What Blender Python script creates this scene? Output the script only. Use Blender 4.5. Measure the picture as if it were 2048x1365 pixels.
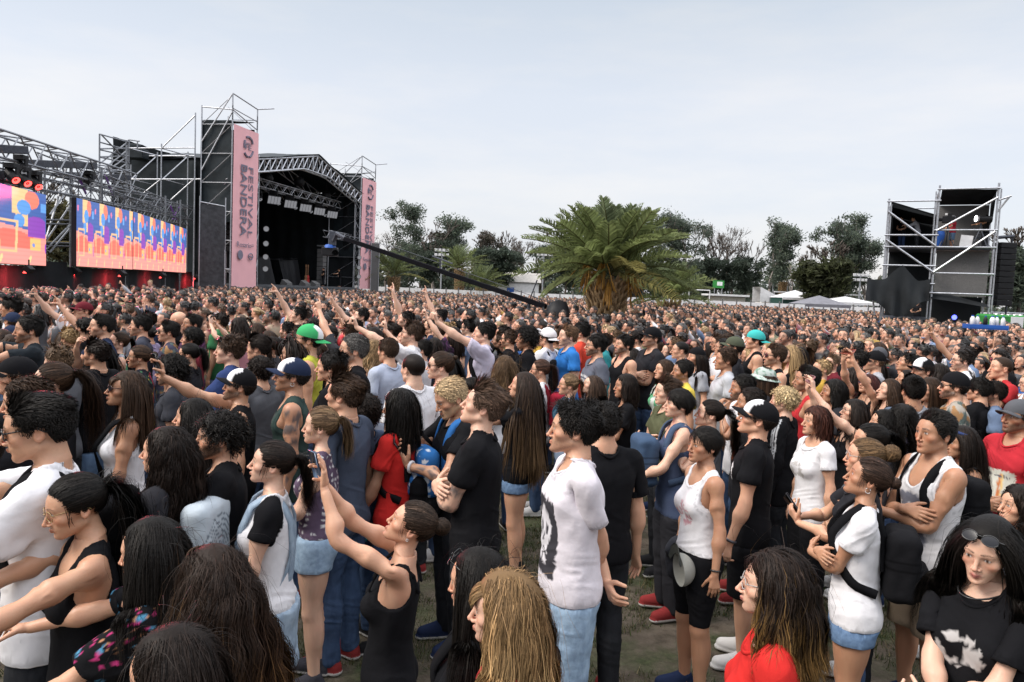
import bpy, bmesh, math, random
import numpy as np
from mathutils import Matrix, Vector, Quaternion
for _o in list(bpy.data.objects): bpy.data.objects.remove(_o)
SC = bpy.context.scene
# ---------------------------------------------------------------- camera
CAMZ, FPX, PITCH, ROLL = 2.31, 1479.0, math.radians(3.87), math.radians(2.4)
_c = bpy.data.cameras.new('camera'); CAM = bpy.data.objects.new('camera', _c); SC.collection.objects.link(CAM)
_c.lens = FPX/2048*36; _c.sensor_width = 36; _c.clip_end = 3000; _c.clip_start = .05
CAM.location = (0, 0, CAMZ); CAM.rotation_euler = (Matrix.Rotation(math.pi/2-PITCH, 3, 'X') @ Matrix.Rotation(ROLL, 3, 'Z')).to_euler()
SC.camera = CAM
_R = np.array((Matrix.Rotation(math.pi/2-PITCH, 3, 'X') @ Matrix.Rotation(ROLL, 3, 'Z')).to_3x3())
def ray(u, v): return _R @ np.array([(u-1024)/FPX, -(v-682.5)/FPX, -1.0])
def at(u, v, Y): d = ray(u, v); return np.array([0, 0, CAMZ])+d*(Y/d[1])       # the point seen at pixel (u, v) of the photograph, Y metres ahead
# ---------------------------------------------------------------- sky and daylight: a pale, nearly even overcast
W = bpy.data.worlds.new('World'); SC.world = W; W.use_nodes = True; _n = W.node_tree; _n.nodes.clear()
SUN_EL, SUN_AZ = math.radians(44), math.radians(-105)          # azimuth from +Y towards +X
_out = _n.nodes.new('ShaderNodeOutputWorld'); _add = _n.nodes.new('ShaderNodeAddShader')
_sky = _n.nodes.new('ShaderNodeTexSky'); _sky.sky_type = 'NISHITA'; _sky.sun_disc = False; _sky.sun_elevation = SUN_EL; _sky.sun_rotation = SUN_AZ; _sky.air_density = 1.0; _sky.dust_density = 3.0
_b1 = _n.nodes.new('ShaderNodeBackground'); _b1.inputs[1].default_value = .02
_b2 = _n.nodes.new('ShaderNodeBackground'); _b2.inputs[1].default_value = .53
_tc = _n.nodes.new('ShaderNodeTexCoord'); _sep = _n.nodes.new('ShaderNodeSeparateXYZ'); _mp = _n.nodes.new('ShaderNodeMapping'); _mp.inputs['Scale'].default_value = (1.0, 1.0, 4.5)
_nz = _n.nodes.new('ShaderNodeTexNoise'); _nz.inputs['Scale'].default_value = 2.6; _nz.inputs['Detail'].default_value = 7; _nz.inputs['Roughness'].default_value = .6
_cr = _n.nodes.new('ShaderNodeValToRGB'); _e = _cr.color_ramp.elements; _e[0].position = .40; _e[0].color = (.545, .56, .60, 1); _e[1].position = .72; _e[1].color = (.635, .615, .61, 1)
_gr = _n.nodes.new('ShaderNodeValToRGB'); _e = _gr.color_ramp.elements; _e[0].position = .0; _e[0].color = (1.31, 1.29, 1.27, 1); _e[1].position = .25; _e[1].color = (1.20, 1.22, 1.23, 1); _e3 = _e.new(.42); _e3.color = (.91, .99, 1.02, 1); _e3 = _e.new(.70); _e3.color = (3.5, 3.5, 3.5, 1)
_mx = _n.nodes.new('ShaderNodeMix'); _mx.data_type = 'RGBA'; _mx.blend_type = 'MULTIPLY'; _mx.inputs[0].default_value = 1
L = _n.links.new
L(_tc.outputs['Generated'], _mp.inputs[0]); L(_mp.outputs[0], _nz.inputs['Vector']); L(_nz.outputs[0], _cr.inputs[0]); L(_tc.outputs['Generated'], _sep.inputs[0]); L(_sep.outputs['Z'], _gr.inputs[0])
L(_cr.outputs[0], _mx.inputs[6]); L(_gr.outputs[0], _mx.inputs[7]); L(_mx.outputs[2], _b2.inputs[0]); L(_sky.outputs[0], _b1.inputs[0]); L(_b1.outputs[0], _add.inputs[0]); L(_b2.outputs[0], _add.inputs[1]); L(_add.outputs[0], _out.inputs[0])
_l = bpy.data.lights.new('sun', 'SUN'); _l.energy = 1.5; _l.angle = math.radians(25); _l.color = (1, .93, .84); SUN = bpy.data.objects.new('sun', _l); SC.collection.objects.link(SUN)
_d = Vector((math.sin(SUN_AZ)*math.cos(SUN_EL), math.cos(SUN_AZ)*math.cos(SUN_EL), math.sin(SUN_EL))); SUN.rotation_euler = _d.to_track_quat('Z', 'Y').to_euler()
SC.view_settings.view_transform = 'Standard'; SC.view_settings.look = 'None'; SC.view_settings.exposure = 0.97; SC.view_settings.gamma = 1
SC.render.engine = 'CYCLES'; SC.cycles.max_bounces = 5; SC.cycles.diffuse_bounces = 3; SC.cycles.glossy_bounces = 2; SC.cycles.transparent_max_bounces = 6; SC.cycles.use_denoising = True
# ---------------------------------------------------------------- numeric helpers
F4 = np.float32
def V3(*a): return np.array(a, dtype=float)
def nrm(v): 
    v = np.asarray(v, float); return v/np.maximum(np.linalg.norm(v, axis=-1, keepdims=True), 1e-9)
def sstep(a, b, x):
    t = np.clip((x-a)/(b-a), 0, 1); return t*t*(3-2*t)
def vnoise(P, freq, seed=0):
    """smooth value noise on points (N,3), -1..1"""
    q = np.asarray(P, float)*freq + seed*17.13
    i = np.floor(q).astype(np.int64); f = q-i; f = f*f*(3-2*f)
    def h(a, b, c):
        n = (a*73856093) ^ (b*19349663) ^ (c*83492791) ^ (seed*2654435)
        n = (n ^ (n >> 13))*1274126177 & 0x7fffffff
        return (n % 65536)/32768.0-1
    r = 0
    for dx in (0, 1):
        for dy in (0, 1):
            for dz in (0, 1):
                w = (f[:, 0] if dx else 1-f[:, 0])*(f[:, 1] if dy else 1-f[:, 1])*(f[:, 2] if dz else 1-f[:, 2])
                r = r + w*h(i[:, 0]+dx, i[:, 1]+dy, i[:, 2]+dz)
    return r

class Field:
    """a signed distance grid that shapes are blended into"""
    def __init__(s, lo, hi, h):
        s.h = h; s.lo = np.array(lo, float)
        s.n = np.ceil((np.array(hi)-s.lo)/h).astype(int)+1
        s.v = np.full(s.n, 0.5, F4)
        s.ax = [(s.lo[i]+h*np.arange(s.n[i])).astype(F4) for i in range(3)]
    def win(s, lo, hi):
        a = np.clip(np.floor((np.array(lo)-s.lo)/s.h).astype(int), 0, s.n); b = np.clip(np.ceil((np.array(hi)-s.lo)/s.h).astype(int)+1, 0, s.n)
        sl = tuple(slice(a[i], b[i]) for i in range(3))
        X = s.ax[0][sl[0]][:, None, None]; Y = s.ax[1][sl[1]][None, :, None]; Z = s.ax[2][sl[2]][None, None, :]
        return sl, X, Y, Z
    def add(s, prim, k=0.01, inf=0.0, mode='u'):
        fn, lo, hi = prim; m = k+inf+0.035
        sl, X, Y, Z = s.win(np.array(lo)-m, np.array(hi)+m)
        if s.v[sl].size == 0: return
        d = (fn(X, Y, Z)-inf).astype(F4); a = s.v[sl]
        if mode == 'u':
            hh = np.clip(0.5+0.5*(d-a)/k, 0, 1); s.v[sl] = d+(a-d)*hh-k*hh*(1-hh) if False else (a*(1-hh)+d*hh if False else np.minimum(a, d)-(np.maximum(k-np.abs(a-d), 0)**2)/(4*k))
        else:
            d = -d; s.v[sl] = np.maximum(a, d)+(np.maximum(k-np.abs(a-d), 0)**2)/(4*k)

def p_cone(a, b, ra, rb, sq=None):
    a = np.array(a, float); b = np.array(b, float); ba = b-a; L2 = float(ba@ba); r = max(ra, rb)
    def fn(X, Y, Z):
        px, py, pz = X-a[0], Y-a[1], Z-a[2]
        t = np.clip((px*ba[0]+py*ba[1]+pz*ba[2])/L2, 0, 1)
        dx, dy, dz = px-t*ba[0], py-t*ba[1], pz-t*ba[2]
        if sq is not None: dx, dy, dz = dx/sq[0], dy/sq[1], dz/sq[2]
        return np.sqrt(dx*dx+dy*dy+dz*dz)-(ra+(rb-ra)*t)
    e = np.array(sq if sq is not None else (1, 1, 1))*r
    return fn, np.minimum(a, b)-e, np.maximum(a, b)+e
def p_ell(c, r, R=None):
    c = np.array(c, float); r = np.array(r, float)
    M = None if R is None else np.array(R.to_matrix() if hasattr(R, 'to_matrix') else R)
    def fn(X, Y, Z):
        x, y, z = X-c[0], Y-c[1], Z-c[2]
        if M is not None:
            x, y, z = (M[0, 0]*x+M[1, 0]*y+M[2, 0]*z, M[0, 1]*x+M[1, 1]*y+M[2, 1]*z, M[0, 2]*x+M[1, 2]*y+M[2, 2]*z)
        k0 = np.sqrt((x/r[0])**2+(y/r[1])**2+(z/r[2])**2); k1 = np.sqrt((x/r[0]**2)**2+(y/r[1]**2)**2+(z/r[2]**2)**2)
        return k0*(k0-1)/np.maximum(k1, 1e-6)
    e = r if M is None else np.full(3, r.max())
    return fn, c-e, c+e
def p_box(c, hs, rad):
    c = np.array(c, float); hs = np.array(hs, float)-rad
    def fn(X, Y, Z):
        x, y, z = np.abs(X-c[0])-hs[0], np.abs(Y-c[1])-hs[1], np.abs(Z-c[2])-hs[2]
        return np.sqrt(np.maximum(x, 0)**2+np.maximum(y, 0)**2+np.maximum(z, 0)**2)+np.minimum(np.maximum(x, np.maximum(y, z)), 0)-rad
    return fn, c-hs-rad, c+hs+rad

_CO = [(i, j, k) for i in (0, 1) for j in (0, 1) for k in (0, 1)]
_ED = [(a, b) for a in range(8) for b in range(a+1, 8) if sum(abs(_CO[a][t]-_CO[b][t]) for t in range(3)) == 1]
def surfnet(v, lo, h):
    ins = v < 0; nx, ny, nz = v.shape
    cnt = np.zeros((nx-1, ny-1, nz-1), np.int8)
    for (i, j, k) in _CO: cnt += ins[i:nx-1+i, j:ny-1+j, k:nz-1+k]
    I, J, K = np.nonzero((cnt > 0) & (cnt < 8)); N = len(I)
    idx = np.full(cnt.shape, -1, np.int32); idx[I, J, K] = np.arange(N)
    cv = np.stack([v[I+i, J+j, K+k] for (i, j, k) in _CO], 1)
    acc = np.zeros((N, 3)); num = np.zeros(N)
    for a, b in _ED:
        va, vb = cv[:, a], cv[:, b]; m = (va < 0) != (vb < 0)
        t = np.where(m, va/np.where(m, va-vb, 1), 0)
        pa = np.array(_CO[a], float); pb = np.array(_CO[b], float)
        acc += m[:, None]*(pa+(pb-pa)*t[:, None]); num += m
    P = (np.stack([I, J, K], 1)+acc/num[:, None])*h+lo
    quads = []
    for ax in range(3):
        sl0 = [slice(None)]*3; sl1 = [slice(None)]*3; sl0[ax] = slice(0, -1); sl1[ax] = slice(1, None)
        A, B = ins[tuple(sl0)], ins[tuple(sl1)]
        c = np.argwhere(A != B); o1, o2 = (ax+1) % 3, (ax+2) % 3
        ok = (c[:, o1] > 0) & (c[:, o2] > 0) & (c[:, o1] < v.shape[o1]-1) & (c[:, o2] < v.shape[o2]-1); c = c[ok]
        e1 = np.zeros(3, int); e1[o1] = 1; e2 = np.zeros(3, int); e2[o2] = 1
        q = np.stack([idx[tuple((c-e1-e2).T)], idx[tuple((c-e2).T)], idx[tuple(c.T)], idx[tuple((c-e1).T)]], 1)
        fl = ~A[tuple(c.T)]; q[fl] = q[fl][:, ::-1]; quads.append(q)
    return P, np.concatenate(quads)

def raw_mesh(name, P, faces, cols=None, uv=None, smooth=True):
    """faces: (M,3|4) int array or list of such arrays"""
    me = bpy.data.meshes.new(name); fl = faces if isinstance(faces, list) else [faces]
    fl = [np.asarray(f, np.int32) for f in fl if len(f)]
    P = np.asarray(P, np.float32); nl = sum(f.size for f in fl); nf = sum(len(f) for f in fl)
    me.vertices.add(len(P)); me.vertices.foreach_set('co', P.ravel())
    me.loops.add(nl); me.loops.foreach_set('vertex_index', np.concatenate([f.ravel() for f in fl]))
    me.polygons.add(nf)
    tot = np.concatenate([np.full(len(f), f.shape[1], np.int32) for f in fl]); st = np.concatenate([[0], np.cumsum(tot)[:-1]]).astype(np.int32)
    me.polygons.foreach_set('loop_start', st)
    try: me.polygons.foreach_set('loop_total', tot)
    except Exception: pass
    me.polygons.foreach_set('use_smooth', np.full(nf, smooth, bool))
    if cols is not None: set_cols(me, cols)
    me.update(calc_edges=True); me.validate()
    return me
def set_cols(me, cols):
    c = np.ones((len(me.vertices), 4), np.float32); c[:, :3] = np.asarray(cols)[:, :3] if np.ndim(cols) == 2 else np.asarray(cols)[:3]
    a = me.color_attributes.new('Col', 'FLOAT_COLOR', 'POINT'); a.data.foreach_set('color', c.ravel())

def decimate(P, Fq, keep, ratio, fac=1.0):
    """collapse P,Fq to ratio; keep (V,) 0..1 says how strongly a vertex is kept"""
    me = raw_mesh('t', P, Fq); ob = bpy.data.objects.new('t', me); bpy.context.scene.collection.objects.link(ob)
    if keep is not None:
        vg = ob.vertex_groups.new(name='k'); ks = np.round(keep, 1)
        for val in np.unique(ks):
            vg.add([int(i) for i in np.nonzero(ks == val)[0]], float(1-val), 'REPLACE')
    md = ob.modifiers.new('d', 'DECIMATE'); md.ratio = ratio
    if keep is not None: md.vertex_group = 'k'; md.vertex_group_factor = fac
    dg = bpy.context.evaluated_depsgraph_get(); ev = ob.evaluated_get(dg); m2 = ev.to_mesh()
    n = len(m2.vertices); P2 = np.empty(n*3, np.float32); m2.vertices.foreach_get('co', P2)
    m2.calc_loop_triangles(); T = np.empty(len(m2.loop_triangles)*3, np.int32); m2.loop_triangles.foreach_get('vertices', T)
    ev.to_mesh_clear(); bpy.data.objects.remove(ob); bpy.data.meshes.remove(me)
    return P2.reshape(-1, 3).astype(float), T.reshape(-1, 3)

def scat(idx, val, n): return np.stack([np.bincount(idx, val[:, k], n) for k in range(3)], 1)
def vnormals(P, Fq):
    a, b, c = P[Fq[:, 0]], P[Fq[:, 1]], P[Fq[:, 2]]; n = np.cross(b-a, c-a); N = 0
    for k in range(Fq.shape[1]): N = N+scat(Fq[:, k], n, len(P))
    return nrm(N)
def lap(P, Q):
    S = 0; n = 0
    for a, b in ((0, 1), (1, 2), (2, 3), (3, 0)):
        S = S+scat(Q[:, a], P[Q[:, b]], len(P))+scat(Q[:, b], P[Q[:, a]], len(P)); n = n+np.bincount(Q[:, a], minlength=len(P))+np.bincount(Q[:, b], minlength=len(P))
    return P*.45+S/n[:, None]*.55
def join(parts):
    """[(P, faces array, cols)] -> one"""
    n = 0; Ps, Qs, Cs = [], [], []
    for P, Q, C in parts:
        Ps.append(P); Cs.append(np.asarray(C) if np.ndim(C) == 2 else np.tile(np.array(C, float), (len(P), 1)))
        for q in (Q if isinstance(Q, list) else [Q]): Qs.append(np.asarray(q)+n)
        n += len(P)
    return np.concatenate(Ps), Qs, np.concatenate(Cs)
def tube(path, r, n=6, closed=False, flat=None):
    """round (or flat: (half-width, half-thickness)) tube along path; r scalar or per point"""
    p = np.asarray(path, float); S = len(p); T = nrm(np.gradient(p, axis=0) if not closed else np.roll(p, -1, 0)-np.roll(p, 1, 0)); ref = V3(0, 0, 1) if abs(T[:, 2]).mean() < .8 else V3(0, 1, 0)
    a = nrm(np.cross(T, ref)); b = np.cross(T, a); th = np.linspace(0, 2*math.pi, n, endpoint=False); r = np.broadcast_to(r, (S,))
    if flat is None: P = p[:, None]+r[:, None, None]*(a[:, None]*np.cos(th)[None, :, None]+b[:, None]*np.sin(th)[None, :, None])
    else: P = p[:, None]+a[:, None]*(np.cos(th)*flat[0])[None, :, None]+b[:, None]*(np.sin(th)*flat[1])[None, :, None]
    I = np.arange(S*n).reshape(S, n); A = I if closed else I[:-1]; B = np.roll(I, -1, 0) if closed else I[1:]
    Q = np.stack([A, np.roll(A, -1, 1), np.roll(B, -1, 1), B], -1).reshape(-1, 4); P = P.reshape(-1, 3)
    if not closed:
        P = np.concatenate([P, p[:1], p[-1:]]); k = S*n
        c0 = np.stack([np.full(n, k), np.roll(I[0], -1), I[0]], 1); c1 = np.stack([np.full(n, k+1), I[-1], np.roll(I[-1], -1)], 1); return P, [Q, np.concatenate([c0, c1])]
    return P, [Q]
def boxm(c, h, R=None, ch=.15):
    """a chamfered box"""
    c = np.array(c, float); h = np.array(h, float); e = min(h)*ch; P = []; 
    for i in (-1, 1):
        for j in (-1, 1):
            for k in (-1, 1):
                for ax in range(3):
                    s = h-e; s[ax] = h[ax]; P.append(V3(i, j, k)*s)
    P = np.array(P); 
    def id(i, j, k, ax): return ((((i > 0)*2+(j > 0))*2+(k > 0))*3+ax)
    Q = []; T = []
    for ax in range(3):
        o1, o2 = (ax+1) % 3, (ax+2) % 3
        for s in (-1, 1):
            f = []
            for u, v in ((-1, -1), (1, -1), (1, 1), (-1, 1)):
                t = [0, 0, 0]; t[ax] = s; t[o1] = u; t[o2] = v; f.append(id(*t, ax))
            Q.append(f if s > 0 else f[::-1])
        for u in (-1, 1):
            for v in (-1, 1):
                t0 = [0, 0, 0]; t0[ax] = -1; t0[o1] = u; t0[o2] = v; t1 = list(t0); t1[ax] = 1
                f = [id(*t0, o1), id(*t1, o1), id(*t1, o2), id(*t0, o2)]; Q.append(f if u*v > 0 else f[::-1])
    for i in (-1, 1):
        for j in (-1, 1):
            for k in (-1, 1):
                f = [id(i, j, k, 0), id(i, j, k, 1), id(i, j, k, 2)]; T.append(f if i*j*k > 0 else f[::-1])
    if R is not None: P = P @ np.asarray(R).T
    return P+c, [np.array(Q), np.array(T)]
MAT = {}
def link(o, parent=None):
    SC.collection.objects.link(o)
    if parent is not None: o.parent = parent
    return o
def mk(name, base=None, rough=.6, **kw):
    m = bpy.data.materials.new(name); m.use_nodes = True; b = m.node_tree.nodes['Principled BSDF']; b.inputs['Roughness'].default_value = rough
    if base is not None: b.inputs['Base Color'].default_value = (*base, 1)
    for k, v in kw.items(): b.inputs[k].default_value = v
    return m, m.node_tree, b
def node(nt, t, **kw):
    n = nt.nodes.new(t)
    for k, v in kw.items(): setattr(n, k, v)
    return n
def rx(a): a = math.radians(a); return np.array([[1, 0, 0], [0, math.cos(a), -math.sin(a)], [0, math.sin(a), math.cos(a)]])
def ry(a): a = math.radians(a); return np.array([[math.cos(a), 0, math.sin(a)], [0, 1, 0], [-math.sin(a), 0, math.cos(a)]])
def rz(a): a = math.radians(a); return np.array([[math.cos(a), -math.sin(a), 0], [math.sin(a), math.cos(a), 0], [0, 0, 1]])
def rax(ax, a): return np.array(Matrix.Rotation(math.radians(a), 3, Vector(ax)))
def frame(d, p):
    x = nrm(d); z = nrm(np.cross(x, p)); return np.stack([x, np.cross(z, x), z], 1)
# ---------------------------------------------------------------- setting: materials
def surf(name, base, rough=.8, scale=6, var=.25, bump=.2, dist=.02, metal=0, spec=.3):
    m, nt, b = mk(name, base, rough); b.inputs['Metallic'].default_value = metal; b.inputs['Specular IOR Level'].default_value = spec
    tc = node(nt, 'ShaderNodeTexCoord'); t = node(nt, 'ShaderNodeTexNoise'); t.inputs['Scale'].default_value = scale; t.inputs['Detail'].default_value = 6
    cr = node(nt, 'ShaderNodeValToRGB'); e = cr.color_ramp.elements; e[0].position = .3; e[1].position = .7; e[0].color = (*[c*(1-var) for c in base], 1); e[1].color = (*[c*(1+var) for c in base], 1)
    nt.links.new(tc.outputs['Object'], t.inputs['Vector']); nt.links.new(t.outputs[0], cr.inputs[0]); nt.links.new(cr.outputs[0], b.inputs['Base Color'])
    if bump: bp = node(nt, 'ShaderNodeBump'); bp.inputs['Strength'].default_value = bump; bp.inputs['Distance'].default_value = dist; nt.links.new(t.outputs[0], bp.inputs['Height']); nt.links.new(bp.outputs[0], b.inputs['Normal'])
    MAT[name] = m; return m
surf('greysteel', (.22, .23, .25), .45, 12, .3, 0, metal=.5, spec=.4); surf('steel', (.42, .43, .46), .42, 12, .25, 0, metal=.75, spec=.5); surf('darksteel', (.06, .065, .08), .5, 12, .3, 0, metal=.4); surf('matblack', (.006, .006, .008), .8, 4, .2, 0, spec=.05); surf('blackcloth', (.009, .011, .013), .9, 1.2, .35, .5, .08); surf('greycloth', (.055, .057, .062), .95, 4, .3, .4, .05)
surf('mesh', (.13, .127, .127), .95, 30, .25, .3, .02); surf('tarp', (.012, .018, .022), .6, 2, .3, .4, .08); surf('pink', (.86, .47, .50), .8, .8, .05, .25, .05); surf('ink', (.20, .19, .25), .8, 4, .1, 0); surf('white', (.66, .66, .67), .7, 3, .10, .1)
surf('bark', (.085, .070, .060), .95, 9, .4, .6, .05); surf('palegum', (.24, .21, .19), .9, 3, .4, .3, .03); surf('plastic_black', (.015, .015, .017), .5, 5, .2, .1, spec=.2); surf('wood', (.20, .10, .05), .6, 8, .3, .2); surf('green', (.03, .20, .04), .6, 4, .15, .1); surf('blue', (.02, .09, .36), .5, 4, .1, .1)
surf('red', (.35, .02, .02), .4, 4, .1, .0); surf('tentgrey', (.16, .16, .18), .8, 3, .15, .2); surf('tentgreen', (.02, .06, .05), .8, 3, .15, .2); surf('yellow', (.45, .32, .08), .7, 3, .1, .1); surf('purple', (.22, .09, .40), .6, 3, .1, .1); surf('plaster', (.50, .47, .43), .9, 3, .15, .2)
def leafmat(name, a, b_):
    m, nt, b = mk(name, a, .65); at_ = node(nt, 'ShaderNodeAttribute', attribute_name='Col'); nt.links.new(at_.outputs['Color'], b.inputs['Base Color']); b.inputs['Specular IOR Level'].default_value = .25
    o = [n for n in nt.nodes if n.type == 'OUTPUT_MATERIAL'][0]; tr = node(nt, 'ShaderNodeBsdfTranslucent'); nt.links.new(at_.outputs['Color'], tr.inputs[0]); ms = node(nt, 'ShaderNodeMixShader'); ms.inputs[0].default_value = .42; nt.links.new(b.outputs[0], ms.inputs[1]); nt.links.new(tr.outputs[0], ms.inputs[2]); nt.links.new(ms.outputs[0], o.inputs[0])
    MAT[name] = m
leafmat('leaf', (.05, .08, .03), None)
def lamp_mat(name, col, s):
    m, nt, b = mk(name, (.02, .02, .02), .3); b.inputs['Emission Color'].default_value = (*col, 1); b.inputs['Emission Strength'].default_value = s; MAT[name] = m
lamp_mat('lamp_red', (1, .06, .05), 2.5); lamp_mat('lamp_white', (1, .95, .95), 4); lamp_mat('lamp_dim', (.9, .92, 1), .12); lamp_mat('lamp_blue', (.08, .1, 1), 3); lamp_mat('lamp_warm', (1, .6, .25), 3)
m_, nt_, b_ = mk('screen', (.01, .01, .01), .4); a_ = node(nt_, 'ShaderNodeAttribute', attribute_name='Col'); nt_.links.new(a_.outputs['Color'], b_.inputs['Emission Color']); b_.inputs['Emission Strength'].default_value = .62; MAT['screen'] = m_
class MB:
    def __init__(s): s.p = []
    def tube(s, a, b, r=.04, n=5): s.p.append((*tube([np.array(a, float), np.array(b, float)], r, n), (1, 1, 1))); return s
    def path(s, pts, r, n=5): s.p.append((*tube(pts, r, n), (1, 1, 1))); return s
    def box(s, c, h, rz_=0, R=None): s.p.append((*boxm(c, h, np.array(Matrix.Rotation(rz_, 3, 'Z')) if R is None else R), (1, 1, 1))); return s
    def raw(s, P, F, C=(1, 1, 1)): s.p.append((P, F, C)); return s
    def lathe(s, c, prof, n=14, axis=None):
        """prof [(r, h)]"""
        th = np.linspace(0, 2*math.pi, n, endpoint=False); P = np.array([[(r*math.cos(t), r*math.sin(t), h) for t in th] for r, h in prof]).reshape(-1, 3)
        if axis is not None: P = P @ np.array(Vector((0, 0, 1)).rotation_difference(Vector(axis)).to_matrix()).T
        I = np.arange(len(P)).reshape(len(prof), n); Q = np.stack([I[:-1], np.roll(I, -1, 1)[:-1], np.roll(I, -1, 1)[1:], I[1:]], -1).reshape(-1, 4); s.p.append((P+np.array(c), Q, (1, 1, 1))); return s
    def sheet(s, p00, p10, p11, p01, nu=24, nv=24, amp=.06, seed=1, sag=0, folds=0):
        u, v = np.meshgrid(np.linspace(0, 1, nu), np.linspace(0, 1, nv), indexing='ij'); u = u[..., None]; v = v[..., None]; a, b, c, d = [np.array(x, float) for x in (p00, p10, p11, p01)]
        P = (a*(1-u)*(1-v)+b*u*(1-v)+c*u*v+d*(1-u)*v).reshape(-1, 3); n = nrm(np.cross(b-a, d-a)); w = vnoise(P*V3(1, 1, .45), .55, seed)*amp+vnoise(P*V3(1, 1, .4), 1.4, seed+1)*amp*.5
        if folds: w = w+folds*np.sin(u.ravel()*np.linalg.norm(b-a)*4.2+2*vnoise(P, .4, seed+5))
        P = P+n*w[:, None]-V3(0, 0, 1)*(sag*4*u*(1-u)*v).reshape(-1, 1); I = np.arange(nu*nv).reshape(nu, nv); s.p.append((P, np.stack([I[:-1, :-1], I[1:, :-1], I[1:, 1:], I[:-1, 1:]], -1).reshape(-1, 4), (1, 1, 1))); return s
    def truss(s, a, b, w=.45, r=.035, step=None, up=(0, 0, 1), brace=.022):
        a, b = np.array(a, float), np.array(b, float); d = nrm(b-a); up = nrm(np.array(up, float)-d*(d @ np.array(up, float))); sd = np.cross(d, up); L_ = np.linalg.norm(b-a); n = max(2, int(round(L_/(step or w*1.1)))); o = [up*w/2+sd*w/2, up*w/2-sd*w/2, -up*w/2-sd*w/2, -up*w/2+sd*w/2]
        for q in o: s.tube(a+q, b+q, r, 5)
        for k in range(n):
            p, q = a+(b-a)*k/n, a+(b-a)*(k+1)/n
            for i in range(4):
                j = (i+1) % 4; s.tube(p+o[i], q+o[j], brace, 4) if k % 2 == 0 else s.tube(p+o[j], q+o[i], brace, 4)
        return s
    def build(s, name, mat, parent=None, smooth=False):
        P, F, C = join(s.p); me = raw_mesh(name, P, F, C, smooth=smooth); me.materials.append(MAT[mat] if isinstance(mat, str) else mat); o = bpy.data.objects.new(name, me); link(o, parent); return o
def tag(o, label=None, cat=None, group=None, kind=None):
    if label: o['label'] = label
    if cat: o['category'] = cat
    if group: o['group'] = group
    if kind: o['kind'] = kind
    return o
def empty(name, label, cat, group=None, loc=(0, 0, 0)):
    o = bpy.data.objects.new(name, None); link(o); o.location = loc; o.empty_display_size = .2; return tag(o, label, cat, group)
def copy_tree(o, loc=None, rot=None, scale=None, label=None):
    c = o.copy(); link(c)
    for ch in o.children: d = ch.copy(); link(d, c)
    if loc is not None: c.location = loc
    if rot is not None: c.rotation_euler = (0, 0, rot)
    if scale is not None: c.scale = (scale,)*3 if np.isscalar(scale) else scale
    if label: c['label'] = label
    return c
def text_mesh(txt, height, length=None, depth=.012):
    cu = bpy.data.curves.new('t', 'FONT'); cu.body = txt; cu.size = 1; cu.extrude = .02; cu.resolution_u = 3; ob = bpy.data.objects.new('t', cu); link(ob); dg = bpy.context.evaluated_depsgraph_get(); ev = ob.evaluated_get(dg); me = ev.to_mesh(); me.calc_loop_triangles()
    P = np.array([v.co[:] for v in me.vertices]); T = np.array([t.vertices[:] for t in me.loop_triangles]); ev.to_mesh_clear(); bpy.data.objects.remove(ob); bpy.data.curves.remove(cu)
    P[:, :2] -= P[:, :2].min(0); k = height/P[:, 1].max(); P[:, 1] *= k; P[:, 0] *= (length/P[:, 0].max() if length else k); P[:, 2] = np.where(P[:, 2] > 0, depth, 0); return P, T
def text_on(txt, height, length, o, ex, ey, ez, depth=.012):
    P, T = text_mesh(txt, height, length, depth); return np.array(o)+P @ np.stack([ex, ey, ez]), T
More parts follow.
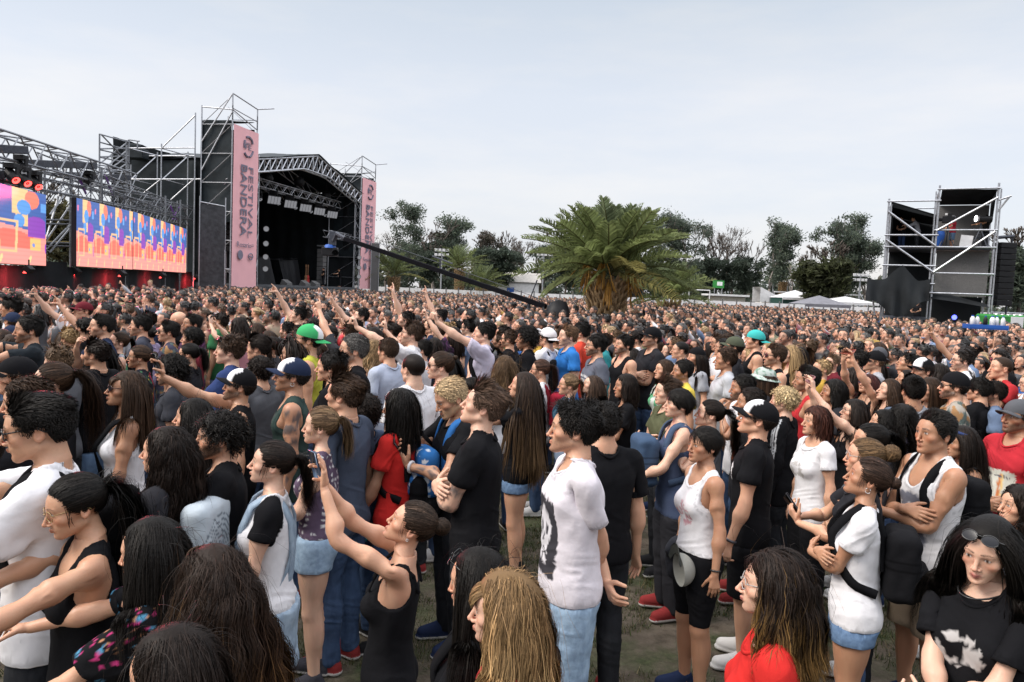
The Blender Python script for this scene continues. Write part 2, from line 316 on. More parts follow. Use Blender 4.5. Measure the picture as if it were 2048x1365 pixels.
# ---------------------------------------------------------------- ground
def build_ground():
    m, nt, b = mk('ground', (.05, .05, .03), .95); tc = node(nt, 'ShaderNodeTexCoord'); b.inputs['Specular IOR Level'].default_value = .1
    def noise(s, d=6): t = node(nt, 'ShaderNodeTexNoise'); t.inputs['Scale'].default_value = s; t.inputs['Detail'].default_value = d; t.inputs['Roughness'].default_value = .62; nt.links.new(tc.outputs['Object'], t.inputs['Vector']); return t
    def ramp(t, a, ca, z, cz): c = node(nt, 'ShaderNodeValToRGB'); e = c.color_ramp.elements; e[0].position = a; e[0].color = (*ca, 1); e[1].position = z; e[1].color = (*cz, 1); nt.links.new(t.outputs[0], c.inputs[0]); return c
    dirt = ramp(noise(7), .3, (.060, .048, .036), .75, (.165, .138, .108)); grass = ramp(noise(26), .3, (.026, .036, .016), .75, (.095, .112, .055)); f = ramp(noise(1.9), .45, (0, 0, 0), .66, (1, 1, 1))
    mx = node(nt, 'ShaderNodeMix', data_type='RGBA'); nt.links.new(f.outputs[0], mx.inputs[0]); nt.links.new(dirt.outputs[0], mx.inputs[6]); nt.links.new(grass.outputs[0], mx.inputs[7]); nt.links.new(mx.outputs[2], b.inputs['Base Color'])
    bp = node(nt, 'ShaderNodeBump'); bp.inputs['Strength'].default_value = .8; bp.inputs['Distance'].default_value = .03; nt.links.new(noise(34).outputs[0], bp.inputs['Height']); nt.links.new(bp.outputs[0], b.inputs['Normal']); MAT['ground'] = m
    x = np.concatenate([[-900, -300, -120], np.linspace(-40, 40, 81), [120, 300, 900]]); y = np.concatenate([[-60, -20, -6], np.linspace(-2, 60, 90), [80, 130, 300, 900, 2000]]); X, Y = np.meshgrid(x, y, indexing='ij'); P = np.stack([X, Y, 0*X], -1).reshape(-1, 3); P[:, 2] = .02*vnoise(P, .7, 4)*(np.abs(P[:, 0]) < 45)-.01
    I = np.arange(len(P)).reshape(X.shape); o = MB().raw(P, np.stack([I[:-1, :-1], I[1:, :-1], I[1:, 1:], I[:-1, 1:]], -1).reshape(-1, 4)).build('ground', 'ground', smooth=True); tag(o, kind='structure')
    # tufts of short grass in the trodden field
    rng = np.random.default_rng(5); n = 26000; Y = rng.uniform(1.2, 9, n); X = rng.uniform(-.75, .75, n)*Y; p = np.stack([X, Y, 0*X], 1); k = vnoise(p, 1.1, 44)+.5*vnoise(p, 3.1, 45) > -.05; p = p[k]; n = len(p); nb = 5
    p = np.repeat(p, nb, 0)+np.append(rng.normal(0, .018, (n*nb, 2)), np.zeros((n*nb, 1)), 1); h = rng.uniform(.018, .065, n*nb); a = rng.uniform(0, 6.28, n*nb); d = np.stack([np.cos(a), np.sin(a), 0*a], 1)*.0035; ln = np.append(rng.normal(0, .022, (n*nb, 2)), h[:, None], 1)
    P = np.stack([p-d, p+d, p+ln], 1).reshape(-1, 3); c = np.array([.055, .075, .026])*np.exp(rng.normal(0, .35, (n*nb, 1)))*(1+rng.normal(0, .12, (n*nb, 3))); dry = rng.random(n*nb) < .22; c[dry] = np.array([.20, .165, .09])*np.exp(rng.normal(0, .25, (dry.sum(), 1)))
    o = MB().raw(P-V3(0, 0, .012), np.arange(n*nb*3).reshape(-1, 3), np.repeat(np.clip(c, .003, 1), 3, 0)).build('grass', 'leaf'); tag(o, 'short trodden grass growing between the bare earth patches', 'grass', kind='stuff')
# ---------------------------------------------------------------- LED screens
def tile(x, y):
    """one repeat of the animation on the screens, x,y in 0..1 -> colours"""
    c = np.zeros(x.shape+(3,)); c[:] = (1.0, .37, .32); c[y > .53-.10*x] = (.075, .15, .44); 
    def put(m, col): c[m] = col
    put((y < .40+.06*np.sin(x*5)) & (y > .22) & (x < .8), (1.0, .20, .15))
    put((x > .34) & (x < .62) & (y > .66), (1, .62, .30)); put((x > .40) & (x < .62) & (y > .52), (1, .62, .30)); put((np.hypot((x-.70)*.9, y-.88) < .12), (1.0, .25, .17)); put(np.hypot((x-.55)*.8, y-.76) < .10, (.13, .36, .80)); put(np.hypot((x-.47)*.9, y-.58) < .085, (.13, .36, .80))
    put((x > .62) & (x < .95) & (y > .38) & (y < .62+.05*np.sin((x-.62)*9.5)), (.30, .08, .50)); put((x > .86) & (x < .98) & (y > .74) & (y < .86), (.16, .40, .85)); put(np.hypot(x-.08, (y-.86)) < .045, (.85, .22, .40))
    l, r = .12+.05*(.55-y), .42-.05*(.55-y); put((x > l-.03) & (x < r+.03) & (y > .16) & (y < .57) & ~((x > l+.012) & (x < r-.012) & (y > .18) & (y < .54)), (1, .60, .30))
    put((x > .66) & (x < .86) & (y > .20) & (y < .36), (1, .58, .22)); put(np.hypot((x-.73)*1.2, y-.27) < .03, (.2, .3, .75)); put((np.hypot((x-.965)*4, y-.24) < .075), (.32, .06, .52))
    for fx, s in ((.16, 1), (.66, 1)): put(np.hypot((x-fx-.35*(y-.07))*2.6, y-.07) < .062, (1, .70, .34))
    return c
def led_screen(a, b, z0, h, reps, label, x0=0., scale=1.):
    a, b = np.array(a, float), np.array(b, float); L_ = np.linalg.norm(b-a); d = (b-a)/L_; n = np.array([-d[1], d[0]]); n = n if n[0] > 0 else -n; nu, nv = int(L_/.045), int(h/.045); s, t = np.meshgrid(np.linspace(0, 1, nu+1), np.linspace(0, 1, nv+1), indexing='ij')
    root = empty('video_screen', label, 'video screen', 'video screens along the stage front', (*((a+b)/2), 0)); o2 = (a+b)/2
    P = np.stack([a[0]-o2[0]+(b-a)[0]*s+n[0]*.06, a[1]-o2[1]+(b-a)[1]*s+n[1]*.06, z0+h*t], -1).reshape(-1, 3); I = np.arange(len(P)).reshape(s.shape); x = (s*reps+x0) % 1; c = tile(x, t if scale == 1 else t); c = c*(1-.10*((np.floor(t*nv)) % 4 == 0))[..., None]
    MB().raw(P, np.stack([I[:-1, :-1], I[1:, :-1], I[1:, 1:], I[:-1, 1:]], -1).reshape(-1, 4), c.reshape(-1, 3)).build('screen_face', 'screen', root)
    ang = math.atan2(d[1], d[0]); MB().box((-n[0]*.06, -n[1]*.06, z0+h/2), (L_/2, .10, h/2+.02), ang).build('cabinet', 'plastic_black', root)
    [MB().tube((*(a+(b-a)*(k+.5)/5-o2-n*.15), z0+h), (*(a+(b-a)*(k+.5)/5-o2-n*.15), z0+h+.9), .025).build('hanger', 'darksteel', root) for k in range(5)]; return root
def build_screens():
    A = lambda u, Y: at(u, 545, Y)[:2]
    led_screen(A(-75, 26.2), A(89, 32.2), 2.55, 3.05, 1.35, 'tall video screen cut by the left edge, one big purple block', .62)
    led_screen(A(150, 32.9), A(262.5, 38.9), 2.6, 3.0, 3.6, 'video screen with four repeats of cups and feet, middle of the row', .0); led_screen(A(263.5, 39.0), A(370, 51.2), 2.62, 3.0, 5.2, 'long video screen with five repeats, nearest the pink banner', .0)
    # the black cloth below and behind them
    o = empty('stage_skirt', 'long black cloth hung below the row of video screens', 'cloth'); pts = [A(-260, 24), A(-75, 26), A(89, 32), A(150, 33), A(263, 39), A(372, 51.5), A(393, 53.0)]; m = MB()
    for i, (p, q) in enumerate(zip(pts[:-1], pts[1:])):
        off_ = V3(-.35, 0, 0); h0 = (2.5, 2.5, 2.75, 2.55, 2.6, 2.7)[i]; m.sheet((*p, 0)+off_, (*q, 0)+off_, (*q, h0)+off_, (*p, h0)+off_, 40, 14, .08, 3+i, folds=.07)
    m.build('skirt_cloth', 'blackcloth', o, True)
    # red floods standing behind the barrier at the foot of the cloth
    for i, (u, Y) in enumerate(((20, 29.5), (120, 33.6), (215, 37), (300, 43), (372, 52.2))):
        p = A(u, Y)+np.array([.75, 0]); f = empty('flood_light', ['first', 'second', 'third', 'fourth', 'fifth'][i]+' red flood lamp from the left under the video screens', 'stage lamp', 'red floods below the screens', (*p, 1.75)); R_ = np.array(Matrix.Rotation(math.radians(60), 3, 'Y'))
        MB().tube((0, 0, .6), (0, 0, 1.0), .03).box((0, 0, .62), (.14, .16, .12), R=np.array(Matrix.Rotation(math.radians(40), 3, 'Y'))).build('housing', 'plastic_black', f); MB().box((-.10, 0, .53), (.012, .13, .09), R=np.array(Matrix.Rotation(math.radians(40), 3, 'Y'))).build('lens', 'lamp_red', f)
        l = bpy.data.lights.new('flood_beam', 'SPOT'); l.energy = 320; l.color = (1, .05, .06); l.spot_size = math.radians(160); l.spot_blend = 1; l.shadow_soft_size = .15; lo = bpy.data.objects.new('flood_beam', l); link(lo, f); lo.location = (-.13, 0, .50); lo.rotation_euler = Vector((-.9, 0, -.6)).to_track_quat('-Z', 'Y').to_euler()
# ---------------------------------------------------------------- scaffolds and stage
def poles(m, pts, z0, z1, r=.042):
    for p in pts: m.tube((p[0], p[1], z0), (p[0], p[1], z1), r)
S0, SD = V3(-19.3, 55.3, 0), V3(3.8, 18.8, 0); SN = V3(.980, -.198, 0)
def SP(t, back, z): return S0+SD*t-SN*back+V3(0, 0, z)
def stage_lamp(p, aim, label, group, kind='par'):
    f = empty('stage_lamp', label, 'stage lamp', group, tuple(p)); a = nrm(np.array(aim, float))
    if kind == 'blinder':
        R_ = np.stack([np.cross([0, 0, 1.], a), np.cross(a, np.cross([0, 0, 1.], a)), a], 1); R_ = R_/np.linalg.norm(R_, axis=0)
        MB().box((0, 0, -.1), (.62, .36, .10), R=R_).tube((0, 0, .0), (0, 0, .55), .04).box((0, 0, .5), (.35, .06, .2)).build('housing', 'plastic_black', f); m = MB()
        for i in range(4): m.box(R_ @ V3((i-1.5)*.30, .0, .03)+V3(0, 0, -.1), (.13, .30, .10), R=R_)
        m.build('reflector', 'lamp_dim', f)
    elif kind == 'moving':
        MB().box((0, 0, .38), (.2, .2, .1)).box((-.2, 0, .12), (.04, .08, .2)).box((.2, 0, .12), (.04, .08, .2)).build('yoke', 'plastic_black', f); MB().lathe(-a*.25, [(.02, 0), (.19, .02), (.20, .3), (.17, .5), (.02, .52)], 12, a).build('head', 'plastic_black', f); MB().lathe(a*.25, [(.001, 0), (.14, .03), (.15, .05)], 12, a).build('lens', 'lamp_dim', f)
    else:
        MB().lathe((0, 0, 0), [(.02, -.3), (.15, -.28), (.17, -.05), (.22, .16), (.20, .17)], 12, a).build('housing', 'mesh', f); MB().lathe(a*.12, [(.001, .0), (.19, .02)], 12, a).build('lens', 'lamp_dim', f)
    return f
def banner(a, b, z0, z1, label, full=True):
    a, b = np.array(a, float), np.array(b, float); L_ = np.linalg.norm(b-a); ex = np.append((b-a)/L_, 0); ez = np.cross(ex, [0, 0, 1.]); r = empty('festival_banner', label, 'banner', 'pink festival banners', (a[0], a[1], 0)); o = V3(0, 0, 0); H = z1-z0; up = V3(0, 0, 1)
    MB().sheet(o+up*z0, ex*L_+up*z0, ex*L_+up*z1, o+up*z1, 12, 60, .04, 9).build('cloth', 'pink', r, True)
    def put(name, txt, hgt, ln, fx, fy):       # read from top to bottom
        P, T = text_on(txt, hgt, ln, ex*(L_*fx)+up*(z1-H*fy)+ez*.075, -up, ex, ez); MB().raw(P, T).build(name, 'ink', r)
    put('lettering', 'FESTIVAL', L_*.19, H*.45, .58, .235); put('lettering', 'BANDERA', L_*.235, H*.445, .27, .232)
    P, T = text_on('BANDERA', L_*.235, H*.445, ex*(L_*.29)+up*(z1-H*.230)+ez*.078, -up, ex, ez); MB().raw(P, T).build('lettering', 'ink', r)
    for txt, hh, fx, fy, w in (('SANTA', .05, .45, .098, .20), ('FE', .11, .43, .130, .24), ('Rosario=', .11, .16, .745, .68)): P, T = text_on(txt, L_*hh, L_*w, ex*(L_*fx)+up*(z1-H*fy)+ez*.078, ex, up, ez); MB().raw(P, T).build('lettering', 'ink', r)
    m = MB(); c = ex*(L_*.55)+up*(z1-H*.105)+ez*.08
    for a0, a1, rr in ((60, 120, .34), (20, 55, .36), (-80, -20, .40), (150, 200, .33), (225, 262, .42)):
        th = np.radians(np.linspace(a0, a1, 9)); m.path([c+ex*(math.cos(t)*L_*rr*.5)+up*(math.sin(t)*L_*rr*.58) for t in th], L_*.026, 5)
    m.build('emblem', 'ink', r); m = MB(); 
    cc = ex*(L_*.30)+up*(z1-H*.795)+ez*.07; m.lathe(cc, [(.001, .02), (L_*.10, .02), (L_*.105, .0)], 20, ez); cc = ex*(L_*.72)+up*(z1-H*.80)+ez*.08; th = np.linspace(0, 6.28, 15); m.path([cc+ex*(math.cos(t)*L_*.09)+up*(math.sin(t)*L_*.07) for t in th], L_*.012, 4).tube(cc-ex*L_*.08, cc+ex*L_*.08, L_*.012, 4); m.build('sponsor_mark', 'ink', r); return r
def build_stage():
    st = empty('concert_stage', 'covered festival stage with dark interior and gabled truss roof', 'stage', None, tuple(S0)); rel = lambda p: p-S0
    m = MB(); ang = math.atan2(SD[1], SD[0]); L_ = np.linalg.norm(SD); m.box(rel(SP(.5, 6.2, 1.0)), (L_/2+.3, 6.2, 1.0), ang); m.build('deck', 'greycloth', st)
    m = MB(); top = [(0, 11.2), (.25, 12.25), (.5, 13.2), (.75, 12.25), (1, 11.2)]
    N = 22
    def zt(t): return 13.2-4.0*abs(t-.5)
    def zb(t): return 11.75-3.9*max(abs(t-.5)-.12, 0)
    for bk in (.0, .5):
        for (f, tt) in ((zt, None), (zb, None)): m.path([rel(SP(t, bk, f(t))) for t in np.linspace(0, 1, N+1)], .075, 5)
        for k in range(N):
            t, t2 = k/N, (k+1)/N; m.tube(rel(SP(t, bk, zt(t))), rel(SP(t2, bk, zb(t2))) if k % 2 else rel(SP(t, bk, zb(t))), .05, 4); m.tube(rel(SP(t, bk, zb(t))), rel(SP(t2, bk, zt(t2))), .05, 4)
    for bk in (4, 8, 12): m.path([rel(SP(t, bk, zt(t)-.25)) for t in np.linspace(0, 1, 11)], .06, 5); m.path([rel(SP(t, bk, zt(t)-1.2)) for t in np.linspace(0, 1, 11)], .06, 5); [m.tube(rel(SP(k/10, bk, zt(k/10)-.25)), rel(SP((k+1)/10, bk, zt((k+1)/10)-1.2)), .04, 4) for k in range(10)]
    m.build('roof_truss', 'steel', st)
    m = MB(); m.sheet(rel(SP(-.02, -.1, 11.3)), rel(SP(.5, -.1, 13.35)), rel(SP(.5, 12.3, 13.35)), rel(SP(-.02, 12.3, 11.3)), 20, 20, .10, 4); m.sheet(rel(SP(.5, -.1, 13.35)), rel(SP(1.02, -.1, 11.3)), rel(SP(1.02, 12.3, 11.3)), rel(SP(.5, 12.3, 13.35)), 20, 20, .10, 5); m.build('roof_cover', 'tarp', st, True)
    m = MB(); m.sheet(rel(SP(-.02, 12, 2)), rel(SP(1.02, 12, 2)), rel(SP(1.02, 12, 12.8)), rel(SP(-.02, 12, 12.8)), 50, 20, .12, 6, folds=.08); m.sheet(rel(SP(-.01, .6, 2)), rel(SP(-.01, 12, 2)), rel(SP(-.01, 12, 11.3)), rel(SP(-.01, .6, 11.3)), 30, 20, .12, 7, folds=.08); m.sheet(rel(SP(1.01, .6, 2)), rel(SP(1.01, 12, 2)), rel(SP(1.01, 12, 11.3)), rel(SP(1.01, .6, 11.3)), 30, 20, .12, 8, folds=.08); m.build('back_drape', 'blackcloth', st, True)
    m = MB()
    for t in (0.005, .995):
        for bk in (.3, 12): m.truss(rel(SP(t, bk, 0)), rel(SP(t, bk, 11.6)), .5, .04, 1.0, up=(1, 0, 0))
    for t in (.22, .5, .72): m.tube(rel(SP(t, 11.2, 2)), rel(SP(t, 11.2, 11.5)), .07)
    m.tube(rel(SP(.24, 11, 8)), rel(SP(.47, 11, 4.6)), .05).tube(rel(SP(.76, 11, 7)), rel(SP(.53, 11, 4.6)), .05).tube(rel(SP(.22, 11, 4.5)), rel(SP(.02, 10, 2.8)), .05); m.tube(rel(SP(.1, 11.3, 9.6)), rel(SP(.9, 11.3, 9.6)), .04)
    m.build('column', 'steel', st)
    def tr(a, b, label, w=.55): o = MB().truss(a, b, w, .045, w*1.15).build('lighting_truss', 'steel'); tag(o, label, 'truss', 'trusses hung inside the stage'); return o
    tr(SP(.10, 1.6, 9.9), SP(.90, 1.6, 9.9), 'long front truss carrying the five blinder lamps', .62); tr(SP(-.0, 5, 8.6), SP(.36, 5, 8.6), 'short truss in the dark, behind the front truss'); tr(SP(.22, 10.8, 4.6), SP(.74, 10.8, 4.6), 'low truss across the back of the stage', .7); tr(SP(.73, 1.2, 6.9), SP(.99, 1.2, 6.9), 'short truss beside the right banner, above the camera crane', .6)
    bl = ['first', 'second', 'third', 'fourth', 'fifth']
    for i in range(5): stage_lamp(SP(.26+.14*i, 1.5, 8.95), (.75, -.55, -.25), '%s white blinder lamp from the left under the front truss' % bl[i], 'white blinders on the front truss', 'blinder')
    for i in range(5): stage_lamp(SP(.19+.15*i, 2.0, 8.9), (.6, -.4, -.8), '%s black moving lamp from the left among the white blinders' % bl[i], 'black moving lamps on the front truss', 'moving')
    for i, z in enumerate((6.2, 5.1, 4.1, 3.2)): stage_lamp(SP(.045, -.25, z), (.5, -.85, -.1), ['topmost', 'second from top', 'third from top', 'lowest'][i]+' of the white lamps stacked beside the left banner', 'white lamps up the stage side'); stage_lamp(SP(.975, -.15, z-.1), (.2, -.95, -.1), ['topmost', 'second from top', 'third from top', 'lowest'][i]+' of the white lamps stacked beside the right banner', 'white lamps up the stage side')
    for i, t in enumerate((.27, .55, .83)):
        o = MB().lathe(SP(t, 2.2, 10.3+.5*(i == 1)), [(.05, .75), (.35, .7), (.5, .35), (.42, 0), (.05, -.05)], 14).tube(SP(t, 2.2, 10.9), SP(t, 2.2, 12), .03).build('motor_hoist', 'plastic_black', smooth=True); tag(o, 'chain hoist wrapped in black plastic under the roof, '+['left one', 'middle one', 'right one'][i], 'hoist', 'wrapped hoists')
    for i, t in enumerate((.33, .50, .60)):
        p = SP(t, 1.0, 2.0); o = MB().raw(np.array([(-.45, -.3, 0), (.45, -.3, 0), (.45, .35, 0), (-.45, .35, 0), (-.45, -.1, .48), (.45, -.1, .48), (.45, .35, .2), (-.45, .35, .2)]) @ rz(math.degrees(ang)+180).T+p, np.array([(0, 1, 5, 4), (4, 5, 6, 7), (3, 2, 1, 0), (2, 3, 7, 6), (0, 4, 7, 3), (1, 2, 6, 5)])).build('monitor_wedge', 'mesh'); tag(o, 'wedge monitor at the stage edge, '+['left one', 'middle one', 'right one'][i], 'loudspeaker', 'stage monitors')
    for i, (t, w) in enumerate(((.42, 1.9), (.70, 1.7))):
        c = SP(t, 5, 2.0); P, F = boxm((0, 0, 1.2), (w, .9, 1.2), rz(math.degrees(ang)), .3); o = MB().sheet(c+SD/L_*-w+SN*.9+V3(0, 0, 0), c+SD/L_*w+SN*.9, c+SD/L_*w*.9+SN*.5+V3(0, 0, 2.4), c-SD/L_*w*.9+SN*.5+V3(0, 0, 2.4), 40, 30, .35, 20+i).sheet(c-SD/L_*w*.9+SN*.5+V3(0, 0, 2.4), c+SD/L_*w*.9+SN*.5+V3(0, 0, 2.4), c+SD/L_*w-SN*.9+V3(0, 0, 2.3), c-SD/L_*w-SN*.9+V3(0, 0, 2.3), 30, 14, .2, 22+i).build('covered_gear', 'plastic_black', smooth=True); tag(o, 'instruments under shiny black plastic on stage, '+['left heap', 'right heap'][i], 'cover', 'covered gear on stage')
    d = empty('drum_kit', 'drum kit with cymbals at the left of the dark stage', 'drums', None, tuple(SP(.12, 4, 2))); sh = MB(); cy = MB(); hw = MB()
    sh.lathe((.3, -.2, .4), [(.001, -.25), (.4, -.25), (.4, .25), (.001, .25)], 16, (.9, -.3, 0)); [sh.lathe((x, y, z), [(.001, 0), (.2, 0), (.2, .25), (.001, .25)], 14) for x, y, z in ((.1, -.7, .8), (.1, .2, .85), (-.5, -.8, .55), (-.5, .6, .5))]
    for x, y, z in ((-.1, -1.1, 1.35), (.2, .75, 1.45), (-.3, .4, 1.1)): cy.lathe((x, y, z), [(.001, .03), (.3, 0), (.3, .01), (.001, .04)], 14); hw.tube((x, y, 0), (x, y, z), .025)
    sh.build('drum', 'red', d); cy.build('cymbal', 'yellow', d); hw.build('stand', 'steel', d)
    for i, (t, c) in enumerate(((.655, 'red'), (.635, 'wood'))):
        p = SP(t, 2.2, 2.0); g_ = empty('electric_guitar', ['red', 'brown'][i]+' electric guitar on a stand near the stage front', 'guitar', 'guitars on stage', tuple(p)); b1 = MB(); b1.lathe((0, 0, .45), [(.001, -.05), (.26, -.05), (.26, .05), (.001, .05)], 14, SN); b1.lathe((0, 0, .78), [(.001, -.05), (.19, -.05), (.19, .05), (.001, .05)], 14, SN); b1.build('guitar_body', c, g_); MB().box((0, 0, 1.25), (.04, .04, .5)).box((0, 0, 1.8), (.06, .05, .12)).build('neck', 'wood', g_); MB().tube((0, .2, 0), (0, 0, .5), .02).tube((0, -.2, 0), (0, 0, .5), .02).tube((-.2, 0, 0), (0, 0, .9), .02).build('stand', 'steel', g_)
    # loudspeaker column
    o = empty('speaker_column', 'narrow black line array standing at the right of the stage', 'loudspeaker', None, tuple(SP(.83, 2.5, 2.0))); m = MB()
    for k in range(8): m.box((0, 0, .4+k*.42), (.38, .32, .2), ang)
    m.build('cabinet', 'mesh', o); MB().box((0, 0, 3.85), (.4, .35, .06), ang).build('flying_frame', 'steel', o)
    # ---- PA towers left and right of the opening
    def tower(p, q, zt_, dep, label, zb_, top):
        p, q = np.array(p), np.array(q); d = nrm(q-p); n = np.array([d[1], -d[0]]); b0, b1 = p-n*dep, q-n*dep; t = empty('speaker_tower', label, 'tower', 'scaffold towers beside the stage'); e = lambda a, z: (a[0], a[1], z); m = MB(); poles(m, (p, q, b0, b1), 0, zt_+1.0, .05); m.tube(e(p, zt_), e(p, top), .05).tube(e(q, zt_), e(q, top-.3), .05).tube(e(p, top), e(q, top-.3), .05).tube(e(p, top-1), e(q, top-1.2), .04).tube(e(b0, zt_+.9), e(p, zt_+.7), .05).tube(e(p, top), e(b0, zt_-1.5), .05).tube(e(p, zt_+.6), e(b0, zt_-3.5), .05).tube(e(p, zt_+.7), e(q, zt_), .04).tube(e(p, zt_), e(q, zt_+.7), .04).tube(e(q, top-.3), e(q+n*1.0+d*.6, top-.1), .05)
        for z in np.arange(1, zt_, 2.0):
            for a, b in ((p, q), (b0, p), (b1, q), (b0, b1)): m.tube(e(a, z), e(b, z), .035, 4)
            m.tube(e(b0, z), e(p, z+2), .03, 4); m.tube(e(q, z), e(b1, z+2), .03, 4)
        m.build('scaffold_frame', 'steel', t); m = MB(); i_ = .12
        m.sheet(e(b0+d*i_, zb_), e(p+d*i_-n*i_, zb_), e(p+d*i_-n*i_, zt_), e(b0+d*i_, zt_), 24, 40, .10, 31); m.sheet(e(b0+d*i_, zt_), e(p+d*i_-n*i_, zt_), e(q-d*i_-n*i_, zt_+.5), e(b1-d*i_, zt_+.5), 12, 12, .06, 32, .1); m.sheet(e(b0, zb_), e(b1, zb_), e(b1, zt_), e(b0, zt_), 12, 12, .08, 33); m.sheet(e(q-d*i_-n*i_, zb_), e(b1-d*i_, zb_), e(b1-d*i_, zt_), e(q-d*i_-n*i_, zt_), 12, 12, .08, 34); m.build('cladding', 'tarp', t, True)
        m = MB(); [m.box((*(p*.35+q*.65-n*1.0), z), (.5, .6, .18), math.atan2(d[1], d[0])) for z in np.arange(4.5, zt_-1.2, .40)]; m.build('line_array', 'plastic_black', t); return t
    P1, Q1, P2, Q2 = (-19.95, 52.0), (-19.35, 55.2), (-15.55, 74.1), (-14.8, 77.3)
    tower(P1, Q1, 13.3, 2.35, 'tall dark clad tower left of the stage opening', 6.3, 15.1); tower(P2, Q2, 13.3, 3.4, 'tall dark clad tower right of the stage opening', 5.0, 15.0)
    banner(np.array(P1)+(.10, 0), np.array(Q1)+(.10, 0), 1.75, 13.05, 'tall pink festival banner on the left stage tower'); banner(np.array(P2)+(.10, 0), np.array(Q2)+(.10, 0), 1.9, 12.9, 'pink festival banner on the far right stage tower')
    # grey screens on scaffolding at the foot of both towers
    a, b = at(398, 545, 51)[:2], at(449, 560, 51.6)[:2]; o = empty('scaffold_screen', 'dark grey cloth panel left of the left pink banner', 'cloth panel', 'grey cloth panels'); MB().sheet((*a, 0), (*b, 0), (*b, 7.2), (*a, 7.4), 14, 24, .06, 51).build('cloth', 'greycloth', o, True); m = MB(); poles(m, (a, b), 0, 7.9); m.tube((*a, 7.5), (*b, 7.3)); m.build('scaffold_frame', 'steel', o)
    a, b = at(741, 560, 76)[:2], at(757, 560, 76.5)[:2]; o = empty('scaffold_screen', 'grey mesh panel right of the far pink banner', 'cloth panel', 'grey cloth panels'); MB().sheet((*a, 0), (*b, 0), (*b, 6.6), (*a, 6.6), 14, 24, .06, 52).build('cloth', 'mesh', o, True); m = MB(); poles(m, (a, b), 0, 6.8); m.build('scaffold_frame', 'steel', o)
    # ---- wing scaffold left of the tower, black sheeting behind it
    w = empty('wing_scaffold', 'open scaffold with black sheeting between screens and tower', 'scaffold'); m = MB(); Y = 56; X = lambda u, Y=Y: at(u, 450, Y)[0]; Zp = lambda u, v, Y=Y: at(u, v, Y)[2]
    m.sheet((X(264), Y, 0), (X(392), Y, 0), (X(392), Y, Zp(392, 322)), (X(262), Y, Zp(262, 318)), 40, 40, .22, 61); m.sheet((X(262), Y, Zp(262, 318)), (X(392), Y, Zp(392, 322)), (X(392), Y+4, Zp(392, 312)), (X(262), Y+4, Zp(262, 312)), 20, 8, .12, 62, .3); m.build('sheeting', 'tarp', w, True)
    m = MB(); Yf, Yb = 53.4, 55.6
    def pp(u, v, Y): return at(u, v, Y)
    for u, v0, Y in ((258, 280, Yf), (323, 288, Yf), (391, 226, Yf), (315, 305, Yb), (376, 304, Yb), (262, 330, Yb)): q = pp(u, v0, Y); m.tube((q[0], q[1], 0), q, .05)
    for (u, v, Y), (u2, v2, Y2) in (((258, 297, Yf), (391, 296, Yf)), ((258, 313, Yb), (391, 312, Yb)), ((262, 359, Yf), (388, 359, Yf)), ((323, 297, Yf), (390, 232, Yf)), ((323, 297, Yf), (378, 312, Yb)), ((258, 297, Yf), (315, 312, Yb)), ((258, 363, Yf), (313, 313, Yb)), ((325, 359, Yf), (376, 313, Yb)), ((288, 386, Yf), (322, 359, Yf)), ((342, 400, Yf), (388, 359, Yf)), ((262, 359, Yf), (305, 370, Yb)), ((325, 359, Yf), (370, 371, Yb)), ((391, 359, Yf), (455, 358, 52.2)), ((400, 410, Yf), (454, 358, 52.2)), ((403, 425, Yf), (452, 366, 52.2))): m.tube(pp(u, v, Y), pp(u2, v2, Y2), .05)
    m.build('scaffold_frame', 'steel', w); MB().box(pp(273, 309, 55), (.7, .5, .35)).box(pp(270, 303, 55), (.3, .3, .5)).build('covered_lamp', 'tarp', w)
    # the tall bare scaffold beyond the screens
    s2 = empty('bare_scaffold', 'bare scaffold bay rising behind the middle video screen', 'scaffold'); m = MB(); Y1, Y2 = 44, 47.5
    for u, v, Y in ((199, 268, Y1), (257, 280, Y2), (253, 290, Y1+1.5)): q = pp(u, v, Y); m.tube((q[0], q[1], 0), q, .05)
    for v, v2 in ((269, 285), (285, 301), (300, 313), (315, 327)): m.tube(pp(200, v, Y1), pp(257, v2, Y2), .045)
    for a, b in (((202, 269, Y1), (258, 327, Y2)), ((199, 328, Y1), (255, 285, Y2)), ((205, 340, Y1), (256, 300, Y2)), ((210, 346, Y1), (256, 312, Y2)), ((220, 352, Y1), (256, 325, Y2)), ((258, 280, Y2), (279, 283, Y2)), ((275, 283, Y2), (275, 298, Y2)), ((200, 298, Y1), (258, 297, Y2)), ((200, 314, Y1), (256, 313, Y2))): m.tube(pp(*a), pp(*b), .045)
    m.build('scaffold_frame', 'greysteel', s2)
    # ---- roof grid over the video screens
    g_ = empty('roof_scaffold', 'scaffold roof grid and trusses above the video screens', 'scaffold'); m = MB()
    A_, B_ = at(-90, 268, 26.5), at(255, 366, 44); m.truss(A_, B_, 1.05, .05, 1.2, brace=.035); A2, B2 = at(-60, 340, 27.5), at(330, 420, 50); m.truss(A2, B2, .5, .04, .8); A3, B3 = at(90, 322, 34), at(375, 430, 53); m.truss(A3, B3, .7, .04, 1.0); m.truss(at(150, 405, 35), at(372, 445, 53), .4, .035, .6)
    for (u, v, Y) in ((82, 308, 33), (141, 312, 35.5), (203, 335, 38), (89, 340, 33.5), (143, 318, 36.5), (331, 392, 47), (361, 400, 50), (355, 402, 51)): q = at(u, v, Y); m.tube((q[0], q[1], 0), q, .055)
